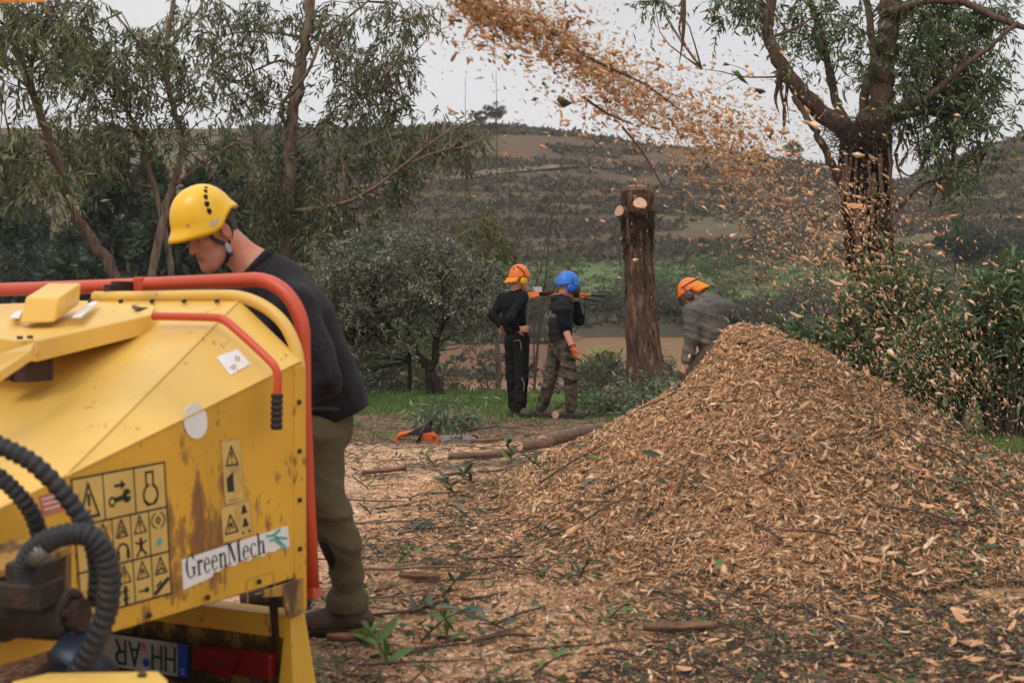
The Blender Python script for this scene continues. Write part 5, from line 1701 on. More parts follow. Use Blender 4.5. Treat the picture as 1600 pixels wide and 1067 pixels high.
hand_sdf(gb, rw2, (0.25, -0.1, -0.95), (0.9, 0.35, 0.2), 1.05, 0.8, 1)
gb.build('glove', m_glove, p2)
MB().tube([rw2 - (rw2 - re2) * 0.12, rw2 - (rw2 - re2) * 0.04], 0.041, 12).build('glove_cuff', m_grip, p2)
def rim2(p):
    a = abs((math.degrees(p) + 180) % 360 - 180)
    return float(np.interp(a, [0, 50, 95, 140, 180], [80, 90, 92, 104, 106]))
hm, hp2 = helmet_mesh(Pm2(-0.005, 0, 0.03), (0.93, 0.25, -0.22), (0, 0, 1), 0.135, 0.115, 0.155, 0.0, rim2, 0.006, 0.01, 36, 12)
hl2 = hm.build('helmet', m_bluesh, p2)
ear_muff(hl2, Pm2, -0.108, m_bluec, s=1.15, f0=0.012); ear_muff(hl2, Pm2, 0.108, m_bluec, s=1.1)
m_ = MB(); vs = []
for a in np.linspace(-75, 75, 11):
    c_, s_ = math.cos(math.radians(a)), math.sin(math.radians(a))
    vs += [Pm2(0.02 + 0.135 * c_, 0.118 * s_, 0.035), Pm2(0.03 + 0.128 * c_, 0.108 * s_, -0.085)]
m_.add(vs, [(2 * i, 2 * i + 1, 2 * i + 3, 2 * i + 2) for i in range(10)], sm=True)
vz = m_.build('visor', m_mesh, hl2); vz.modifiers.new('thickness', 'SOLIDIFY').thickness = 0.003
bk2 = j(866, 497, -.13)
strokes([[(-.075, -.02), (-.06, .025), (-.045, -.02)], [(-.03, -.035), (-.012, .06), (.002, -.02)], [(-.02, .005), (.0, .005)], [(.012, -.02), (.012, .015), (.03, .015)], [(.012, 0), (.026, 0)], [(.012, -.02), (.03, -.02)], [(.04, -.02), (.04, .015), (.058, -.02), (.058, .015)]],
        j(861.5, 493, -.165), np.array([0.96, -0.25, 0]), np.array([0, 0, 1.0]), (-0.25, -0.96, 0), 0.006, m_prnt, 'chest_print', p2)
MB().tube(spline([j(889, 478, -.13), j(892, 490, -.14), j(892, 497, -.14)], 8), 0.004, 5).build('drawstring', m_grip, p2)

saw = empty('pole_saw', j(878, 468, 0.1), 'orange pole saw carried level on the shoulder of the blue-helmeted man', 'pole saw')
m_sorange = mat('orange_plastic', (0.66, 0.14, 0.015), .4, var=.1); m_clear = mat('pale_tank', (0.42, 0.40, 0.37), .3, var=.1); m_alu = mat('dark_shaft', (0.03, 0.028, 0.026), .45)
sy = 0.16
MB().hexa([j(826, 467, sy - .07), j(843, 463, sy - .07), j(843, 463, sy + .07), j(826, 467, sy + .07), j(824, 457, sy - .05), j(842, 455, sy - .05), j(842, 455, sy + .05), j(824, 457, sy + .05)]).build('engine_housing', m_sorange, saw, 0.01)
MB().hexa([j(836, 457, sy - .05), j(847, 457, sy - .05), j(847, 457, sy + .05), j(836, 457, sy + .05), j(832, 448.5, sy - .04), j(847, 448.5, sy - .04), j(847, 448.5, sy + .04), j(832, 448.5, sy + .04)]).build('fuel_tank', m_clear, saw, 0.006)
MB().tube([j(842, 459, sy), j(852, 457, sy), j(866, 459, sy)], [0.025, 0.04, 0.02], 10).build('clutch_cover', m_brown, saw)
MB().tube([j(848, 460, sy), j(925, 461, sy - .05)], 0.016, 10).build('shaft', m_sorange, saw)
MB().tube([j(924, 461, sy - .05), j(946, 462, sy - .06)], 0.018, 10).build('shaft_end', m_alu, saw)
MB().tube([j(900, 463, sy - .06), j(915, 466, sy - .08)], 0.014, 8).build('second_rod', m_sorange, saw)
MB().tube([j(913, 466, sy - .08), j(933, 470, sy - .09)], 0.017, 8).build('rod_end', m_alu, saw)
MB().tube(spline([j(912, 468, sy), j(914, 490, sy), j(905, 507, sy), j(897, 520, sy)], 12), 0.006, 6).build('harness_strap', m_grip, saw)

# ---- man stooping behind the heap
Y3 = 12.9
p3 = empty('person', W(1100, 600, Y3) * np.array([1, 1, 0]), 'man in grey hoodie and orange helmet stooping behind the chip heap', 'person')
j = lambda x, y, dY=0.0: W(x, y, Y3 + dY)
hd = j(1082, 460, .12)
f3 = np.array([-0.75, 0.55, -0.5])
b = Body(j(1030, 640, -.8), j(1185, 420, .8), RS)
Pm3 = head_sdf(b, hd, (-0.80, 0.35, -0.55))
chain(b, [Pm3(-0.03, 0, -0.05), j(1102, 470, .05), j(1110, 505), j(1120, 552)], [0.055, 0.06, 0.09, 0.08], 0.03)
ls3, le3, lw3 = j(1081, 487, -.08), j(1081, 530, -.12), j(1072, 566, -.08)
rs3, re3, rw3 = j(1135, 482, .10), j(1152, 505, .25), j(1150, 530, .4)
chain(b, [ls3, le3, lw3], [0.055, 0.045, 0.03]); chain(b, [rs3, re3, rw3], [0.05, 0.04, 0.03])
for s_ in (ls3, rs3): b.cone(j(1108, 485), s_, 0.09, 0.05, 0.04)
hand_sdf(b, lw3, (-0.3, 0.1, -0.9), (0.6, 0.5, 0), 1.05, 0.5, 1); hand_sdf(b, rw3, (-0.3, 0.5, -0.8), (-0.6, 0, 0), 1.0, 0.5, -1)
h1, k1, a1 = j(1112, 556, -.1), j(1078, 583, -.02), j(1092, 655, .1)
h2, k2, a2 = j(1130, 560, .1), j(1125, 615, .3), j(1140, 665, .2)
for h_, k_, a_ in ((h1, k1, a1), (h2, k2, a2)): chain(b, [h_, k_, a_], [0.08, 0.055, 0.045])
b.build('body', m_skin, p3, skin_colors(Pm3))
b = Body(j(1030, 640, -.8), j(1185, 420, .8), RS)
bt = np.array([0.25, -0.95, 0.1]); bt /= np.linalg.norm(bt)
chain(b, [j(1118, 552), j(1113, 520), j(1108, 490)], [0.160, 0.182, 0.195], 0.06, flat=(bt, 0.78))
b.cone(j(1107, 480), j(1100, 467, .05), 0.13, 0.085, 0.05)
b.ell(j(1104, 470, -.03), (0.11, 0.09, 0.05), None, 0.03)
b.cone(j(1100, 482), ls3, 0.11, 0.088, 0.05); b.cone(j(1118, 480), rs3, 0.11, 0.085, 0.05)
chain(b, [ls3, le3, lw3 + (le3 - lw3) * 0.12], [0.086, 0.078, 0.056], 0.025); chain(b, [rs3, re3, rw3], [0.082, 0.07, 0.05], 0.025)
b.warp(cloth_warp(0.007, 15, 51, np.array([.5, 0, .86]))); b.warp(crease_warp(0.016, 20, (.3, 0, .95), 52, le3, .35))
b.cut(j(1119, 562), np.array([0.1, 0, -1.0]))
b.build('hoodie', m_grey, p3)
b = Body(j(1030, 680, -.8), j(1185, 520, .8), RS)
b.cone(j(1118, 548), j(1120, 562), 0.145, 0.155, 0.04)
chain(b, [h1, k1, a1], [0.125, 0.098, 0.085], 0.03); chain(b, [h2, k2, a2], [0.12, 0.1, 0.085], 0.03)
b.warp(cloth_warp(0.006, 24, 55))
b.build('trousers', m_browntr, p3)
boot('boot', a1 * np.array([1, 1, 0]) + (0, 0, .12), (-0.9, 0.3), p3, m_gbt, 0.3, res=RS); boot('boot', a2 * np.array([1, 1, 0]) + (0, 0, .12), (-0.9, 0.3), p3, m_gbt, 0.3, res=RS)
def rim3(p):
    a = abs((math.degrees(p) + 180) % 360 - 180)
    return float(np.interp(a, [0, 60, 100, 180], [86, 90, 90, 88]))
hm, hp3 = helmet_mesh(Pm3(0.0, 0, 0.035), (-0.80, 0.35, -0.55), (0, 0, 1), 0.130, 0.112, 0.145, 0.0, rim3, 0.006, 0.02, 36, 12)
hl3 = hm.build('helmet', m_orange, p3)
m_ = MB(); vs = []
B3 = Pm3(-1, 0, 0) - Pm3(0, 0, 0); D3 = Pm3(0, 0, -1) - Pm3(0, 0, 0)
for i, a in enumerate(np.linspace(95, 265, 17)):
    for kk in range(5):
        p = hp3(0.80, math.radians(a), -0.006)
        vs.append(p + np.array([0.82, -0.2, -0.42]) * (0.034 * kk + 0.0012 * kk * math.sin(i * 1.3)))
m_.add(vs, [(i * 5 + k_, i * 5 + k_ + 1, i * 5 + k_ + 6, i * 5 + k_ + 5) for i in range(16) for k_ in range(4)], sm=True)
fl = m_.build('neck_flap', m_oflap, hl3); fl.modifiers.new('thickness', 'SOLIDIFY').thickness = 0.004
ear_muff(hl3, Pm3, 0.106, mat('grey_ear_cup', (0.06, 0.06, 0.07), .4), s=1.15, f0=0.01); ear_muff(hl3, Pm3, -0.106, m_grip)
MB().tube(spline([hp3(0.72, math.radians(a), -0.008) for a in (70, 90, 120, 150, 180, 210, 240, 270, 290)], 24), 0.005, 6).build('head_band', m_grip, hl3)
MB().slab([Pm3(0.13, -0.08, 0.03), Pm3(0.13, 0.08, 0.03), Pm3(0.14, 0.075, -0.09), Pm3(0.14, -0.075, -0.09)], (-0.004, 0, 0)).build('visor', m_mesh, hl3)
strokes([[(-.06, -.03), (-.045, .02), (-.025, -.025)], [(-.055, -.008), (-.03, -.008)], [(-.012, -.02), (-.02, -.005), (-.008, .008), (.004, -.006), (-.012, -.02)], [(.014, -.015), (.016, .012)], [(.022, .045), (.046, -.035)], [(.045, .012), (.09, .02)], [(.042, -.004), (.085, .002)], [(-.055, -.045), (.02, -.012)]],
        j(1108, 474, -.165), np.array([1.0, 0.05, 0.1]), np.array([-0.08, -0.15, 1.0]), (0, -1, 0.1), 0.0055, m_prnt, 'back_print', p3)
# ------------------------------------------------------------------ vegetation
def leaf_mat(name, trans=0.22, rough=0.55, var=0.15):
    return mat(name, (0.08, 0.1, 0.05), rough, attr='Col', var=var, scale=25, spec=0.35, trans=trans)


m_leaf = leaf_mat('leaf', 0.3)
m_bark_smooth = mat('smooth_gum_bark', (0.21, 0.145, 0.105), 0.85, var=0.35, scale=5, stretch=(3, 3, 0.7), bump=0.4, bscale=22, dirt=(0.06, 0.04, 0.03), dirt_scale=3.5, dirt_lo=.5, dirt_hi=.66)
m_bark_red = mat('reddish_gum_bark', (0.125, 0.078, 0.055), 0.9, var=0.4, scale=6, stretch=(5, 5, 0.6), bump=0.6, bscale=26, dirt=(0.05, 0.03, 0.022), dirt_scale=4, dirt_lo=.48, dirt_hi=.62)
m_bark_dark = mat('dark_bark', (0.045, 0.033, 0.026), 0.95, var=0.4, scale=9, stretch=(3, 3, 0.7), bump=0.7, bscale=30)
m_twig = mat('twig_bark', (0.075, 0.05, 0.038), 0.9, var=0.3, scale=20)
EUC = np.array([[0.070, 0.082, 0.038], [0.092, 0.103, 0.050], [0.12, 0.125, 0.070], [0.05, 0.062, 0.034], [0.125, 0.085, 0.05], [0.10, 0.115, 0.04]])
EUC_P = np.array([0.3, 0.28, 0.16, 0.16, 0.04, 0.06])
OLI = np.array([[0.10, 0.108, 0.068], [0.145, 0.15, 0.105], [0.065, 0.074, 0.05], [0.19, 0.2, 0.165], [0.08, 0.075, 0.05]])
OLI_P = np.array([0.34, 0.24, 0.25, 0.1, 0.07])
OLE = np.array([[0.055, 0.088, 0.038], [0.075, 0.115, 0.052], [0.04, 0.066, 0.028], [0.115, 0.15, 0.085], [0.12, 0.13, 0.04]])
OLE_P = np.array([0.32, 0.28, 0.24, 0.12, 0.04])
SCR = np.array([[0.07, 0.07, 0.042], [0.1, 0.1, 0.07], [0.052, 0.052, 0.034], [0.085, 0.072, 0.054], [0.11, 0.12, 0.05]])
SCR_P = np.array([0.3, 0.25, 0.22, 0.15, 0.08])


def unit(a):
    return a / (np.linalg.norm(a, axis=-1, keepdims=True) + 1e-9)


def leaves_np(B, D, L, Wd, g, bend=0.0):
    """pointed leaf blades: base, two shoulders, tip; bend > 0 adds a drooping middle (6 vertices, 2 quads)"""
    n = len(B)
    S = unit(np.cross(D, g.normal(0, 1, (n, 3))))
    L = L[:, None]; Wd = Wd[:, None]
    if bend == 0:
        m_ = B + D * L * 0.42
        v = np.stack([B, m_ + S * Wd, B + D * L, m_ - S * Wd], 1).reshape(-1, 3)
        f = np.arange(n * 4).reshape(n, 4)
        return v, f, 4
    dn = np.array([0, 0, -1.0])
    m1 = B + D * L * 0.36; m2 = B + D * L * 0.72 + dn * L * bend * 0.35
    tip = B + D * L + dn * L * bend
    v = np.stack([B, m1 + S * Wd, m2 + S * Wd * 0.75, tip, m2 - S * Wd * 0.75, m1 - S * Wd], 1).reshape(-1, 3)
    k = np.arange(n)[:, None] * 6
    f = np.concatenate([k + np.array([0, 1, 5, 5]), k + np.array([1, 2, 4, 5]), k + np.array([2, 3, 4, 4])], 0)
    f = np.concatenate([k + np.array([[0, 1, 4, 5]]), k + np.array([[1, 2, 3, 4]])], 0)
    return v, f, 6


def sprays(C0, R, per, leaf_L, leaf_W, g, pal, pp, droop=0.55, twig_len=0.45, nl=11, out=0.5):
    """leafy twigs round cluster centres: returns leaf verts, faces, colours and twig slivers"""
    nC = len(C0)
    S = np.repeat(C0, per, 0) + g.normal(0, 1, (nC * per, 3)) * np.repeat(R, per)[:, None] * 0.5
    T = unit(g.normal(0, 1, (len(S), 3)) * np.array([1, 1, 0.75]) + (S - np.repeat(C0, per, 0)) * out / np.repeat(R, per)[:, None] + np.array([0, 0, -droop]))
    TL = twig_len * g.uniform(0.5, 1.3, len(S))
    shade = g.uniform(0.62, 1.5, (len(S), 1))
    t = np.tile(np.linspace(0.12, 1.0, nl), (len(S), 1)) + g.uniform(-0.04, 0.04, (len(S), nl))
    B = S[:, None] + T[:, None] * (TL[:, None] * t)[..., None] + np.array([0, 0, -1.0]) * (0.22 * droop * TL[:, None] * t * t)[..., None]
    D = unit(T[:, None] * 0.5 + g.normal(0, 0.62, B.shape) + np.array([0, 0, -droop]))
    B = B.reshape(-1, 3); D = D.reshape(-1, 3)
    n = len(B)
    L = leaf_L * g.uniform(0.6, 1.3, n); Wd = leaf_W * g.uniform(0.7, 1.2, n) * 0.5
    v, f, k = leaves_np(B, D, L, Wd, g)
    col = 1.55 * pal[g.choice(len(pal), n, p=pp)] * np.repeat(shade, nl, 0) * g.uniform(0.85, 1.15, (n, 1))
    a = T; b_ = unit(np.cross(T, [0.3, 0.2, 0.9])); c_ = np.cross(a, b_)
    r = np.full(len(S), 0.006)
    tv, tf_ = slivers(S + T * TL[:, None] * 0.45, a, b_, c_, TL * 1.0, r, r, g)
    return v, f, np.repeat(col, k, 0), tv, tf_


def limb_tube(pts, r0, r1, seg=9, n=None, wob=0.0, seed=0):
    n = n or max(8, 5 * len(pts))
    P = spline(pts, n)
    g = np.random.default_rng(seed)
    if wob: P = [p + g.normal(0, wob, 3) for p in P]
    rr = [r0 + (r1 - r0) * (i / n) for i in range(n + 1)]
    rr = [r * g.uniform(0.93, 1.08) for r in rr]
    return P, rr


def build_tree(name, base, label, cat, limbs, ell, Y, bark, leaf, seed, group=None, crown='crown', dens=1.0, depth=1.0, twig_mat=None, link_r=0.012, thin=1.0):
    """limbs: lists of (px,py,dY) with start/end radius; ell: foliage ellipses (px,py,rx,ry,clusters)"""
    g = np.random.default_rng(seed)
    t = empty(name, base, label, cat, group)
    allp = []
    for i, (pts, r0, r1) in enumerate(limbs):
        pts3 = [W(p[0], p[1], Y + (p[2] if len(p) > 2 else 0)) for p in pts]
        if i == 0 or pts[0][1] > 540:
            gp_ = at_ground(pts[0][0], pts3[0][1]) - np.array([0, 0, .12])
            if gp_[2] < pts3[0][2] - .15: pts3 = [gp_] + pts3
        P, rr = limb_tube(pts3, r0 * thin, r1 * thin, wob=r1 * 0.2, seed=seed + i)
        MB().tube(P, rr, 10).build('trunk' if i == 0 else 'limb', bark, t)
        allp += P[len(P) // 4:]
    allp = np.array(allp)
    CC = []; RR = []
    for (x, y, rx, ry, n) in ell:
        n = max(1, int(n * dens))
        for _ in range(n):
            a = g.uniform(0, 6.283); q = math.sqrt(g.random())
            CC.append(W(x + rx * q * math.cos(a), y + ry * q * math.sin(a), Y + g.normal(0, 1) * depth * 0.6 * (rx / FPX * Y + 0.3)))
            RR.append(min(rx, ry) / FPX * Y * g.uniform(0.35, 0.7))
    CC = np.array(CC); RR = np.maximum(np.array(RR), 0.12)
    # branchlets from the nearest limb to each spray
    br = MB()
    for c_, r_ in zip(CC, RR):
        d = np.linalg.norm(allp - c_ + np.array([0, 0, 0.25]), axis=1)
        k = int(np.argmin(d))
        p0 = allp[k]; dist = np.linalg.norm(c_ - p0)
        mid = (p0 + c_) / 2 + np.array([g.normal(0, .12), g.normal(0, .12), 0.10 + g.normal(0, .1)]) * dist
        br.tube(spline([p0, mid, c_], 5), [link_r * (1.0 + dist * 0.5), link_r, link_r * 0.85, link_r * 0.7, link_r * 0.55, link_r * 0.35], 5)
    if len(br.v): br.build('branches', twig_mat or bark, t)['kind'] = 'stuff'
    v, f, c_, tv, tf_ = sprays(CC, RR, leaf['per'], leaf['L'], leaf['W'], g, leaf['pal'], leaf['pp'], leaf.get('droop', .55), leaf.get('twig', .45), leaf.get('nl', 11), leaf.get('out', .5))
    o = link(crown, mesh_np(crown, v, f, c_), leaf.get('mat', m_leaf), t); o['kind'] = 'stuff'
    o = link('twigs', mesh_np('twigs', tv, tf_), m_twig, t); o['kind'] = 'stuff'
    return t


euc = dict(per=5, L=0.155, W=0.036, pal=EUC, pp=EUC_P, droop=0.75, twig=0.42, nl=10)
gz_ = lambda x, y: float(terrain(x, y))


def at_ground(px, Y):
    x = (px - 800) / FPX * Y
    return np.array([x, Y, gz_(x, Y)])


# -- leaning gum at the left edge
Y = 16.5
g0 = at_ground(190, Y)
build_tree('eucalyptus_tree', g0, 'eucalyptus leaning out of the picture at the far left, peeling bark', 'tree',
           [([(205, 560), (180, 430), (150, 385), (122, 345), (100, 290), (82, 235), (52, 150), (26, 75), (8, 0), (-10, -60)], 0.13, 0.06),
            ([(52, 150, -.1), (50, 100, -.2), (70, 40, -.3), (80, -30, -.3)], 0.045, 0.02), ([(45, 140, .1), (15, 110, .2), (-30, 90, .3)], 0.03, 0.015),
            ([(75, 235, -.1), (40, 240, -.3), (-20, 225, -.4)], 0.03, 0.012)],
           [(45, 30, 65, 45, 22), (-10, 20, 40, 60, 12), (75, 95, 35, 30, 6), (20, 120, 35, 25, 4), (30, 225, 55, 28, 10), (-20, 235, 40, 30, 8), (65, 290, 50, 30, 9), (20, 265, 40, 25, 6), (115, 15, 50, 30, 9)],
           Y, m_bark_red, euc, 201, depth=1.2, thin=0.64)
# -- two-stemmed gum behind the man
Y = 20.0
g0 = at_ground(245, Y)
t1 = build_tree('eucalyptus_tree', g0, 'two-stemmed eucalyptus with thin forking trunks behind the yellow helmet', 'tree',
           [([(238, 560), (240, 430), (250, 365), (268, 295), (285, 232), (275, 180), (262, 130), (262, 60), (270, 0), (275, -60)], 0.125, 0.05),
            ([(268, 560, .2), (268, 430, .2), (252, 335, .2), (235, 270, .2), (214, 205, .1), (185, 150, 0), (160, 110, -.1), (140, 60, -.2)], 0.10, 0.025),
            ([(272, 290), (310, 262, -.2), (352, 232, -.3), (395, 215, -.4)], 0.05, 0.015),
            ([(236, 292, .1), (200, 285, .3), (160, 262, .4), (115, 250, .5)], 0.035, 0.012),
            ([(262, 100), (235, 70, -.2), (200, 45, -.3), (170, 10, -.4)], 0.05, 0.018), ([(258, 125), (225, 85, .3), (190, 20, .4)], 0.04, 0.015),
            ([(262, 60), (300, 30, .2), (330, -20, .3)], 0.035, 0.015)],
           [(110, 70, 45, 40, 12), (150, 60, 50, 50, 16), (200, 90, 55, 40, 15), (150, 130, 50, 35, 12), (215, 150, 45, 35, 8), (120, 185, 50, 30, 9), (180, 200, 55, 28, 9), (235, 50, 45, 40, 12), (300, 60, 35, 50, 10),
            (310, 150, 35, 35, 7), (260, 205, 40, 25, 5), (105, 260, 55, 28, 9), (170, 245, 50, 25, 7), (355, 225, 35, 18, 5), (90, 225, 40, 25, 5), (310, 195, 30, 25, 4)],
           Y, m_bark_smooth, euc, 202, depth=1.0, thin=0.62)
# -- tall straight gum
Y = 22.0
g0 = at_ground(452, Y)
build_tree('eucalyptus_tree', g0, 'tallest eucalyptus, its straight tan trunk rising behind the black jumper', 'tree',
           [([(440, 560), (446, 430), (450, 330), (453, 240), (462, 160), (472, 90), (484, 20), (492, -50)], 0.17, 0.13),
            ([(448, 200), (440, 165, -.3), (470, 130, -.5), (489, 95, -.6), (505, 60, -.6), (560, 15, -.7), (600, -20, -.8)], 0.06, 0.02),
            ([(468, 110), (440, 95, .2), (400, 110, .3), (370, 130, .4)], 0.04, 0.012), ([(474, 60), (430, 52, .2), (380, 50, .3), (340, 60, .3)], 0.04, 0.012),
            ([(478, 50), (520, 80, -.3), (560, 110, -.4), (600, 130, -.5)], 0.045, 0.014),
            ([(452, 225), (500, 195, .2), (530, 165, .3), (560, 150, .4)], 0.04, 0.012),
            ([(450, 330), (520, 322, -.6), (575, 300, -.8), (625, 262, -.9), (690, 212, -1.0), (742, 188, -1.1)], 0.055, 0.015),
            ([(640, 255, -.9), (690, 235, -1.0), (730, 230, -1.1)], 0.022, 0.01),
            ([(450, 300), (425, 270, .2), (400, 230, .3)], 0.04, 0.014), ([(448, 380), (420, 340, -.3), (395, 310, -.4)], 0.04, 0.014)],
           [(330, 30, 60, 40, 12), (350, 90, 50, 40, 10), (400, 40, 50, 40, 11), (420, 110, 50, 35, 10), (380, 150, 40, 30, 7), (430, 15, 40, 25, 6), (440, 180, 35, 25, 4),
            (545, 40, 60, 45, 18), (600, 60, 50, 60, 18), (540, 110, 50, 40, 14), (600, 130, 38, 40, 12), (560, 175, 55, 35, 15), (610, 190, 35, 35, 9), (520, 220, 40, 28, 8), (655, 25, 28, 30, 6),
            (700, 205, 45, 28, 11), (725, 225, 28, 35, 7), (650, 230, 40, 28, 9), (620, 275, 40, 28, 8), (580, 250, 40, 35, 10), (600, 305, 30, 25, 5),
            (400, 240, 45, 30, 10), (430, 290, 55, 35, 16), (490, 300, 55, 35, 14), (410, 340, 55, 30, 14), (470, 350, 60, 35, 16), (530, 330, 45, 30, 9), (440, 400, 60, 30, 14), (510, 385, 50, 25, 8)],
           Y, m_bark_smooth, euc, 203, depth=0.9, thin=0.7)

# -- small grey-leaved tree beside the men
oli = dict(per=7, L=0.066, W=0.023, pal=OLI, pp=OLI_P, droop=0.0, twig=0.24, nl=15, out=0.8)
Y = 16.9
g0 = at_ground(684, Y)
build_tree('olive_tree', g0, 'low round grey-green tree with dark forked trunk beside the standing man', 'tree',
           [([(688, 640), (684, 610), (674, 585), (668, 572), (650, 552), (625, 530), (600, 500), (585, 470)], 0.085, 0.03),
            ([(672, 582), (680, 560), (682, 530), (692, 505), (697, 470), (690, 430)], 0.06, 0.02), ([(625, 530, -.1), (570, 520, -.3), (520, 520, -.4)], 0.035, 0.012),
            ([(640, 545, .1), (640, 500, .3), (650, 440, .5)], 0.035, 0.012), ([(694, 500), (730, 470, -.2), (760, 450, -.3)], 0.03, 0.01), ([(690, 520, .1), (670, 470, .3), (660, 420, .4)], 0.025, 0.01)],
           [(560, 420, 60, 45, 26), (630, 400, 70, 40, 30), (700, 420, 55, 40, 24), (750, 450, 40, 45, 18), (520, 470, 55, 50, 28), (600, 470, 70, 45, 34), (680, 470, 60, 40, 26), (750, 505, 35, 30, 11), (540, 530, 55, 45, 26),
            (600, 522, 45, 25, 9), (550, 590, 40, 35, 14)],
           Y, m_bark_dark, oli, 204, depth=0.9, link_r=0.008)
# -- yellowish young gum behind it
Y = 24.0
g0 = at_ground(765, Y)
build_tree('eucalyptus_sapling', g0, 'bushy yellow-green young eucalyptus behind the low grey tree', 'tree',
           [([(778, 560), (772, 480), (762, 420), (768, 370), (755, 335)], 0.06, 0.02), ([(764, 420), (790, 395, .2), (812, 385, .3)], 0.02, 0.01), ([(765, 440), (735, 425, .1), (700, 420, .2)], 0.02, 0.01)],
           [(755, 350, 30, 28, 12), (775, 375, 32, 25, 10), (745, 390, 30, 25, 8), (785, 415, 30, 28, 9), (760, 440, 40, 30, 9), (735, 365, 20, 15, 3)],
           Y, m_bark_smooth, dict(euc, pal=np.array([[0.085, 0.10, 0.04], [0.12, 0.125, 0.05], [0.06, 0.072, 0.03], [0.14, 0.11, 0.05], [0.09, 0.09, 0.05], [0.13, 0.15, 0.05]]), L=0.12), 205, link_r=0.008)

# -- great shaggy gum on the right
Y = 20.5
g0 = at_ground(1372, Y)
gum = build_tree('shaggy_eucalyptus', g0, 'huge multi-limbed eucalyptus with shredding red bark and hanging strips', 'tree',
           [([(1376, 640), (1368, 520), (1364, 420), (1358, 340), (1352, 270), (1358, 215), (1372, 170)], 0.355, 0.27),
            ([(1366, 200), (1378, 150), (1384, 90), (1390, 30), (1394, -60)], 0.20, 0.15),
            ([(1345, 235), (1318, 205, -.1), (1275, 168, -.2), (1240, 130, -.3), (1218, 95, -.3), (1201, 60, -.3), (1203, 20, -.3), (1210, -40, -.3)], 0.16, 0.07),
            ([(1330, 320), (1303, 265, -.2), (1285, 225, -.3), (1265, 190, -.4), (1240, 150, -.4)], 0.07, 0.045),
            ([(1325, 195), (1308, 165, .2), (1297, 115, .3), (1285, 60, .4), (1265, 0, .5), (1255, -40, .5)], 0.075, 0.04),
            ([(1350, 185), (1352, 140, .3), (1366, 95, .4), (1360, 40, .5), (1355, -20, .5)], 0.09, 0.05),
            ([(1378, 180, -.2), (1420, 165, -.3), (1460, 145, -.5), (1500, 108, -.7), (1545, 75, -.8), (1590, 35, -.9)], 0.075, 0.03),
            ([(1385, 190, .1), (1430, 178, .2), (1462, 178, .3), (1482, 200, .3), (1491, 235, .3), (1480, 280, .3), (1474, 320, .3)], 0.055, 0.025),
            ([(1388, 20, -.2), (1450, 2, -.4), (1510, 6, -.5), (1555, 28, -.6), (1625, 52, -.7)], 0.07, 0.04),
            ([(1203, 60, -.3), (1240, 45, -.2), (1275, 25, 0)], 0.03, 0.012), ([(1290, 90, .3), (1275, 60, .6), (1230, 50, .8)], 0.03, 0.012),
            ([(1222, 120, -.3), (1195, 121, -.5), (1160, 120, -.6), (1125, 112, -.7), (1096, 108, -.8)], 0.018, 0.004),
            ([(1160, 120, -.6), (1140, 128, -.7), (1118, 140, -.8)], 0.008, 0.003), ([(1180, 121, -.5), (1160, 108, -.6), (1130, 98, -.7)], 0.008, 0.003),
            ([(1400, 330, .1), (1440, 290, .2), (1480, 280, .2), (1520, 285, .2), (1532, 250, .2)], 0.03, 0.012),
            ([(1400, 260, -.1), (1420, 275, -.2), (1440, 262, -.2)], 0.02, 0.008)],
           [(1170, 15, 50, 22, 9), (1225, 30, 45, 35, 8), (1285, 25, 55, 35, 12), (1320, 90, 40, 35, 7), (1245, 70, 40, 25, 5), (1345, 40, 30, 40, 7), (1150, -10, 40, 15, 5),
            (1430, 60, 45, 50, 24), (1475, 50, 50, 45, 24), (1520, 70, 45, 45, 20), (1450, 120, 50, 40, 22), (1510, 130, 50, 40, 20), (1420, 165, 40, 35, 12), (1475, 190, 50, 40, 17), (1540, 30, 35, 30, 8),
            (1525, 175, 28, 28, 8), (1515, 225, 35, 35, 9), (1545, 115, 20, 25, 4), (1450, 230, 30, 35, 6), (1490, 270, 40, 25, 5), (1440, 10, 40, 20, 8), (1560, 165, 20, 15, 1), (1040, 0, 40, 10, 4), (1500, 310, 40, 18, 3), (1580, 15, 25, 15, 2)],
           Y, m_bark_red, dict(euc, per=5, droop=0.5, pal=np.array([[0.055, 0.078, 0.032], [0.07, 0.095, 0.04], [0.09, 0.115, 0.05], [0.045, 0.058, 0.027], [0.11, 0.08, 0.045], [0.085, 0.12, 0.03]])), 206, depth=0.8)
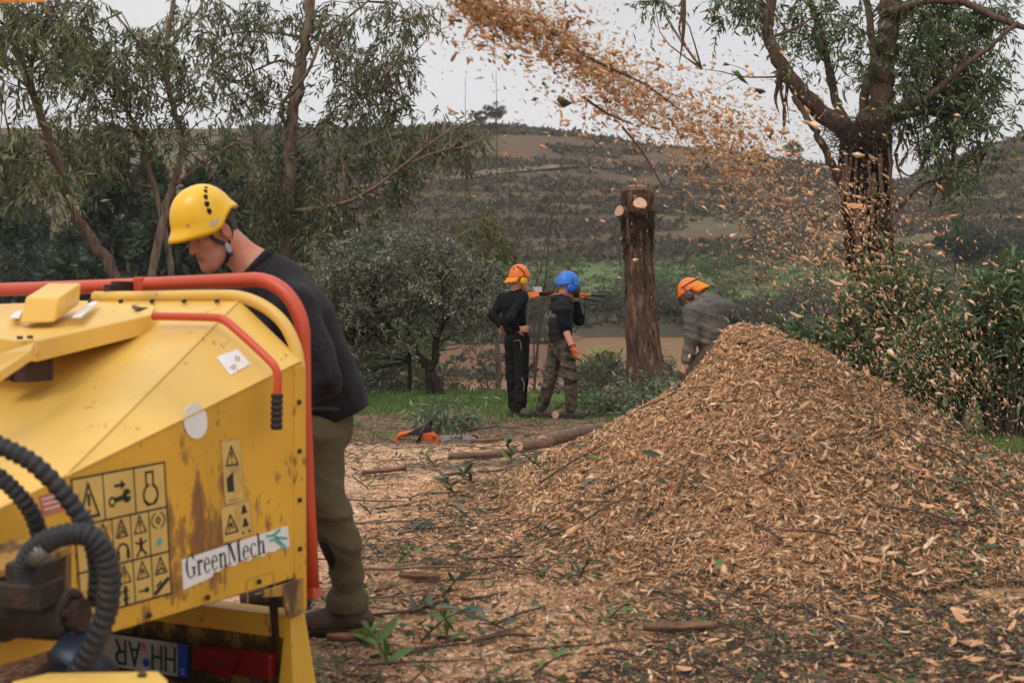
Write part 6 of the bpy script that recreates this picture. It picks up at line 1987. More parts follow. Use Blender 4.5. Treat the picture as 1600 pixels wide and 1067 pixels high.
# shredded bark: hanging strips, each its own piece, and a coat of fibres
m_strip = mat('peeling_bark', (0.115, 0.065, 0.045), 0.95, var=.45, scale=14, stretch=(6, 6, .8))
strips = [(1330, 225, 330), (1322, 240, 360), (1318, 260, 335), (1338, 250, 400), (1345, 300, 420), (1355, 250, 370), (1366, 270, 395), (1376, 240, 350), (1388, 230, 330), (1394, 250, 345), (1402, 240, 300), (1310, 255, 290),
          (1222, 100, 225), (1226, 105, 210), (1230, 120, 190), (1216, 105, 180), (1270, 150, 195), (1282, 165, 215), (1405, 195, 270), (1415, 190, 255), (1428, 185, 240), (1470, 250, 320), (1478, 240, 335), (1485, 260, 310), (1328, 300, 370), (1340, 330, 400), (1350, 340, 405), (1372, 330, 400), (1068, -10, 100), (1066, -5, 75), (1390, 300, 350), (1314, 270, 320)]
for i, (x, y0, y1) in enumerate(strips):
    g = np.random.default_rng(300 + i)
    dy = -0.42 if 1315 < x < 1400 else g.uniform(-.35, .1)
    P_ = spline([W(x, y0, Y + dy), W(x + g.normal(0, 3), (y0 * 2 + y1) / 3, Y + dy - .03), W(x + g.normal(0, 5), (y0 + 2 * y1) / 3, Y + dy - .02), W(x + g.normal(-4, 7), y1, Y + dy - .04)], 8)
    w_ = g.uniform(0.014, 0.045)
    MB().tube(P_, [w_ * q for q in (0.8, 1, 1, .9, .85, .7, .5, .35, .1)], 5, ell=0.25).build('bark_strip', m_strip, gum)
g = np.random.default_rng(77)
n = 2600
tpy = g.uniform(205, 420, n)
cx = np.interp(tpy, [205, 270, 340, 420], [1355, 1350, 1354, 1362]); rw = np.interp(tpy, [205, 250, 330, 420], [0.33, 0.36, 0.32, 0.33])
th_ = g.uniform(-2.2, 2.2, n) - math.pi / 2
cc = np.array([W(a, b_, Y) for a, b_ in zip(cx, tpy)])
Pp = cc + np.stack([np.cos(th_) * rw, np.sin(th_) * rw, np.zeros(n)], 1) * g.uniform(0.92, 1.15, (n, 1))
a = unit(np.stack([g.normal(0, .16, n), g.normal(0, .16, n), -np.ones(n)], 1)); b_ = unit(np.cross(a, np.stack([np.cos(th_), np.sin(th_), 0 * th_], 1))); c_ = np.cross(a, b_)
v, f = slivers(Pp, a, b_, c_, g.uniform(0.15, 0.65, n), g.uniform(.012, .04, n), g.uniform(.008, .02, n), g)
cl = np.array([[0.13, 0.072, 0.05], [0.085, 0.05, 0.036], [0.05, 0.032, 0.026], [0.18, 0.11, 0.08]])[g.choice(4, n, p=[.35, .3, .25, .1])] * g.uniform(.8, 1.2, (n, 1))
m_fib = mat('bark_fibre', (0.1, 0.06, 0.04), .95, attr='Col', var=.2, scale=20)
link('shredded_bark', mesh_np('shredded_bark', v, f, np.repeat(cl, 4, 0)), m_fib, gum)['kind'] = 'stuff'
# nest of dead twigs in the fork
n = 420
Pp = W(1340, 215, Y - .35) + g.normal(0, 1, (n, 3)) * np.array([0.28, 0.12, 0.17])
a = unit(g.normal(0, 1, (n, 3)) * np.array([1, .5, .6])); b_ = unit(np.cross(a, [0.2, .9, .3])); c_ = np.cross(a, b_)
v, f = slivers(Pp, a, b_, c_, g.uniform(0.15, .6, n), np.full(n, .012), np.full(n, .012), g)
link('dead_twigs', mesh_np('dead_twigs', v, f), m_twig, gum)['kind'] = 'stuff'

# ------------------------------------------------------------------ the topped trunk
Ys = 18.6
stump = empty('topped_trunk', at_ground(1008, Ys), 'tall topped tree trunk with sawn cuts at its head, standing alone', 'tree trunk')
sp = [W(1017, 660, Ys), W(1014, 600, Ys), W(1007, 540, Ys), (W(1001, 470, Ys)), W(998, 410, Ys), W(996, 345, Ys), W(995, 305, Ys), W(996, 293, Ys)]
P_ = spline(sp, 130)
sr = np.interp(np.linspace(0, 1, 131), [0, .1, .25, .5, .75, .9, .97, 1], [.42, .33, .245, .195, .195, .235, .185, .16])
m_ = MB(); vs = []; seg = 96
for i, p in enumerate(P_):
    z = i / 130 * 3.3
    for k in range(seg):
        th = 2 * math.pi * k / seg
        rd = float(fbm(th * 4.2 + 0.25 * math.sin(z * 2), z * 0.55, 4, 61)) - 0.5
        rd2 = float(vnoise(th * 11, z * 1.3, 62)) - 0.5
        kn = sum(am * math.exp(-((z - kz) / .16) ** 2 - (math.atan2(math.sin(th - ka), math.cos(th - ka)) / .45) ** 2) for kz, ka, am in ((1.1, -1.9, .16), (1.7, -.9, .14), (2.35, -2.3, .2), (.55, -1.2, .14), (2.75, -.6, .2)))
        r = sr[i] * (1 + 0.34 * rd + 0.20 * rd2 + kn)
        vs.append(p + np.array([math.cos(th) * r, math.sin(th) * r, 0]))
fs = [(i * seg + k, i * seg + (k + 1) % seg, (i + 1) * seg + (k + 1) % seg, (i + 1) * seg + k) for i in range(130) for k in range(seg)] + [tuple(130 * seg + k for k in range(seg))]
m_stump = mat('wet_dark_bark', (0.085, 0.044, 0.027), 0.85, var=.6, scale=8, stretch=(2.6, 2.6, .9), bump=.9, bscale=24, dirt=(0.24, 0.14, 0.085), dirt_scale=4.5, dirt_lo=.5, dirt_hi=.66)
m_.add(vs, fs, sm=False).build('bark', m_stump, stump)
m_cut = mat('fresh_cut_wood', (0.58, 0.34, 0.21), .8, var=.15, scale=25, dirt=(0.5, 0.25, 0.14), dirt_scale=6)
top = P_[-1]
def cut_face(c0, nrm, r, name='sawn_face', parent=stump, length=0.2, back=None):
    nrm = np.array(nrm, float); nrm /= np.linalg.norm(nrm)
    MB().tube([c0 - nrm * length, c0], [r * 1.12, r * 1.04], 18, sm=True).build('branch_stub', m_stump, parent)
    u_ = np.cross(nrm, [0.1, 0.2, 1]); u_ /= np.linalg.norm(u_); w_ = np.cross(nrm, u_)
    MB().slab([c0 + (u_ * math.cos(q) + w_ * math.sin(q)) * r * (0.92 + .06 * math.sin(3 * q)) for q in np.linspace(0, 2 * math.pi, 22, endpoint=False)], nrm * 0.012).build(name, m_cut, parent)
cut_face(W(1000, 318, Ys - .33), (0.05, -0.8, 0.6), 0.105)
cut_face(W(968, 330, Ys - .20), (-0.7, -0.68, 0.2), 0.085)
MB().slab([top + np.array([math.cos(q) * .145, math.sin(q) * .145, 0.004]) for q in np.linspace(0, 2 * math.pi, 24, endpoint=False)], (0, 0, 0.02)).build('sawn_top', m_cut, stump)
g = np.random.default_rng(88); n = 900
tpy = g.choice([0, 1], n, p=[.7, .3]); tpy = np.where(tpy == 0, g.uniform(300, 390, n), g.uniform(390, 590, n))
th_ = g.uniform(0, 6.28, n); rr_ = np.interp(tpy, [300, 340, 390, 590], [.20, .25, .21, .25])
cc = np.array([W(np.interp(q, [293, 400, 600], [995, 997, 1011]), q, Ys) for q in tpy])
Pp = cc + np.stack([np.cos(th_) * rr_, np.sin(th_) * rr_, 0 * th_], 1)
a = unit(np.stack([g.normal(0, .35, n), g.normal(0, .35, n), -np.ones(n)], 1)); b_ = unit(np.cross(a, np.stack([np.cos(th_), np.sin(th_), 0 * th_], 1))); c_ = np.cross(a, b_)
v, f = slivers(Pp, a, b_, c_, g.uniform(.06, .32, n), g.uniform(.006, .02, n), g.uniform(.004, .012, n), g)
link('bark_fibres', mesh_np('bark_fibres', v, f, np.repeat(np.array([[0.10, 0.055, 0.036], [0.05, 0.03, 0.022], [0.17, 0.10, 0.068]])[g.choice(3, n)], 4, 0)), m_fib, stump)['kind'] = 'stuff'

# ------------------------------------------------------------------ bare saplings
def bare(label, pts, Y, r0, twigs, seed):
    g = np.random.default_rng(seed)
    t = empty('bare_sapling', at_ground(pts[0][0], Y), label, 'sapling')
    p3 = [W(x, y, Y) for x, y in pts]
    gp_ = at_ground(pts[0][0], Y) - np.array([0, 0, .1])
    if gp_[2] < p3[0][2] - .2: p3 = [gp_] + p3
    P_, rr = limb_tube(p3, r0, r0 * 0.25, n=24)
    MB().tube(P_, rr, 7).build('stem', m_twig, t)
    for k in range(twigs):
        i = g.integers(8, 23); s_ = P_[i]; d = np.array([g.normal(0, .5), g.normal(0, .4), g.uniform(.5, 1.0)]); d /= np.linalg.norm(d)
        L = g.uniform(.25, .7) * (1 - i / 40)
        MB().tube(spline([s_, s_ + d * L * .5 + g.normal(0, .03, 3), s_ + d * L], 5), [rr[i] * .55, rr[i] * .5, rr[i] * .45, rr[i] * .35, rr[i] * .25, .002], 5).build('twig', m_twig, t)
    return t
bare('thin leafless sapling rising between the low grey tree and the hill track', [(806, 470), (803, 400), (797, 330), (795, 255)], 26, .02, 5, 1)
bare('forked leafless sapling rising behind the orange-capped man', [(832, 640), (842, 520), (852, 440), (858, 370), (868, 300)], 19, .022, 8, 2)
bare('slanting bare sapling crossing behind the blue helmet', [(820, 500), (850, 470), (885, 425), (915, 370), (945, 320)], 18, .016, 6, 3)
bare('bare sapling leaning left beside the forked one', [(835, 470), (845, 420), (860, 350), (880, 290)], 21, .015, 5, 4)
bare('thin dead pole on the hilltop above the scrub', [(777, 260), (776, 180), (775, 110)], 120, .07, 4, 5)
bare('dead pole with curved twigs on the skyline left of the taller one', [(727, 240), (727, 180), (727, 118)], 120, .06, 5, 6)

# ------------------------------------------------------------------ oleanders
def oleander(cx, Y, w, h, label, seed, stems=60, lean=0.0):
    g = np.random.default_rng(seed)
    base = at_ground(cx, Y)
    t = empty('oleander_bush', base, label, 'bush', 'oleander bushes behind the chip heap')
    sm_ = MB(); B = []; D = []; L = []
    for i in range(stems):
        a = g.uniform(0, 6.283); rr = math.sqrt(g.random())
        top = base + np.array([math.cos(a) * w * rr + lean, math.sin(a) * w * .6 * rr, h * (1.05 - 0.45 * rr ** 2) * g.uniform(.75, 1.05)])
        b0 = base + np.array([math.cos(a), math.sin(a), 0]) * w * .25 * rr
        b0[2] = gz_(b0[0], b0[1])
        P_ = spline([b0, (b0 + top) / 2 + np.array([0, 0, h * .12]), top], 14)
        sm_.tube(P_, np.linspace(.014, .005, 15), 5)
        for k in range(4, 15):
            tdir = unit(P_[k] - P_[k - 1])
            for q in range(4 if k < 14 else 9):
                B.append(P_[k] + (P_[k] - P_[k - 1]) * g.uniform(-.5, .5)); d = unit(tdir * g.uniform(.35, 1.1) + g.normal(0, .55, 3)); D.append(d); L.append(g.uniform(.10, .19))
    sm_.build('stems', m_twig, t)
    B, D, L = np.array(B), np.array(D), np.array(L)
    v, f, k = leaves_np(B, D, L, np.full(len(L), .0145) * g.uniform(.8, 1.2, len(L)), g, 0.25)
    c_ = 1.7 * OLE[g.choice(5, len(B), p=OLE_P)] * g.uniform(.8, 1.2, (len(B), 1))
    o = link('leaves', mesh_np('leaves', v, f, np.repeat(c_, 6, 0)), m_leaf, t); o['kind'] = 'stuff'
    return t
oleander(1265, 12.8, 0.75, 1.15, 'oleander bush right of the stooping man, half hidden by flying chips', 401, 70)
oleander(1395, 12.6, 0.65, 1.75, 'tall oleander bush at the foot of the shaggy eucalyptus', 402, 75)
oleander(1470, 11.9, 0.5, 1.15, 'lower oleander bush between the two tall ones', 403, 55)
oleander(1575, 11.8, 0.62, 1.62, 'oleander bush at the right edge of the picture', 404, 95)
oleander(1690, 11.9, 0.6, 1.5, 'oleander bush cut off by the right picture edge', 405, 50)

# ------------------------------------------------------------------ scrub bushes: a few shapes, copied
def bush_mesh(seed, pal, pp, n=420, L=.09, W_=.024, tall=1.0):
    g = np.random.default_rng(seed)
    nb = 9
    cen = np.stack([g.uniform(-.42, .42, nb), g.uniform(-.42, .42, nb), g.uniform(.2, .62, nb) * tall], 1); rr = g.uniform(.18, .34, nb)
    k = g.integers(0, nb, n); d = unit(g.normal(0, 1, (n, 3)))
    B = cen[k] + d * (rr[k] * g.uniform(.55, 1.05, n))[:, None]
    B[:, 2] = np.abs(B[:, 2])
    D = unit(d + g.normal(0, .5, (n, 3)) + np.array([0, 0, .35]))
    v, f, q = leaves_np(B, D, L * g.uniform(.6, 1.4, n), W_ * g.uniform(.7, 1.3, n), g)
    c_ = 1.3 * pal[g.choice(len(pal), n, p=pp)] * g.uniform(.75, 1.2, (n, 1))
    return mesh_np('bush', v, f, np.repeat(c_, 4, 0))
bushes = [bush_mesh(500 + i, SCR, SCR_P, 700, .085, .02, (1.0, .8, 1.3, .9)[i % 4]) for i in range(4)]
bushes += [bush_mesh(510 + i, np.array([[0.06, 0.085, 0.032], [0.085, 0.12, 0.042], [0.045, 0.06, 0.026], [0.1, 0.13, 0.06], [0.08, 0.08, 0.04]]), SCR_P, 700, .09, .022) for i in range(2)]
for me in bushes: me.materials.append(m_leaf)
_bi = 0
def put_bush(px, Y, size, k, label, group, sz=1.0):
    global _bi
    g = np.random.default_rng(2000 + _bi); _bi += 1
    p = at_ground(px, Y)
    o = bpy.data.objects.new('scrub_bush', bushes[k]); COL.objects.link(o)
    o.location = V(p - np.array([0, 0, .04 * size])); o.rotation_euler = (0, 0, g.uniform(0, 6.28)); o.scale = (size, size, size * sz)
    tag(o, label, 'bush', group)
g = np.random.default_rng(55)
L1, G1 = 'low grey-green scrub bush on the slope just past the grass strip', 'scrub bushes past the grass strip'
for px in np.linspace(545, 990, 13):
    put_bush(px + g.normal(0, 12), g.uniform(17.8, 22), g.uniform(.35, .75), int(g.integers(0, 4)), L1, G1)
for px in np.linspace(868, 968, 10):
    put_bush(px + g.normal(0, 6), g.uniform(20, 25), g.uniform(.8, 1.25), int(g.choice([0, 1, 2, 4])), L1, G1)
L4, G4 = 'scrub bush growing along the near shore of the pond', 'bushes on the near pond shore'
for px in np.linspace(880, 1080, 9):
    put_bush(px + g.normal(0, 9), g.uniform(36, 42), g.uniform(.6, .9), int(g.choice([0, 1, 2, 3])), L4, G4)
for px in np.linspace(1440, 1640, 8):
    put_bush(px + g.normal(0, 9), g.uniform(38, 47), g.uniform(1.0, 1.6), int(g.choice([0, 1, 2, 3])), L4, G4)
L2, G2 = 'dark scrub bush on the steep bank across the pond', 'bushes on the far pond bank'
for px in np.linspace(850, 1660, 46):
    put_bush(px + g.normal(0, 8), g.uniform(111, 123), g.uniform(2.0, 3.6), int(g.choice([0, 1, 2, 3])), L2, G2)
L3, G3 = 'dense dark shrub beneath the eucalyptus trees behind the chipper', 'shrubs under the left trees'
for px in np.linspace(-60, 640, 32):
    put_bush(px + g.normal(0, 14), g.uniform(24, 42), g.uniform(1.5, 2.8), int(g.choice([0, 1, 2, 4, 5])), L3, G3, 1.15)
L5, G5 = 'shrub dotting the green meadow below the hill', 'shrubs on the green meadow'
for i in range(46):
    put_bush(g.uniform(620, 1650), g.uniform(126, 165), g.uniform(1.2, 3.2), int(g.choice([0, 1, 2, 4, 5])), L5, G5, .8)

# leafy round trees and pines, copied
def far_tree(seed, pal, h, w, n, L, pine=False):
    g = np.random.default_rng(seed)
    t = empty('pine_tree' if pine else 'broadleaf_tree')
    P_ = spline([np.zeros(3), np.array([g.normal(0, .15), g.normal(0, .15), h * .5]), np.array([g.normal(0, .2), 0, h * .93])], 10)
    MB().tube(P_, np.linspace(h * .022, h * .005, 11), 7).build('trunk', m_bark_dark, t)
    nb = 34 if pine else 26
    if pine:
        z = g.uniform(.28, 1.0, nb); r_ = w * (1.08 - z) * g.uniform(.4, 1.1, nb); rr = w * g.uniform(.16, .3, nb)
    else:
        z = g.uniform(.35, .92, nb); r_ = w * np.sqrt(np.clip(1 - ((z - .62) / .36) ** 2, .05, 1)) * g.uniform(.3, 1.0, nb); rr = w * g.uniform(.2, .36, nb)
    a = g.uniform(0, 6.28, nb)
    cen = np.stack([np.cos(a) * r_, np.sin(a) * r_, z * h], 1)
    lm = MB()
    for c_ in cen[::2]:
        lm.tube([np.array([0, 0, c_[2] * .85]), c_], [h * .006, h * .002], 5)
    lm.build('branches', m_bark_dark, t)['kind'] = 'stuff'
    k = g.integers(0, nb, n); d = unit(g.normal(0, 1, (n, 3)))
    B = cen[k] + d * (rr[k] * g.uniform(.3, 1.0, n))[:, None] * np.array([1, 1, .7])
    D = unit(d + g.normal(0, .5, (n, 3)))
    v, f, q = leaves_np(B, D, L * g.uniform(.6, 1.4, n), L * .24 * g.uniform(.7, 1.3, n), g)
    c_ = pal[g.choice(len(pal), n)] * g.uniform(.75, 1.25, (n, 1)) * np.repeat(1, n)[:, None]
    o = link('crown', mesh_np('crown', v, f, np.repeat(c_, 4, 0)), m_leaf, t); o['kind'] = 'stuff'
    return t
PINE = np.array([[0.042, 0.06, 0.03], [0.055, 0.075, 0.036], [0.034, 0.048, 0.026], [0.07, 0.09, 0.045]])
GUMC = np.array([[0.055, 0.07, 0.04], [0.075, 0.088, 0.055], [0.045, 0.055, 0.034]])
protos = [far_tree(601, PINE, 9.5, 2.6, 2600, .55, True), far_tree(602, PINE, 8.5, 2.9, 2600, .55, True), far_tree(603, GUMC, 8.5, 3.4, 2600, .5), far_tree(604, GUMC, 7.0, 3.2, 2600, .5)]
usedp = [False] * 4
def put_tree(k, px, Y, s, label, group):
    o = protos[k] if not usedp[k] else copy_tree(protos[k])
    usedp[k] = True
    g = np.random.default_rng(abs(int(px * 7 + Y)))
    p = at_ground(px, Y)
    o.location = V(p - np.array([0, 0, .1])); o.rotation_euler = (0, 0, g.uniform(0, 6.28)); o.scale = (s, s, s * g.uniform(.9, 1.12))
    tag(o, label, 'tree', group)
g = np.random.default_rng(9)
LP, GP = 'dark pine in the wood on the slope behind the left trees', 'pines on the left slope'
for i, px in enumerate(np.linspace(-90, 460, 30)):
    put_tree(int(i % 2), px + g.normal(0, 14), g.uniform(58, 135), g.uniform(.75, 1.15), LP, GP)
LG, GG = 'dull green broadleaf tree in the wood behind the left trees', 'broadleaf trees on the left slope'
for i, px in enumerate(np.linspace(-60, 600, 22)):
    put_tree(2 + int(i % 2), px + g.normal(0, 16), g.uniform(60, 150), g.uniform(.6, 1.0), LG, GG)
LR, GR = 'dark green tree in the clump below the terraced right hill', 'trees below the right hill'
for px, od in zip((1492, 1520, 1548, 1575, 1600, 1625), ('leftmost', 'second from left', 'third from left', 'fourth from left', 'at the picture edge', 'cut off by the picture edge')): put_tree(2 + int(px) % 2, px, 150 + g.uniform(-8, 8), g.uniform(.55, .8), 'dark green tree in the clump below the right hill, ' + od, GR)
put_tree(2, 774, 278, .72, 'lone bushy tree on the skyline beside the dead poles', None)
put_tree(3, 752, 276, .5, 'smaller tree on the skyline left of the lone bushy one', None)
put_tree(3, 1238, 262, .62, 'umbrella-shaped tree on the skyline just left of the shaggy trunk', None)

# ------------------------------------------------------------------ hillside scrub, one mass
def tufts(n, region, size, pal, pp, seed, name, label, blades=16, tall=.8):
    g = np.random.default_rng(seed)
    x, y = region(n, g); n = len(x)
    z = terrain(x, y)
    s = size * g.gamma(6, 1 / 6, n)
    B = np.repeat(np.stack([x, y, z], -1), blades, 0); S = np.repeat(s, blades)
    d = unit(g.normal(0, 1, (len(B), 3)) * np.array([1, 1, .6]) + np.array([0, 0, .45]))
    d[:, 2] = np.abs(d[:, 2])
    P0 = B + d * (S * g.uniform(.05, .55, len(B)))[:, None] * np.array([1, 1, tall])
    v, f, q = leaves_np(P0, unit(d + g.normal(0, .4, d.shape)), S * g.uniform(.4, .8, len(B)), S * g.uniform(.10, .24, len(B)), g)
    c_ = np.repeat(pal[g.choice(len(pal), n, p=pp)] * g.uniform(.7, 1.2, (n, 1)), blades, 0) * g.uniform(.85, 1.15, (len(B), 1))
    o = link(name, mesh_np(name, v, f, np.repeat(c_, 4, 0)), m_leaf)
    return tag(o, label, kind='stuff')
def reg_hill(n, g):
    y = g.uniform(150, 292, n * 2); px = g.uniform(380, 1750, n * 2); x = (px - 800) / FPX * y
    t = terrain(x, y)
    band = np.abs(((t / 4.6) % 1) - .2) > .07
    k = band & (fbm(x * .05, y * .07, 3, 71) < .66) & (smooth(150, 172, y) > g.random(n * 2))
    return x[k][:n], y[k][:n]
HSC = np.array([[0.105, 0.084, 0.05], [0.135, 0.105, 0.07], [0.076, 0.06, 0.038], [0.125, 0.092, 0.064], [0.10, 0.105, 0.048]])
tufts(27000, reg_hill, 0.9, HSC, SCR_P, 72, 'hillside_scrub', 'brown and grey-green scrub covering the hillside', 7)
def reg_valley(n, g):
    y = 18.5 * (76 / 18.5) ** g.random(n * 2); px = g.uniform(-150, 1750, n * 2); x = (px - 800) / FPX * y
    k = (fbm(x * .3, y * .3, 3, 73) > .54) & (np.abs(y - 37) > 2.2) & (pond_mask(x, y) < .02)
    return x[k][:n], y[k][:n]
tufts(4200, reg_valley, .32, SCR, SCR_P, 74, 'valley_undergrowth', 'low undergrowth over the valley floor', 9)
def reg_bank(n, g):
    y = 74 * (124 / 74) ** g.random(n * 3); px = g.uniform(420, 1720, n * 3); x = (px - 800) / FPX * y
    k = (pond_mask(x, y) < .02) & (terrain(x, y) > WATER_Z + .1) & ((y > 108) | (fbm(x * .12, y * .12, 3, 76) > .40))
    return x[k][:n], y[k][:n]
tufts(4200, reg_bank, .65, SCR, SCR_P, 77, 'bank_scrub', 'dull scrub on the flats and banks round the pond', 8)
def reg_mead(n, g):
    y = g.uniform(122, 168, n); x = (g.uniform(560, 1750, n) - 800) / FPX * y
    return x, y
tufts(4200, reg_mead, .6, np.array([[0.10, 0.14, 0.05], [0.12, 0.165, 0.06], [0.085, 0.11, 0.042], [0.13, 0.14, 0.07], [0.10, 0.08, 0.05]]), SCR_P, 75, 'meadow_grass', 'green grass over the meadow below the hill', 7, .4)

# ------------------------------------------------------------------ grass
def grass(n, region, h, seed, name, label, pal):
    g = np.random.default_rng(seed)
    x, y = region(n, g); n = len(x)
    B = np.stack([x, y, ground_z(x, y) - .01], -1)
    D = unit(np.stack([g.normal(0, .38, n), g.normal(0, .38, n), np.ones(n)], 1))
    L = h * g.uniform(.5, 1.35, n)
    v, f, q = leaves_np(B, D, L, np.full(n, .0045) * g.uniform(.7, 1.8, n), g)
    c_ = pal[g.choice(len(pal), n)] * g.uniform(.8, 1.2, (n, 1))
    o = link(name, mesh_np(name, v, f, np.repeat(c_, 4, 0)), m_leaf)
    return tag(o, label, kind='stuff')
GRS = np.array([[0.13, 0.22, 0.045], [0.17, 0.26, 0.06], [0.10, 0.17, 0.04], [0.19, 0.24, 0.08], [0.2, 0.19, 0.09]])
def reg_strip(n, g):
    y = g.normal(16.2, .75, n * 2); x = g.uniform(-8.5, 8.5, n * 2)
    k = (fbm(x * .9, y * .9, 3, 81) > .40)
    return x[k][:n], y[k][:n]
grass(24000, reg_strip, .075, 82, 'grass_strip', 'bright green grass strip along the far edge of the yard', GRS)
def reg_right(n, g):
    y = g.uniform(10.3, 12.3, n * 2); x = y * g.uniform(.30, .46, n * 2)
    k = pile_h(x, y) < .12
    return x[k][:n], y[k][:n]
grass(13000, reg_right, .12, 83, 'grass_patch', 'green weeds growing behind the heap at the right edge', GRS)
def reg_sparse(n, g):
    y = g.uniform(12.2, 15.5, n * 3); x = g.uniform(-.2, .42, n * 3) * y
    k = (fbm(x * 1.6, y * 1.6, 3, 84) > .60) & (pile_h(x, y) < .02)
    return x[k][:n], y[k][:n]
grass(5000, reg_sparse, .085, 85, 'sparse_grass', 'sparse tufts of grass among the sticks by the men', GRS)

# ------------------------------------------------------------------ feathery palm by the pond
pp_ = at_ground(940, 27)
palm = empty('young_palm', pp_, 'young yellow-green palm with arching fronds near the pond', 'palm')
m_palm = mat('palm_frond', (0.24, 0.25, 0.06), .6, var=.2, scale=8, trans=.2)
g = np.random.default_rng(93)
for i in range(13):
    a = 2 * math.pi * i / 13 + g.normal(0, .15); el = g.uniform(.5, 1.25)
    d = np.array([math.cos(a) * math.cos(el), math.sin(a) * math.cos(el), math.sin(el)])
    L = g.uniform(.75, 1.0)
    P_ = [pp_ + (0, 0, .95) + d * L * t + np.array([0, 0, -.75 * t * t * L * .6]) for t in np.linspace(0, 1, 14)]
    m_ = MB().tube(P_, np.linspace(.016, .004, 14), 5)
    for k in range(2, 14):
        td = unit(P_[k] - P_[k - 1]); sd = unit(np.cross(td, [0, 0, 1.0]))
        for q in (-1, 1):
            e = P_[k] + (sd * q * .8 + td * .6 + np.array([0, 0, -.25])) * .26 * math.sin(math.pi * (k / 15) ** .7 + .2)
            mm = (P_[k] + e) / 2
            m_.add([P_[k], mm + td * .018, e, mm - td * .018], [(0, 1, 2, 3)])
    m_.build('frond', m_palm, palm)
MB().tube([pp_ + (0, 0, -.1), pp_ + (0, 0, 1.0)], [.12, .08], 10).build('trunk', m_bark_dark, palm)
# ------------------------------------------------------------------ chainsaw on the ground
Yc = 12.1
zc0 = gz_((660 - 800) / FPX * Yc, Yc)
saw2 = empty('chainsaw', at_ground(665, Yc), 'orange chainsaw resting on the debris, guide bar pointing at the logs', 'chainsaw')
j = lambda x, y, dY=0.0: W(x, y, Yc + dY)
m_so = mat('chainsaw_orange', (0.60, 0.105, 0.018), .4, var=.2, scale=14, dirt=(0.25, 0.12, 0.06), dirt_scale=12, dirt_lo=.55, dirt_hi=.8)
m_sb = mat('chainsaw_black', (0.02, 0.02, 0.021), .5, var=.3, dirt=(0.10, 0.08, 0.06), dirt_scale=12)
m_bar = mat('guide_bar_steel', (0.42, 0.42, 0.41), .4, .5, var=.12, scale=14)
MB().slab([j(657, 692, .07), j(655, 680, .07), j(660, 675, .07), j(674, 673, .07), j(684, 676, .07), j(688, 684, .07), j(686, 692, .07), j(678, 694, .07)], (0, -0.16, 0)).build('engine_body', m_so, saw2, 0.012)
MB().slab([j(652, 694, .06), j(688, 695, .06), j(690, 698, .06), j(652, 698, .06)], (0, -0.13, 0)).build('tank_base', m_sb, saw2, 0.008)
rh_ = [j(658, 694), j(640, 695), j(624, 693), j(620, 687), j(624, 680), j(640, 676), j(656, 674)]
MB().tube(spline(rh_, 24), [0.020 if 4 < k < 16 else 0.026 for k in range(25)], 10).build('rear_handle', m_so, saw2)
MB().slab([j(636, 676, .05), j(650, 668, .05), j(664, 661, .05), j(672, 664, .05), j(676, 674, .05), j(656, 678, .05)], (0, -0.12, 0)).build('top_cover', m_sb, saw2, 0.01)
MB().tube(spline([j(650, 695, -.09), j(656, 682, -.11), j(663, 668, -.11), j(672, 657, -.08), j(675, 655, 0), j(674, 657, .08), j(672, 668, .1)], 24), 0.013, 9).build('front_handle', m_sb, saw2)
MB().slab([j(681, 674, .06), j(686, 662, .06), j(691, 653, .06), j(693, 654, .06), j(690, 664, .06), j(686, 675, .06)], (0, -0.12, 0)).build('hand_guard', m_sb, saw2, 0.004)
MB().slab([j(686, 679, -.02), j(738, 679.5, -.02), j(743, 681.5, -.02), j(745, 684, -.02), j(743, 686.5, -.02), j(737, 688.5, -.02), j(686, 689, -.02)], (0, 0.006, 0)).build('guide_bar', m_bar, saw2)
ch_ = [j(686, 678.4), j(738, 678.8), j(744, 681), j(746.5, 684), j(744, 687), j(738, 689.3), j(686, 689.8)]
for i in range(46):
    t_ = i / 45 * 6; k = min(int(t_), 5); p = ch_[k] + (ch_[k + 1] - ch_[k]) * (t_ - k)
    MB().box(p + np.array([0, -.017, 0]), (0.014, 0.010, 0.010)).build('chain_link', m_steel, saw2)
strokes([[(-.06, .0), (-.045, .016), (-.045, -.014)], [(-.066, .0), (-.038, .0)], [(-.03, -.014), (-.02, .016), (-.008, -.014)], [(-.027, 0), (-.012, 0)], [(.0, -.014), (.0, .016), (.014, .012), (.0, .002), (.016, -.014)], [(-.10, .01), (-.09, -.01)], [(-.085, .012), (-.078, -.012), (-.07, -.012)]],
        j(720, 684, -.03), np.array([1.0, 0, 0]), np.array([0, 0, 1.0]), (0, -1, 0), 0.006, m_sb, 'bar_lettering', saw2)
strokes([[(-.02, .0), (.0, .008), (.0, -.008), (-.02, .0)], [(.012, -.008), (.012, .008), (.028, 0)]], j(678, 684, -.1), np.array([1.0, 0, 0]), np.array([0, 0, 1.0]), (0, -1, 0), 0.005, m_sb, 'cover_mark', saw2)

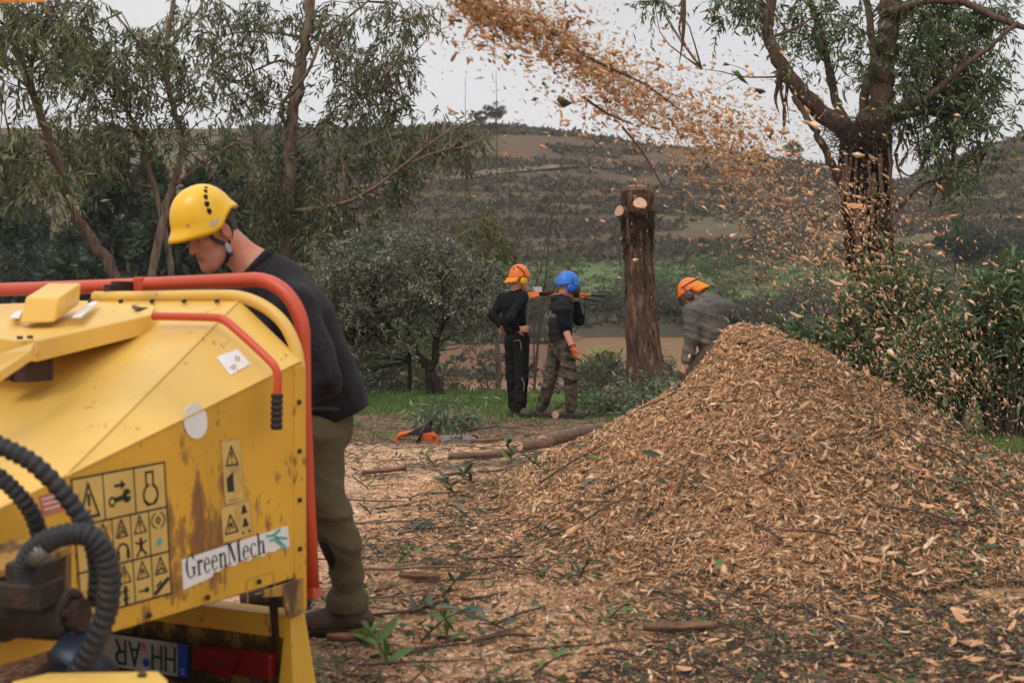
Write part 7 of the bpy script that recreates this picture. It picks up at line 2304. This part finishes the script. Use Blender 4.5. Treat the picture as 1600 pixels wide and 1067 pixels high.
# ------------------------------------------------------------------ logs and sawn pieces
m_log = mat('log_bark', (0.17, 0.105, 0.07), .9, var=.4, scale=7, stretch=(1, 4, 4), bump=.6, bscale=20, dirt=(0.30, 0.2, 0.14), dirt_scale=4)
def log(name, a, b_, r, label, seed=0, bend=.03, cat='log'):
    g = np.random.default_rng(seed)
    a = np.array(a); b_ = np.array(b_)
    t = empty(name, ((a + b_) / 2) * np.array([1, 1, 0]), label, cat)
    P_ = spline([a, (a + b_) / 2 + g.normal(0, bend, 3) * np.array([1, 1, .3]), b_], 14)
    MB().tube(P_, [r * g.uniform(.9, 1.08) for _ in P_], 14).build('bark', m_log, t)
    for p, q in ((P_[0], P_[0] - P_[1]), (P_[-1], P_[-1] - P_[-2])):
        nr = unit(q); u_ = unit(np.cross(nr, [.2, .1, 1])); w_ = np.cross(nr, u_)
        MB().slab([p + (u_ * math.cos(k) + w_ * math.sin(k)) * r * .88 for k in np.linspace(0, 2 * math.pi, 16, endpoint=False)], nr * .006).build('sawn_end', m_cut, t)
    return t
def on_g(px, py, lift=0.0):
    Yg = FPX * CAMZ / max(8.0, (py - 475))
    for _ in range(6):
        x = (px - 800) / FPX * Yg
        z = float(ground_z(x, Yg))
        p = W(px, py, Yg)
        Yg = Yg * (CAMZ - z - lift) / max(0.05, (CAMZ - p[2]))
    x = (px - 800) / FPX * Yg
    return np.array([x, Yg, float(ground_z(x, Yg)) + lift])
log('log', on_g(848, 688, .05), on_g(945, 668, .06), .062, 'long pale log lying between the men and the chip heap', 1)
log('log', on_g(812, 697, .04), on_g(862, 690, .04), .05, 'short log in front of the long pale one', 2)
log('log', on_g(700, 712, .03), on_g(800, 706, .03), .028, 'thin reddish peeled pole on the ground below the chainsaw', 3)
log('sawn_round', on_g(952, 625, .06), on_g(972, 620, .07), .085, 'sawn tree round with fresh face in front of the topped trunk', 5, 0, 'log')
log('sawn_round', on_g(868, 648, .045), on_g(880, 645, .05), .05, 'small sawn round between the striding legs of the camouflage trousers', 6, 0, 'log')

# ------------------------------------------------------------------ sticks, bark, sprigs on the floor
m_stick_d = mat('dry_stick', (0.085, 0.055, 0.04), .9, var=.4, scale=16)
m_stick_l = mat('pale_stick', (0.19, 0.125, 0.085), .9, var=.35, scale=16)
m_barkp = mat('bark_piece', (0.20, 0.105, 0.062), .9, var=.5, scale=14, bump=.5)
g = np.random.default_rng(700)
for i in range(70):
    px, py = (g.uniform(500, 1050), g.uniform(700, 1060)) if i < 44 else (g.uniform(560, 960), g.uniform(665, 790))
    p = on_g(px, py)
    a = g.normal(0.25, .5); L = g.uniform(.18, .6) * (1.4 if i % 5 == 0 else 1)
    pts = [p + np.array([math.cos(a), math.sin(a), 0]) * L * t + np.array([g.normal(0, .02), g.normal(0, .02), 0]) for t in (-.5, -.15, .2, .5)]
    pts = [np.array([q[0], q[1], float(ground_z(q[0], q[1])) + g.uniform(.006, .03)]) for q in pts]
    r = g.uniform(.0035, .009)
    m_ = MB().tube(spline(pts, 9), np.linspace(r, r * .5, 10), 6)
    if i % 2 == 0:
        e = pts[2] + np.array([math.cos(a + .7), math.sin(a + .7), .15]) * L * .3
        m_.tube([pts[1], e], [r * .7, r * .3], 5)
    o = m_.build('fallen_stick', m_stick_d if g.random() < .7 else m_stick_l)
    tag(o, 'thin bare stick lying on the sawdust floor', 'stick', 'loose sticks strewn over the yard')
for i, (px, py, L, lab) in enumerate(((600, 738, .42, 'curled brown bark slab lying on pale sawdust beside the trousers'), (655, 905, .2, 'bark flake on the floor below the leafy sprigs'), (1065, 985, .3, 'reddish bark slab lying in front of the heap'), (560, 1000, .25, 'brown bark piece by the boot'), (760, 690, .35, 'bark strip behind the peeled pole'))):
    p = on_g(px, py, .02); a = g.normal(.1, .4); d = np.array([math.cos(a), math.sin(a), 0]); s_ = np.array([-d[1], d[0], 0])
    m_ = MB(); vs = []
    for t in np.linspace(-.5, .5, 9):
        w_ = .028 * (1 - abs(2 * t) ** 3 * .75) * g.uniform(.6, 1.3)
        for q, up in ((-1, .022), (-.4, .0), (.4, .002), (1, .028)): vs.append(p + d * L * t + s_ * w_ * q + np.array([0, 0, up + .02 * t * t]))
    m_.add(vs, [(i_ * 4 + k, i_ * 4 + k + 1, i_ * 4 + k + 5, i_ * 4 + k + 4) for i_ in range(8) for k in range(3)], sm=True)
    o = m_.build('bark_slab', m_barkp); o.modifiers.new('thickness', 'SOLIDIFY').thickness = .006
    tag(o, lab, 'bark')

LEAF_M = [mat('leaf_%s' % nm, c, .5, var=.2, scale=14, trans=.15, spec=.4) for nm, c in (('green', (0.09, 0.17, 0.035)), ('blue_green', (0.10, 0.135, 0.095)), ('dark', (0.055, 0.085, 0.04)), ('yellow_green', (0.15, 0.19, 0.045)))]
def leaf_mesh(seed, L, W_):
    g = np.random.default_rng(seed); n = 7; vs = []; cur = g.uniform(-.3, .3); dr = g.uniform(.1, .5)
    for i in range(n):
        t = i / (n - 1); w_ = W_ * math.sin(math.pi * min(1, t * .93 + .05)) ** .8
        c = np.array([t * L, cur * t * t * L, -dr * t * t * L * .6])
        vs += [c + (0, w_, .15 * w_), c + (0, 0, -.1 * w_), c + (0, -w_, .15 * w_)]
    return MB().add(vs, [(i * 3 + k, i * 3 + k + 1, i * 3 + k + 4, i * 3 + k + 3) for i in range(n - 1) for k in range(2)], sm=True).mesh('leaf')
leaf_meshes = [[leaf_mesh(10 * k + i, 1.0, .15) for i in range(4)] for k in range(4)]
for k in range(4):
    for me in leaf_meshes[k]: me.materials.append(LEAF_M[k])
def put_leaf(parent, p, d, s, k, g, roll=.5):
    o = bpy.data.objects.new('leaf', leaf_meshes[k][int(g.integers(4))]); COL.objects.link(o); o.parent = parent
    d = unit(np.array(d, float)); u_ = unit(np.array([0, 0, 1.0]) + g.normal(0, roll, 3)); y_ = unit(np.cross(u_, d)); z_ = np.cross(d, y_)
    off = Vector((0, 0, 0)); q = parent
    while q is not None: off += q.location; q = q.parent
    o.matrix_local = Matrix.Translation(V(p) - off) @ Matrix(((d[0], y_[0], z_[0]), (d[1], y_[1], z_[1]), (d[2], y_[2], z_[2]))).to_4x4() @ Matrix.Scale(s, 4)
    return o
SPRIGS = [(610, 1045, 0, 10, .13, 'bright green leafy sprig nearest the camera beside the yellow corner post'), (655, 1005, 0, 7, .12, 'green sprig just behind the nearest bright one'), (832, 1058, 0, 6, .10, 'small bright green sprig at the bottom edge of the picture'),
          (745, 965, 1, 9, .12, 'blue-green sprig on the floor right of the boot'), (690, 935, 2, 6, .11, 'dark sprig with one upright leaf between boot and heap'), (640, 960, 1, 7, .10, 'blue-green sprig nearest the boot heel'), (790, 985, 1, 6, .11, 'grey sprig right of the blue-green one'),
          (712, 778, 2, 12, .15, 'dark leafy sprig standing up at the left foot of the heap'), (745, 760, 2, 10, .15, 'taller dark sprig at the left foot of the heap'), (725, 805, 1, 7, .12, 'pale underside sprig below the dark ones'), (680, 728, 3, 12, .12, 'yellow-green tuft on the pale sawdust below the chainsaw'),
          (650, 830, 1, 6, .11, 'grey-green sprig in the middle of the floor'), (575, 765, 0, 6, .10, 'small green sprig on pale sawdust beside the trousers'), (800, 725, 2, 12, .16, 'leafy branch end under the thin pole'), (850, 735, 2, 10, .15, 'leafy branch end at the edge of the heap'),
          (580, 805, 0, 6, .09, 'small sprig beside the knee'), (860, 842, 1, 6, .11, 'grey leaves at the foot of the heap'), (950, 970, 0, 5, .09, 'little green leaves in front of the heap'), (720, 640, 3, 8, .14, 'yellow-green weed at the feet of the striding man'), (700, 1010, 0, 6, .1, 'green sprig at the bottom left of the floor'),
          (905, 905, 2, 6, .1, 'dark little sprig on the spilled chips'), (620, 880, 0, 6, .09, 'tiny sprig right of the shin'), (560, 870, 1, 5, .09, 'grey leaves just right of the calf')]
for i, (px, py, k, n, L, lab) in enumerate(SPRIGS):
    g = np.random.default_rng(800 + i)
    p = on_g(px, py)
    t = empty('leafy_sprig', p, lab, 'sprig')
    a = g.uniform(0, 6.28); up = .75 if k in (0, 2, 3) else .35
    d = unit(np.array([math.cos(a), math.sin(a) * .6, up])); SL = L * 1.35
    P_ = spline([p + (0, 0, .004), p + d * SL * .5 + (0, 0, .01), p + d * SL], 8)
    MB().tube(P_, np.linspace(.005, .0025, 9), 6).build('stem', m_stick_d, t)
    for q in range(n):
        b_ = P_[min(8, 1 + int(8 * q / n))]; aa = q * 2.4 + g.normal(0, .4)
        put_leaf(t, b_, np.array([math.cos(aa), math.sin(aa), g.uniform(-.1, .8)]) + d * .5, L * .74 * g.uniform(.7, 1.2), k if g.random() < .85 else int(g.integers(4)), g)

# cut leafy brush in front of the trunk
for i, (px, py, Yb, w_, lab) in enumerate(((1010, 612, 15.6, .55, 'heap of cut leafy branches at the foot of the topped trunk'), (1065, 590, 14.2, .4, 'cut leafy branches beside the stooping man'), (955, 635, 15.0, .4, 'cut leafy branches between the men and the heap'), (1150, 545, 11.9, .3, 'leafy cut branch behind the crest of the heap'), (700, 660, 13.2, .3, 'small brush of cut twigs behind the chainsaw'))):
    g = np.random.default_rng(850 + i)
    x = (px - 800) / FPX * Yb; z0 = gz_(x, Yb); top = W(px, py - 12, Yb)[2]
    t = empty('cut_brush', (x, Yb, z0), lab, 'brush')
    n = 60; CC = np.stack([x + g.normal(0, w_ * .5, n), Yb + g.normal(0, .25, n), z0 + np.abs(g.uniform(0, max(.12, top - z0), n)) * g.uniform(.3, 1, n)], 1)
    v, f, c_, tv, tf_ = sprays(CC, np.full(n, .12), 3, .11, .026, g, np.array([[0.09, 0.12, 0.07], [0.07, 0.105, 0.045], [0.11, 0.14, 0.09], [0.12, 0.1, 0.06]]), np.array([.35, .3, .2, .15]), .25, .3, 7)
    link('leaves', mesh_np('leaves', v, f, c_), m_leaf, t)['kind'] = 'stuff'
    link('twigs', mesh_np('twigs', tv, tf_), m_twig, t)['kind'] = 'stuff'
    for q in range(6):
        c0 = CC[q]; e = c0 + unit(g.normal(0, 1, 3) * np.array([1, .4, .3])) * .4
        MB().tube([c0, e], [.012, .006], 6).build('branch', m_stick_d, t)

# leaves and twigs lying on the heap
g = np.random.default_rng(900)
for i in range(46):
    while True:
        yy = g.uniform(5.0, 8.8); xx = g.uniform(0.02, .43) * yy
        if pile_h(xx, yy) > .05: break
    a = g.uniform(0, 6.28)
    put_leaf(pile, np.array([xx, yy, float(ground_z(xx, yy)) + .04]), (math.cos(a), math.sin(a), g.uniform(-.1, .3)), g.uniform(.07, .13), int(g.choice([0, 1, 1, 1, 2, 2])), g, .7)
for i in range(26):
    while True:
        yy = g.uniform(5.0, 8.6); xx = g.uniform(0.02, .42) * yy
        if pile_h(xx, yy) > .04: break
    a = g.uniform(0, 3.14); L = g.uniform(.2, .55)
    pts = []
    for t in (-.5, -.1, .3, .5):
        x, y = xx + math.cos(a) * L * t, yy + math.sin(a) * L * t
        pts.append((x, y, float(ground_z(x, y)) + .04 + g.uniform(0, .02)))
    MB().tube(spline(pts, 8), np.linspace(.007, .003, 9), 6).build('twig', m_stick_d if i % 3 else m_stick_l, pile)

# fine litter of dead leaves and twigs, not to be counted
g = np.random.default_rng(910); n = 15000
y = 4.0 * (15.4 / 4.0) ** g.random(n); x = y * g.uniform(-.2, .42, n)
k = (pile_h(x, y) < .05) & (fbm(x * .9, y * .9, 3, 33) + .25 * smooth(10, 13, y) > .47)
x, y = x[k], y[k]; n = len(x)
a, b_, c_ = rand_frames(n, surf_normal(x, y), .22, g)
L = g.gamma(2.2, .045, n) + .03
v, f = slivers(np.stack([x, y, ground_z(x, y) + g.uniform(.004, .02, n)], -1), a, b_, c_, L, g.uniform(.004, .014, n), g.uniform(.003, .008, n), g)
cl = np.array([[0.07, 0.047, 0.035], [0.12, 0.08, 0.055], [0.045, 0.033, 0.026], [0.2, 0.125, 0.08], [0.09, 0.11, 0.065]])[g.choice(5, n, p=[.32, .24, .2, .14, .1])] * g.uniform(.8, 1.2, (n, 1))
tag(link('twig_litter', mesh_np('twig_litter', v, f, np.repeat(cl, 4, 0)), m_fib), 'dark litter of twigs and dead leaves over the yard', kind='stuff')

# shredded green leaves lying everywhere on the floor
g = np.random.default_rng(915); n = 3600
y = 4.0 * (15.0 / 4.0) ** g.random(n); x = y * g.uniform(-.2, .43, n)
k = (fbm(x * .7, y * .7, 3, 35) > .44)
x, y = x[k], y[k]; n = len(x)
a, b_, c_ = rand_frames(n, surf_normal(x, y), .35, g)
v, f, q = leaves_np(np.stack([x, y, ground_z(x, y) + g.uniform(.006, .035, n)], -1), a, g.uniform(.03, .085, n), g.uniform(.004, .011, n), g)
cl = np.array([[0.085, 0.12, 0.06], [0.11, 0.14, 0.095], [0.10, 0.16, 0.04], [0.15, 0.12, 0.07]])[g.choice(4, n, p=[.4, .3, .15, .15])] * g.uniform(.8, 1.25, (n, 1))
tag(link('fallen_leaves', mesh_np('fallen_leaves', v, f, np.repeat(cl, 4, 0)), m_leaf), 'shredded green eucalyptus leaves littering the yard', kind='stuff')

# ------------------------------------------------------------------ chips thrown from the chute
TR = [W(420, -230, 4.1), W(560, -130, 4.4), W(740, -8, 4.8), W(890, 78, 5.4), W(1040, 160, 6.1), W(1190, 265, 6.8), W(1320, 390, 7.4), W(1420, 540, 7.9), W(1490, 680, 8.15)]
TC = np.array(spline(TR, 200))
def stream(n, g, lo=.12, hi=1.0, power=1.0, wide=1.0):
    s = lo + (hi - lo) * g.random(n) ** power
    i = np.clip((s * 200).astype(int), 0, 199)
    base = TC[i] + (TC[i + 1] - TC[i]) * (s * 200 - i)[:, None]
    tan = unit(TC[i + 1] - TC[i])
    sg = (.085 + .24 * smooth(.25, 1.0, s)) * wide
    cl_ = np.stack([fbm(s * 26, s * 0 + 3.3, 2, 91), fbm(s * 22, s * 0 + 7.7, 2, 92), fbm(s * 24, s * 0 + 1.1, 2, 93)], 1) - .5
    P_ = base + g.normal(0, 1, (n, 3)) * sg[:, None] * np.array([1, 1, .8]) + cl_ * sg[:, None] * 1.6 * np.array([1, .6, 1]) + np.array([0, 0, -1.0]) * (np.abs(g.normal(0, .12, n)) * smooth(.3, .9, s))[:, None]
    return P_, tan, s
g = np.random.default_rng(920)
P_, tan, s = stream(9000, g, .2, 1.0, .75)
Pk, tk_, sk = stream(5500, g, .2, .62, 1.0, .5)
P_ = np.concatenate([P_, Pk]); tan = np.concatenate([tan, tk_]); s = np.concatenate([s, sk])
P2, t2_, s2 = stream(2600, g, .25, .95, .8, 1.8)
P_ = np.concatenate([P_, P2]); tan = np.concatenate([tan, t2_]); s = np.concatenate([s, s2])
Pd, td_, sd2 = stream(15000, g, .2, .98, .8, .9)
n_d = len(Pd)
P_ = np.concatenate([P_, Pd]); tan = np.concatenate([tan, td_]); s = np.concatenate([s, sd2])
dust = np.concatenate([np.zeros(len(P_) - n_d), np.ones(n_d)])
keep = P_[:, 2] > ground_z(P_[:, 0], P_[:, 1]) + .01
P_, tan, s, dust = P_[keep], tan[keep], s[keep], dust[keep]; n = len(P_)
a = unit(tan + g.normal(0, .45, (n, 3))); b_ = unit(np.cross(a, g.normal(0, 1, (n, 3)))); c_ = np.cross(a, b_)
L = (g.gamma(3.0, .010, n) + .008) * g.choice([.55, .75, 1.0], n, p=[.4, .4, .2])
L = np.where(dust > 0, g.uniform(.004, .012, n), L)
v, f = slivers(P_, a, b_, c_, L, L * g.uniform(.12, .5, n), L * g.uniform(.05, .25, n), g)
kk = g.choice(6, n, p=[.30, .28, .16, .14, .08, .04]); cl = np.minimum(CHIP[kk] * g.uniform(.9, 1.3, (n, 1)) * np.array([.97, 1.06, 1.15]), .9)
gr = g.random(n) < .05 + .22 * smooth(.6, 1, s); cl[gr] = LEAFC[g.choice(4, gr.sum())]
tag(link('flying_wood_chips', mesh_np('flying_wood_chips', v, f, np.repeat(cl, 4, 0)), m_chip), 'spray of wood chips arcing through the air onto the heap', kind='stuff')
P_, tan, s = stream(100, g, .2, .9, .85, 1.4)
for i in range(100):
    if P_[i][2] < float(ground_z(P_[i][0], P_[i][1])) + .05: continue
    o = bpy.data.objects.new('flying_wood_chip', chip_meshes[int(g.integers(10))]); COL.objects.link(o)
    a = unit(tan[i] + g.normal(0, .4, 3)); b_ = unit(np.cross(a, g.normal(0, 1, 3))); c_ = np.cross(a, b_); sc_ = g.uniform(.025, .05)
    o.matrix_world = Matrix.Translation(V(P_[i])) @ Matrix(((a[0], b_[0], c_[0]), (a[1], b_[1], c_[1]), (a[2], b_[2], c_[2]))).to_4x4() @ Matrix.Scale(sc_, 4)
    tag(o, 'large single wood chip flying in the spray above the heap', 'wood chip', 'single chips flying in the spray')
for pts, Yf, r, lab in (([(910, 152), (950, 178), (990, 195)], 5.6, .007, 'dark twig flying below the thickest part of the spray'), ([(972, 198), (1005, 240), (1038, 295)], 5.7, .006, 'curved twig tumbling under the spray towards the topped trunk'), ([(880, 65), (930, 95), (1015, 135)], 5.4, .009, 'dark stick inside the upper spray'), ([(1005, 130), (1040, 155), (1070, 178)], 5.8, .006, 'thin stick at the lower end of the upper spray')):
    o = MB().tube(spline([W(x, y, Yf) for x, y in pts], 10), np.linspace(r, r * .5, 11), 7).build('flying_twig', m_stick_d)
    tag(o, lab, 'twig')
for (x, y, Yf, sc_, ang_, lab) in ((1305, 442, 7.0, .085, -.35, 'large pale leaf-shaped chip flying above the heap crest'), (1243, 492, 7.4, .075, -.4, 'pale chip flying just above the heap crest'), (1335, 322, 7.0, .09, .0, 'bright orange chip flying in front of the shaggy trunk'), (1375, 514, 7.4, .06, .2, 'pale round chip flying beside the oleander')):
    o = bpy.data.objects.new('flying_wood_chip', chip_meshes[2 if y != 322 else 1]); COL.objects.link(o)
    o.matrix_world = Matrix.Translation(V(W(x, y, Yf))) @ Matrix.Rotation(-ang_, 4, 'Y') @ Matrix.Rotation(1.1, 4, 'X') @ Matrix.Scale(sc_ * .95, 4)
    tag(o, lab, 'wood chip')

# ------------------------------------------------------------------ damp air over the valley
hz = MB().box((0, 0, 30), (1960, 1960, 86)).build('haze', None)
m_hz = bpy.data.materials.new('damp_air'); m_hz.use_nodes = True
hn = m_hz.node_tree.nodes; hn.clear()
ho = hn.new('ShaderNodeOutputMaterial'); hv = hn.new('ShaderNodeVolumePrincipled')
hv.inputs['Color'].default_value = (0.92, 0.93, 0.96, 1); hv.inputs['Density'].default_value = 0.00032; hv.inputs['Anisotropy'].default_value = 0.2
m_hz.node_tree.links.new(hv.outputs['Volume'], ho.inputs['Volume'])
hz.data.materials.append(m_hz)
tag(hz, 'thin pale damp haze hanging over the valley', kind='stuff')
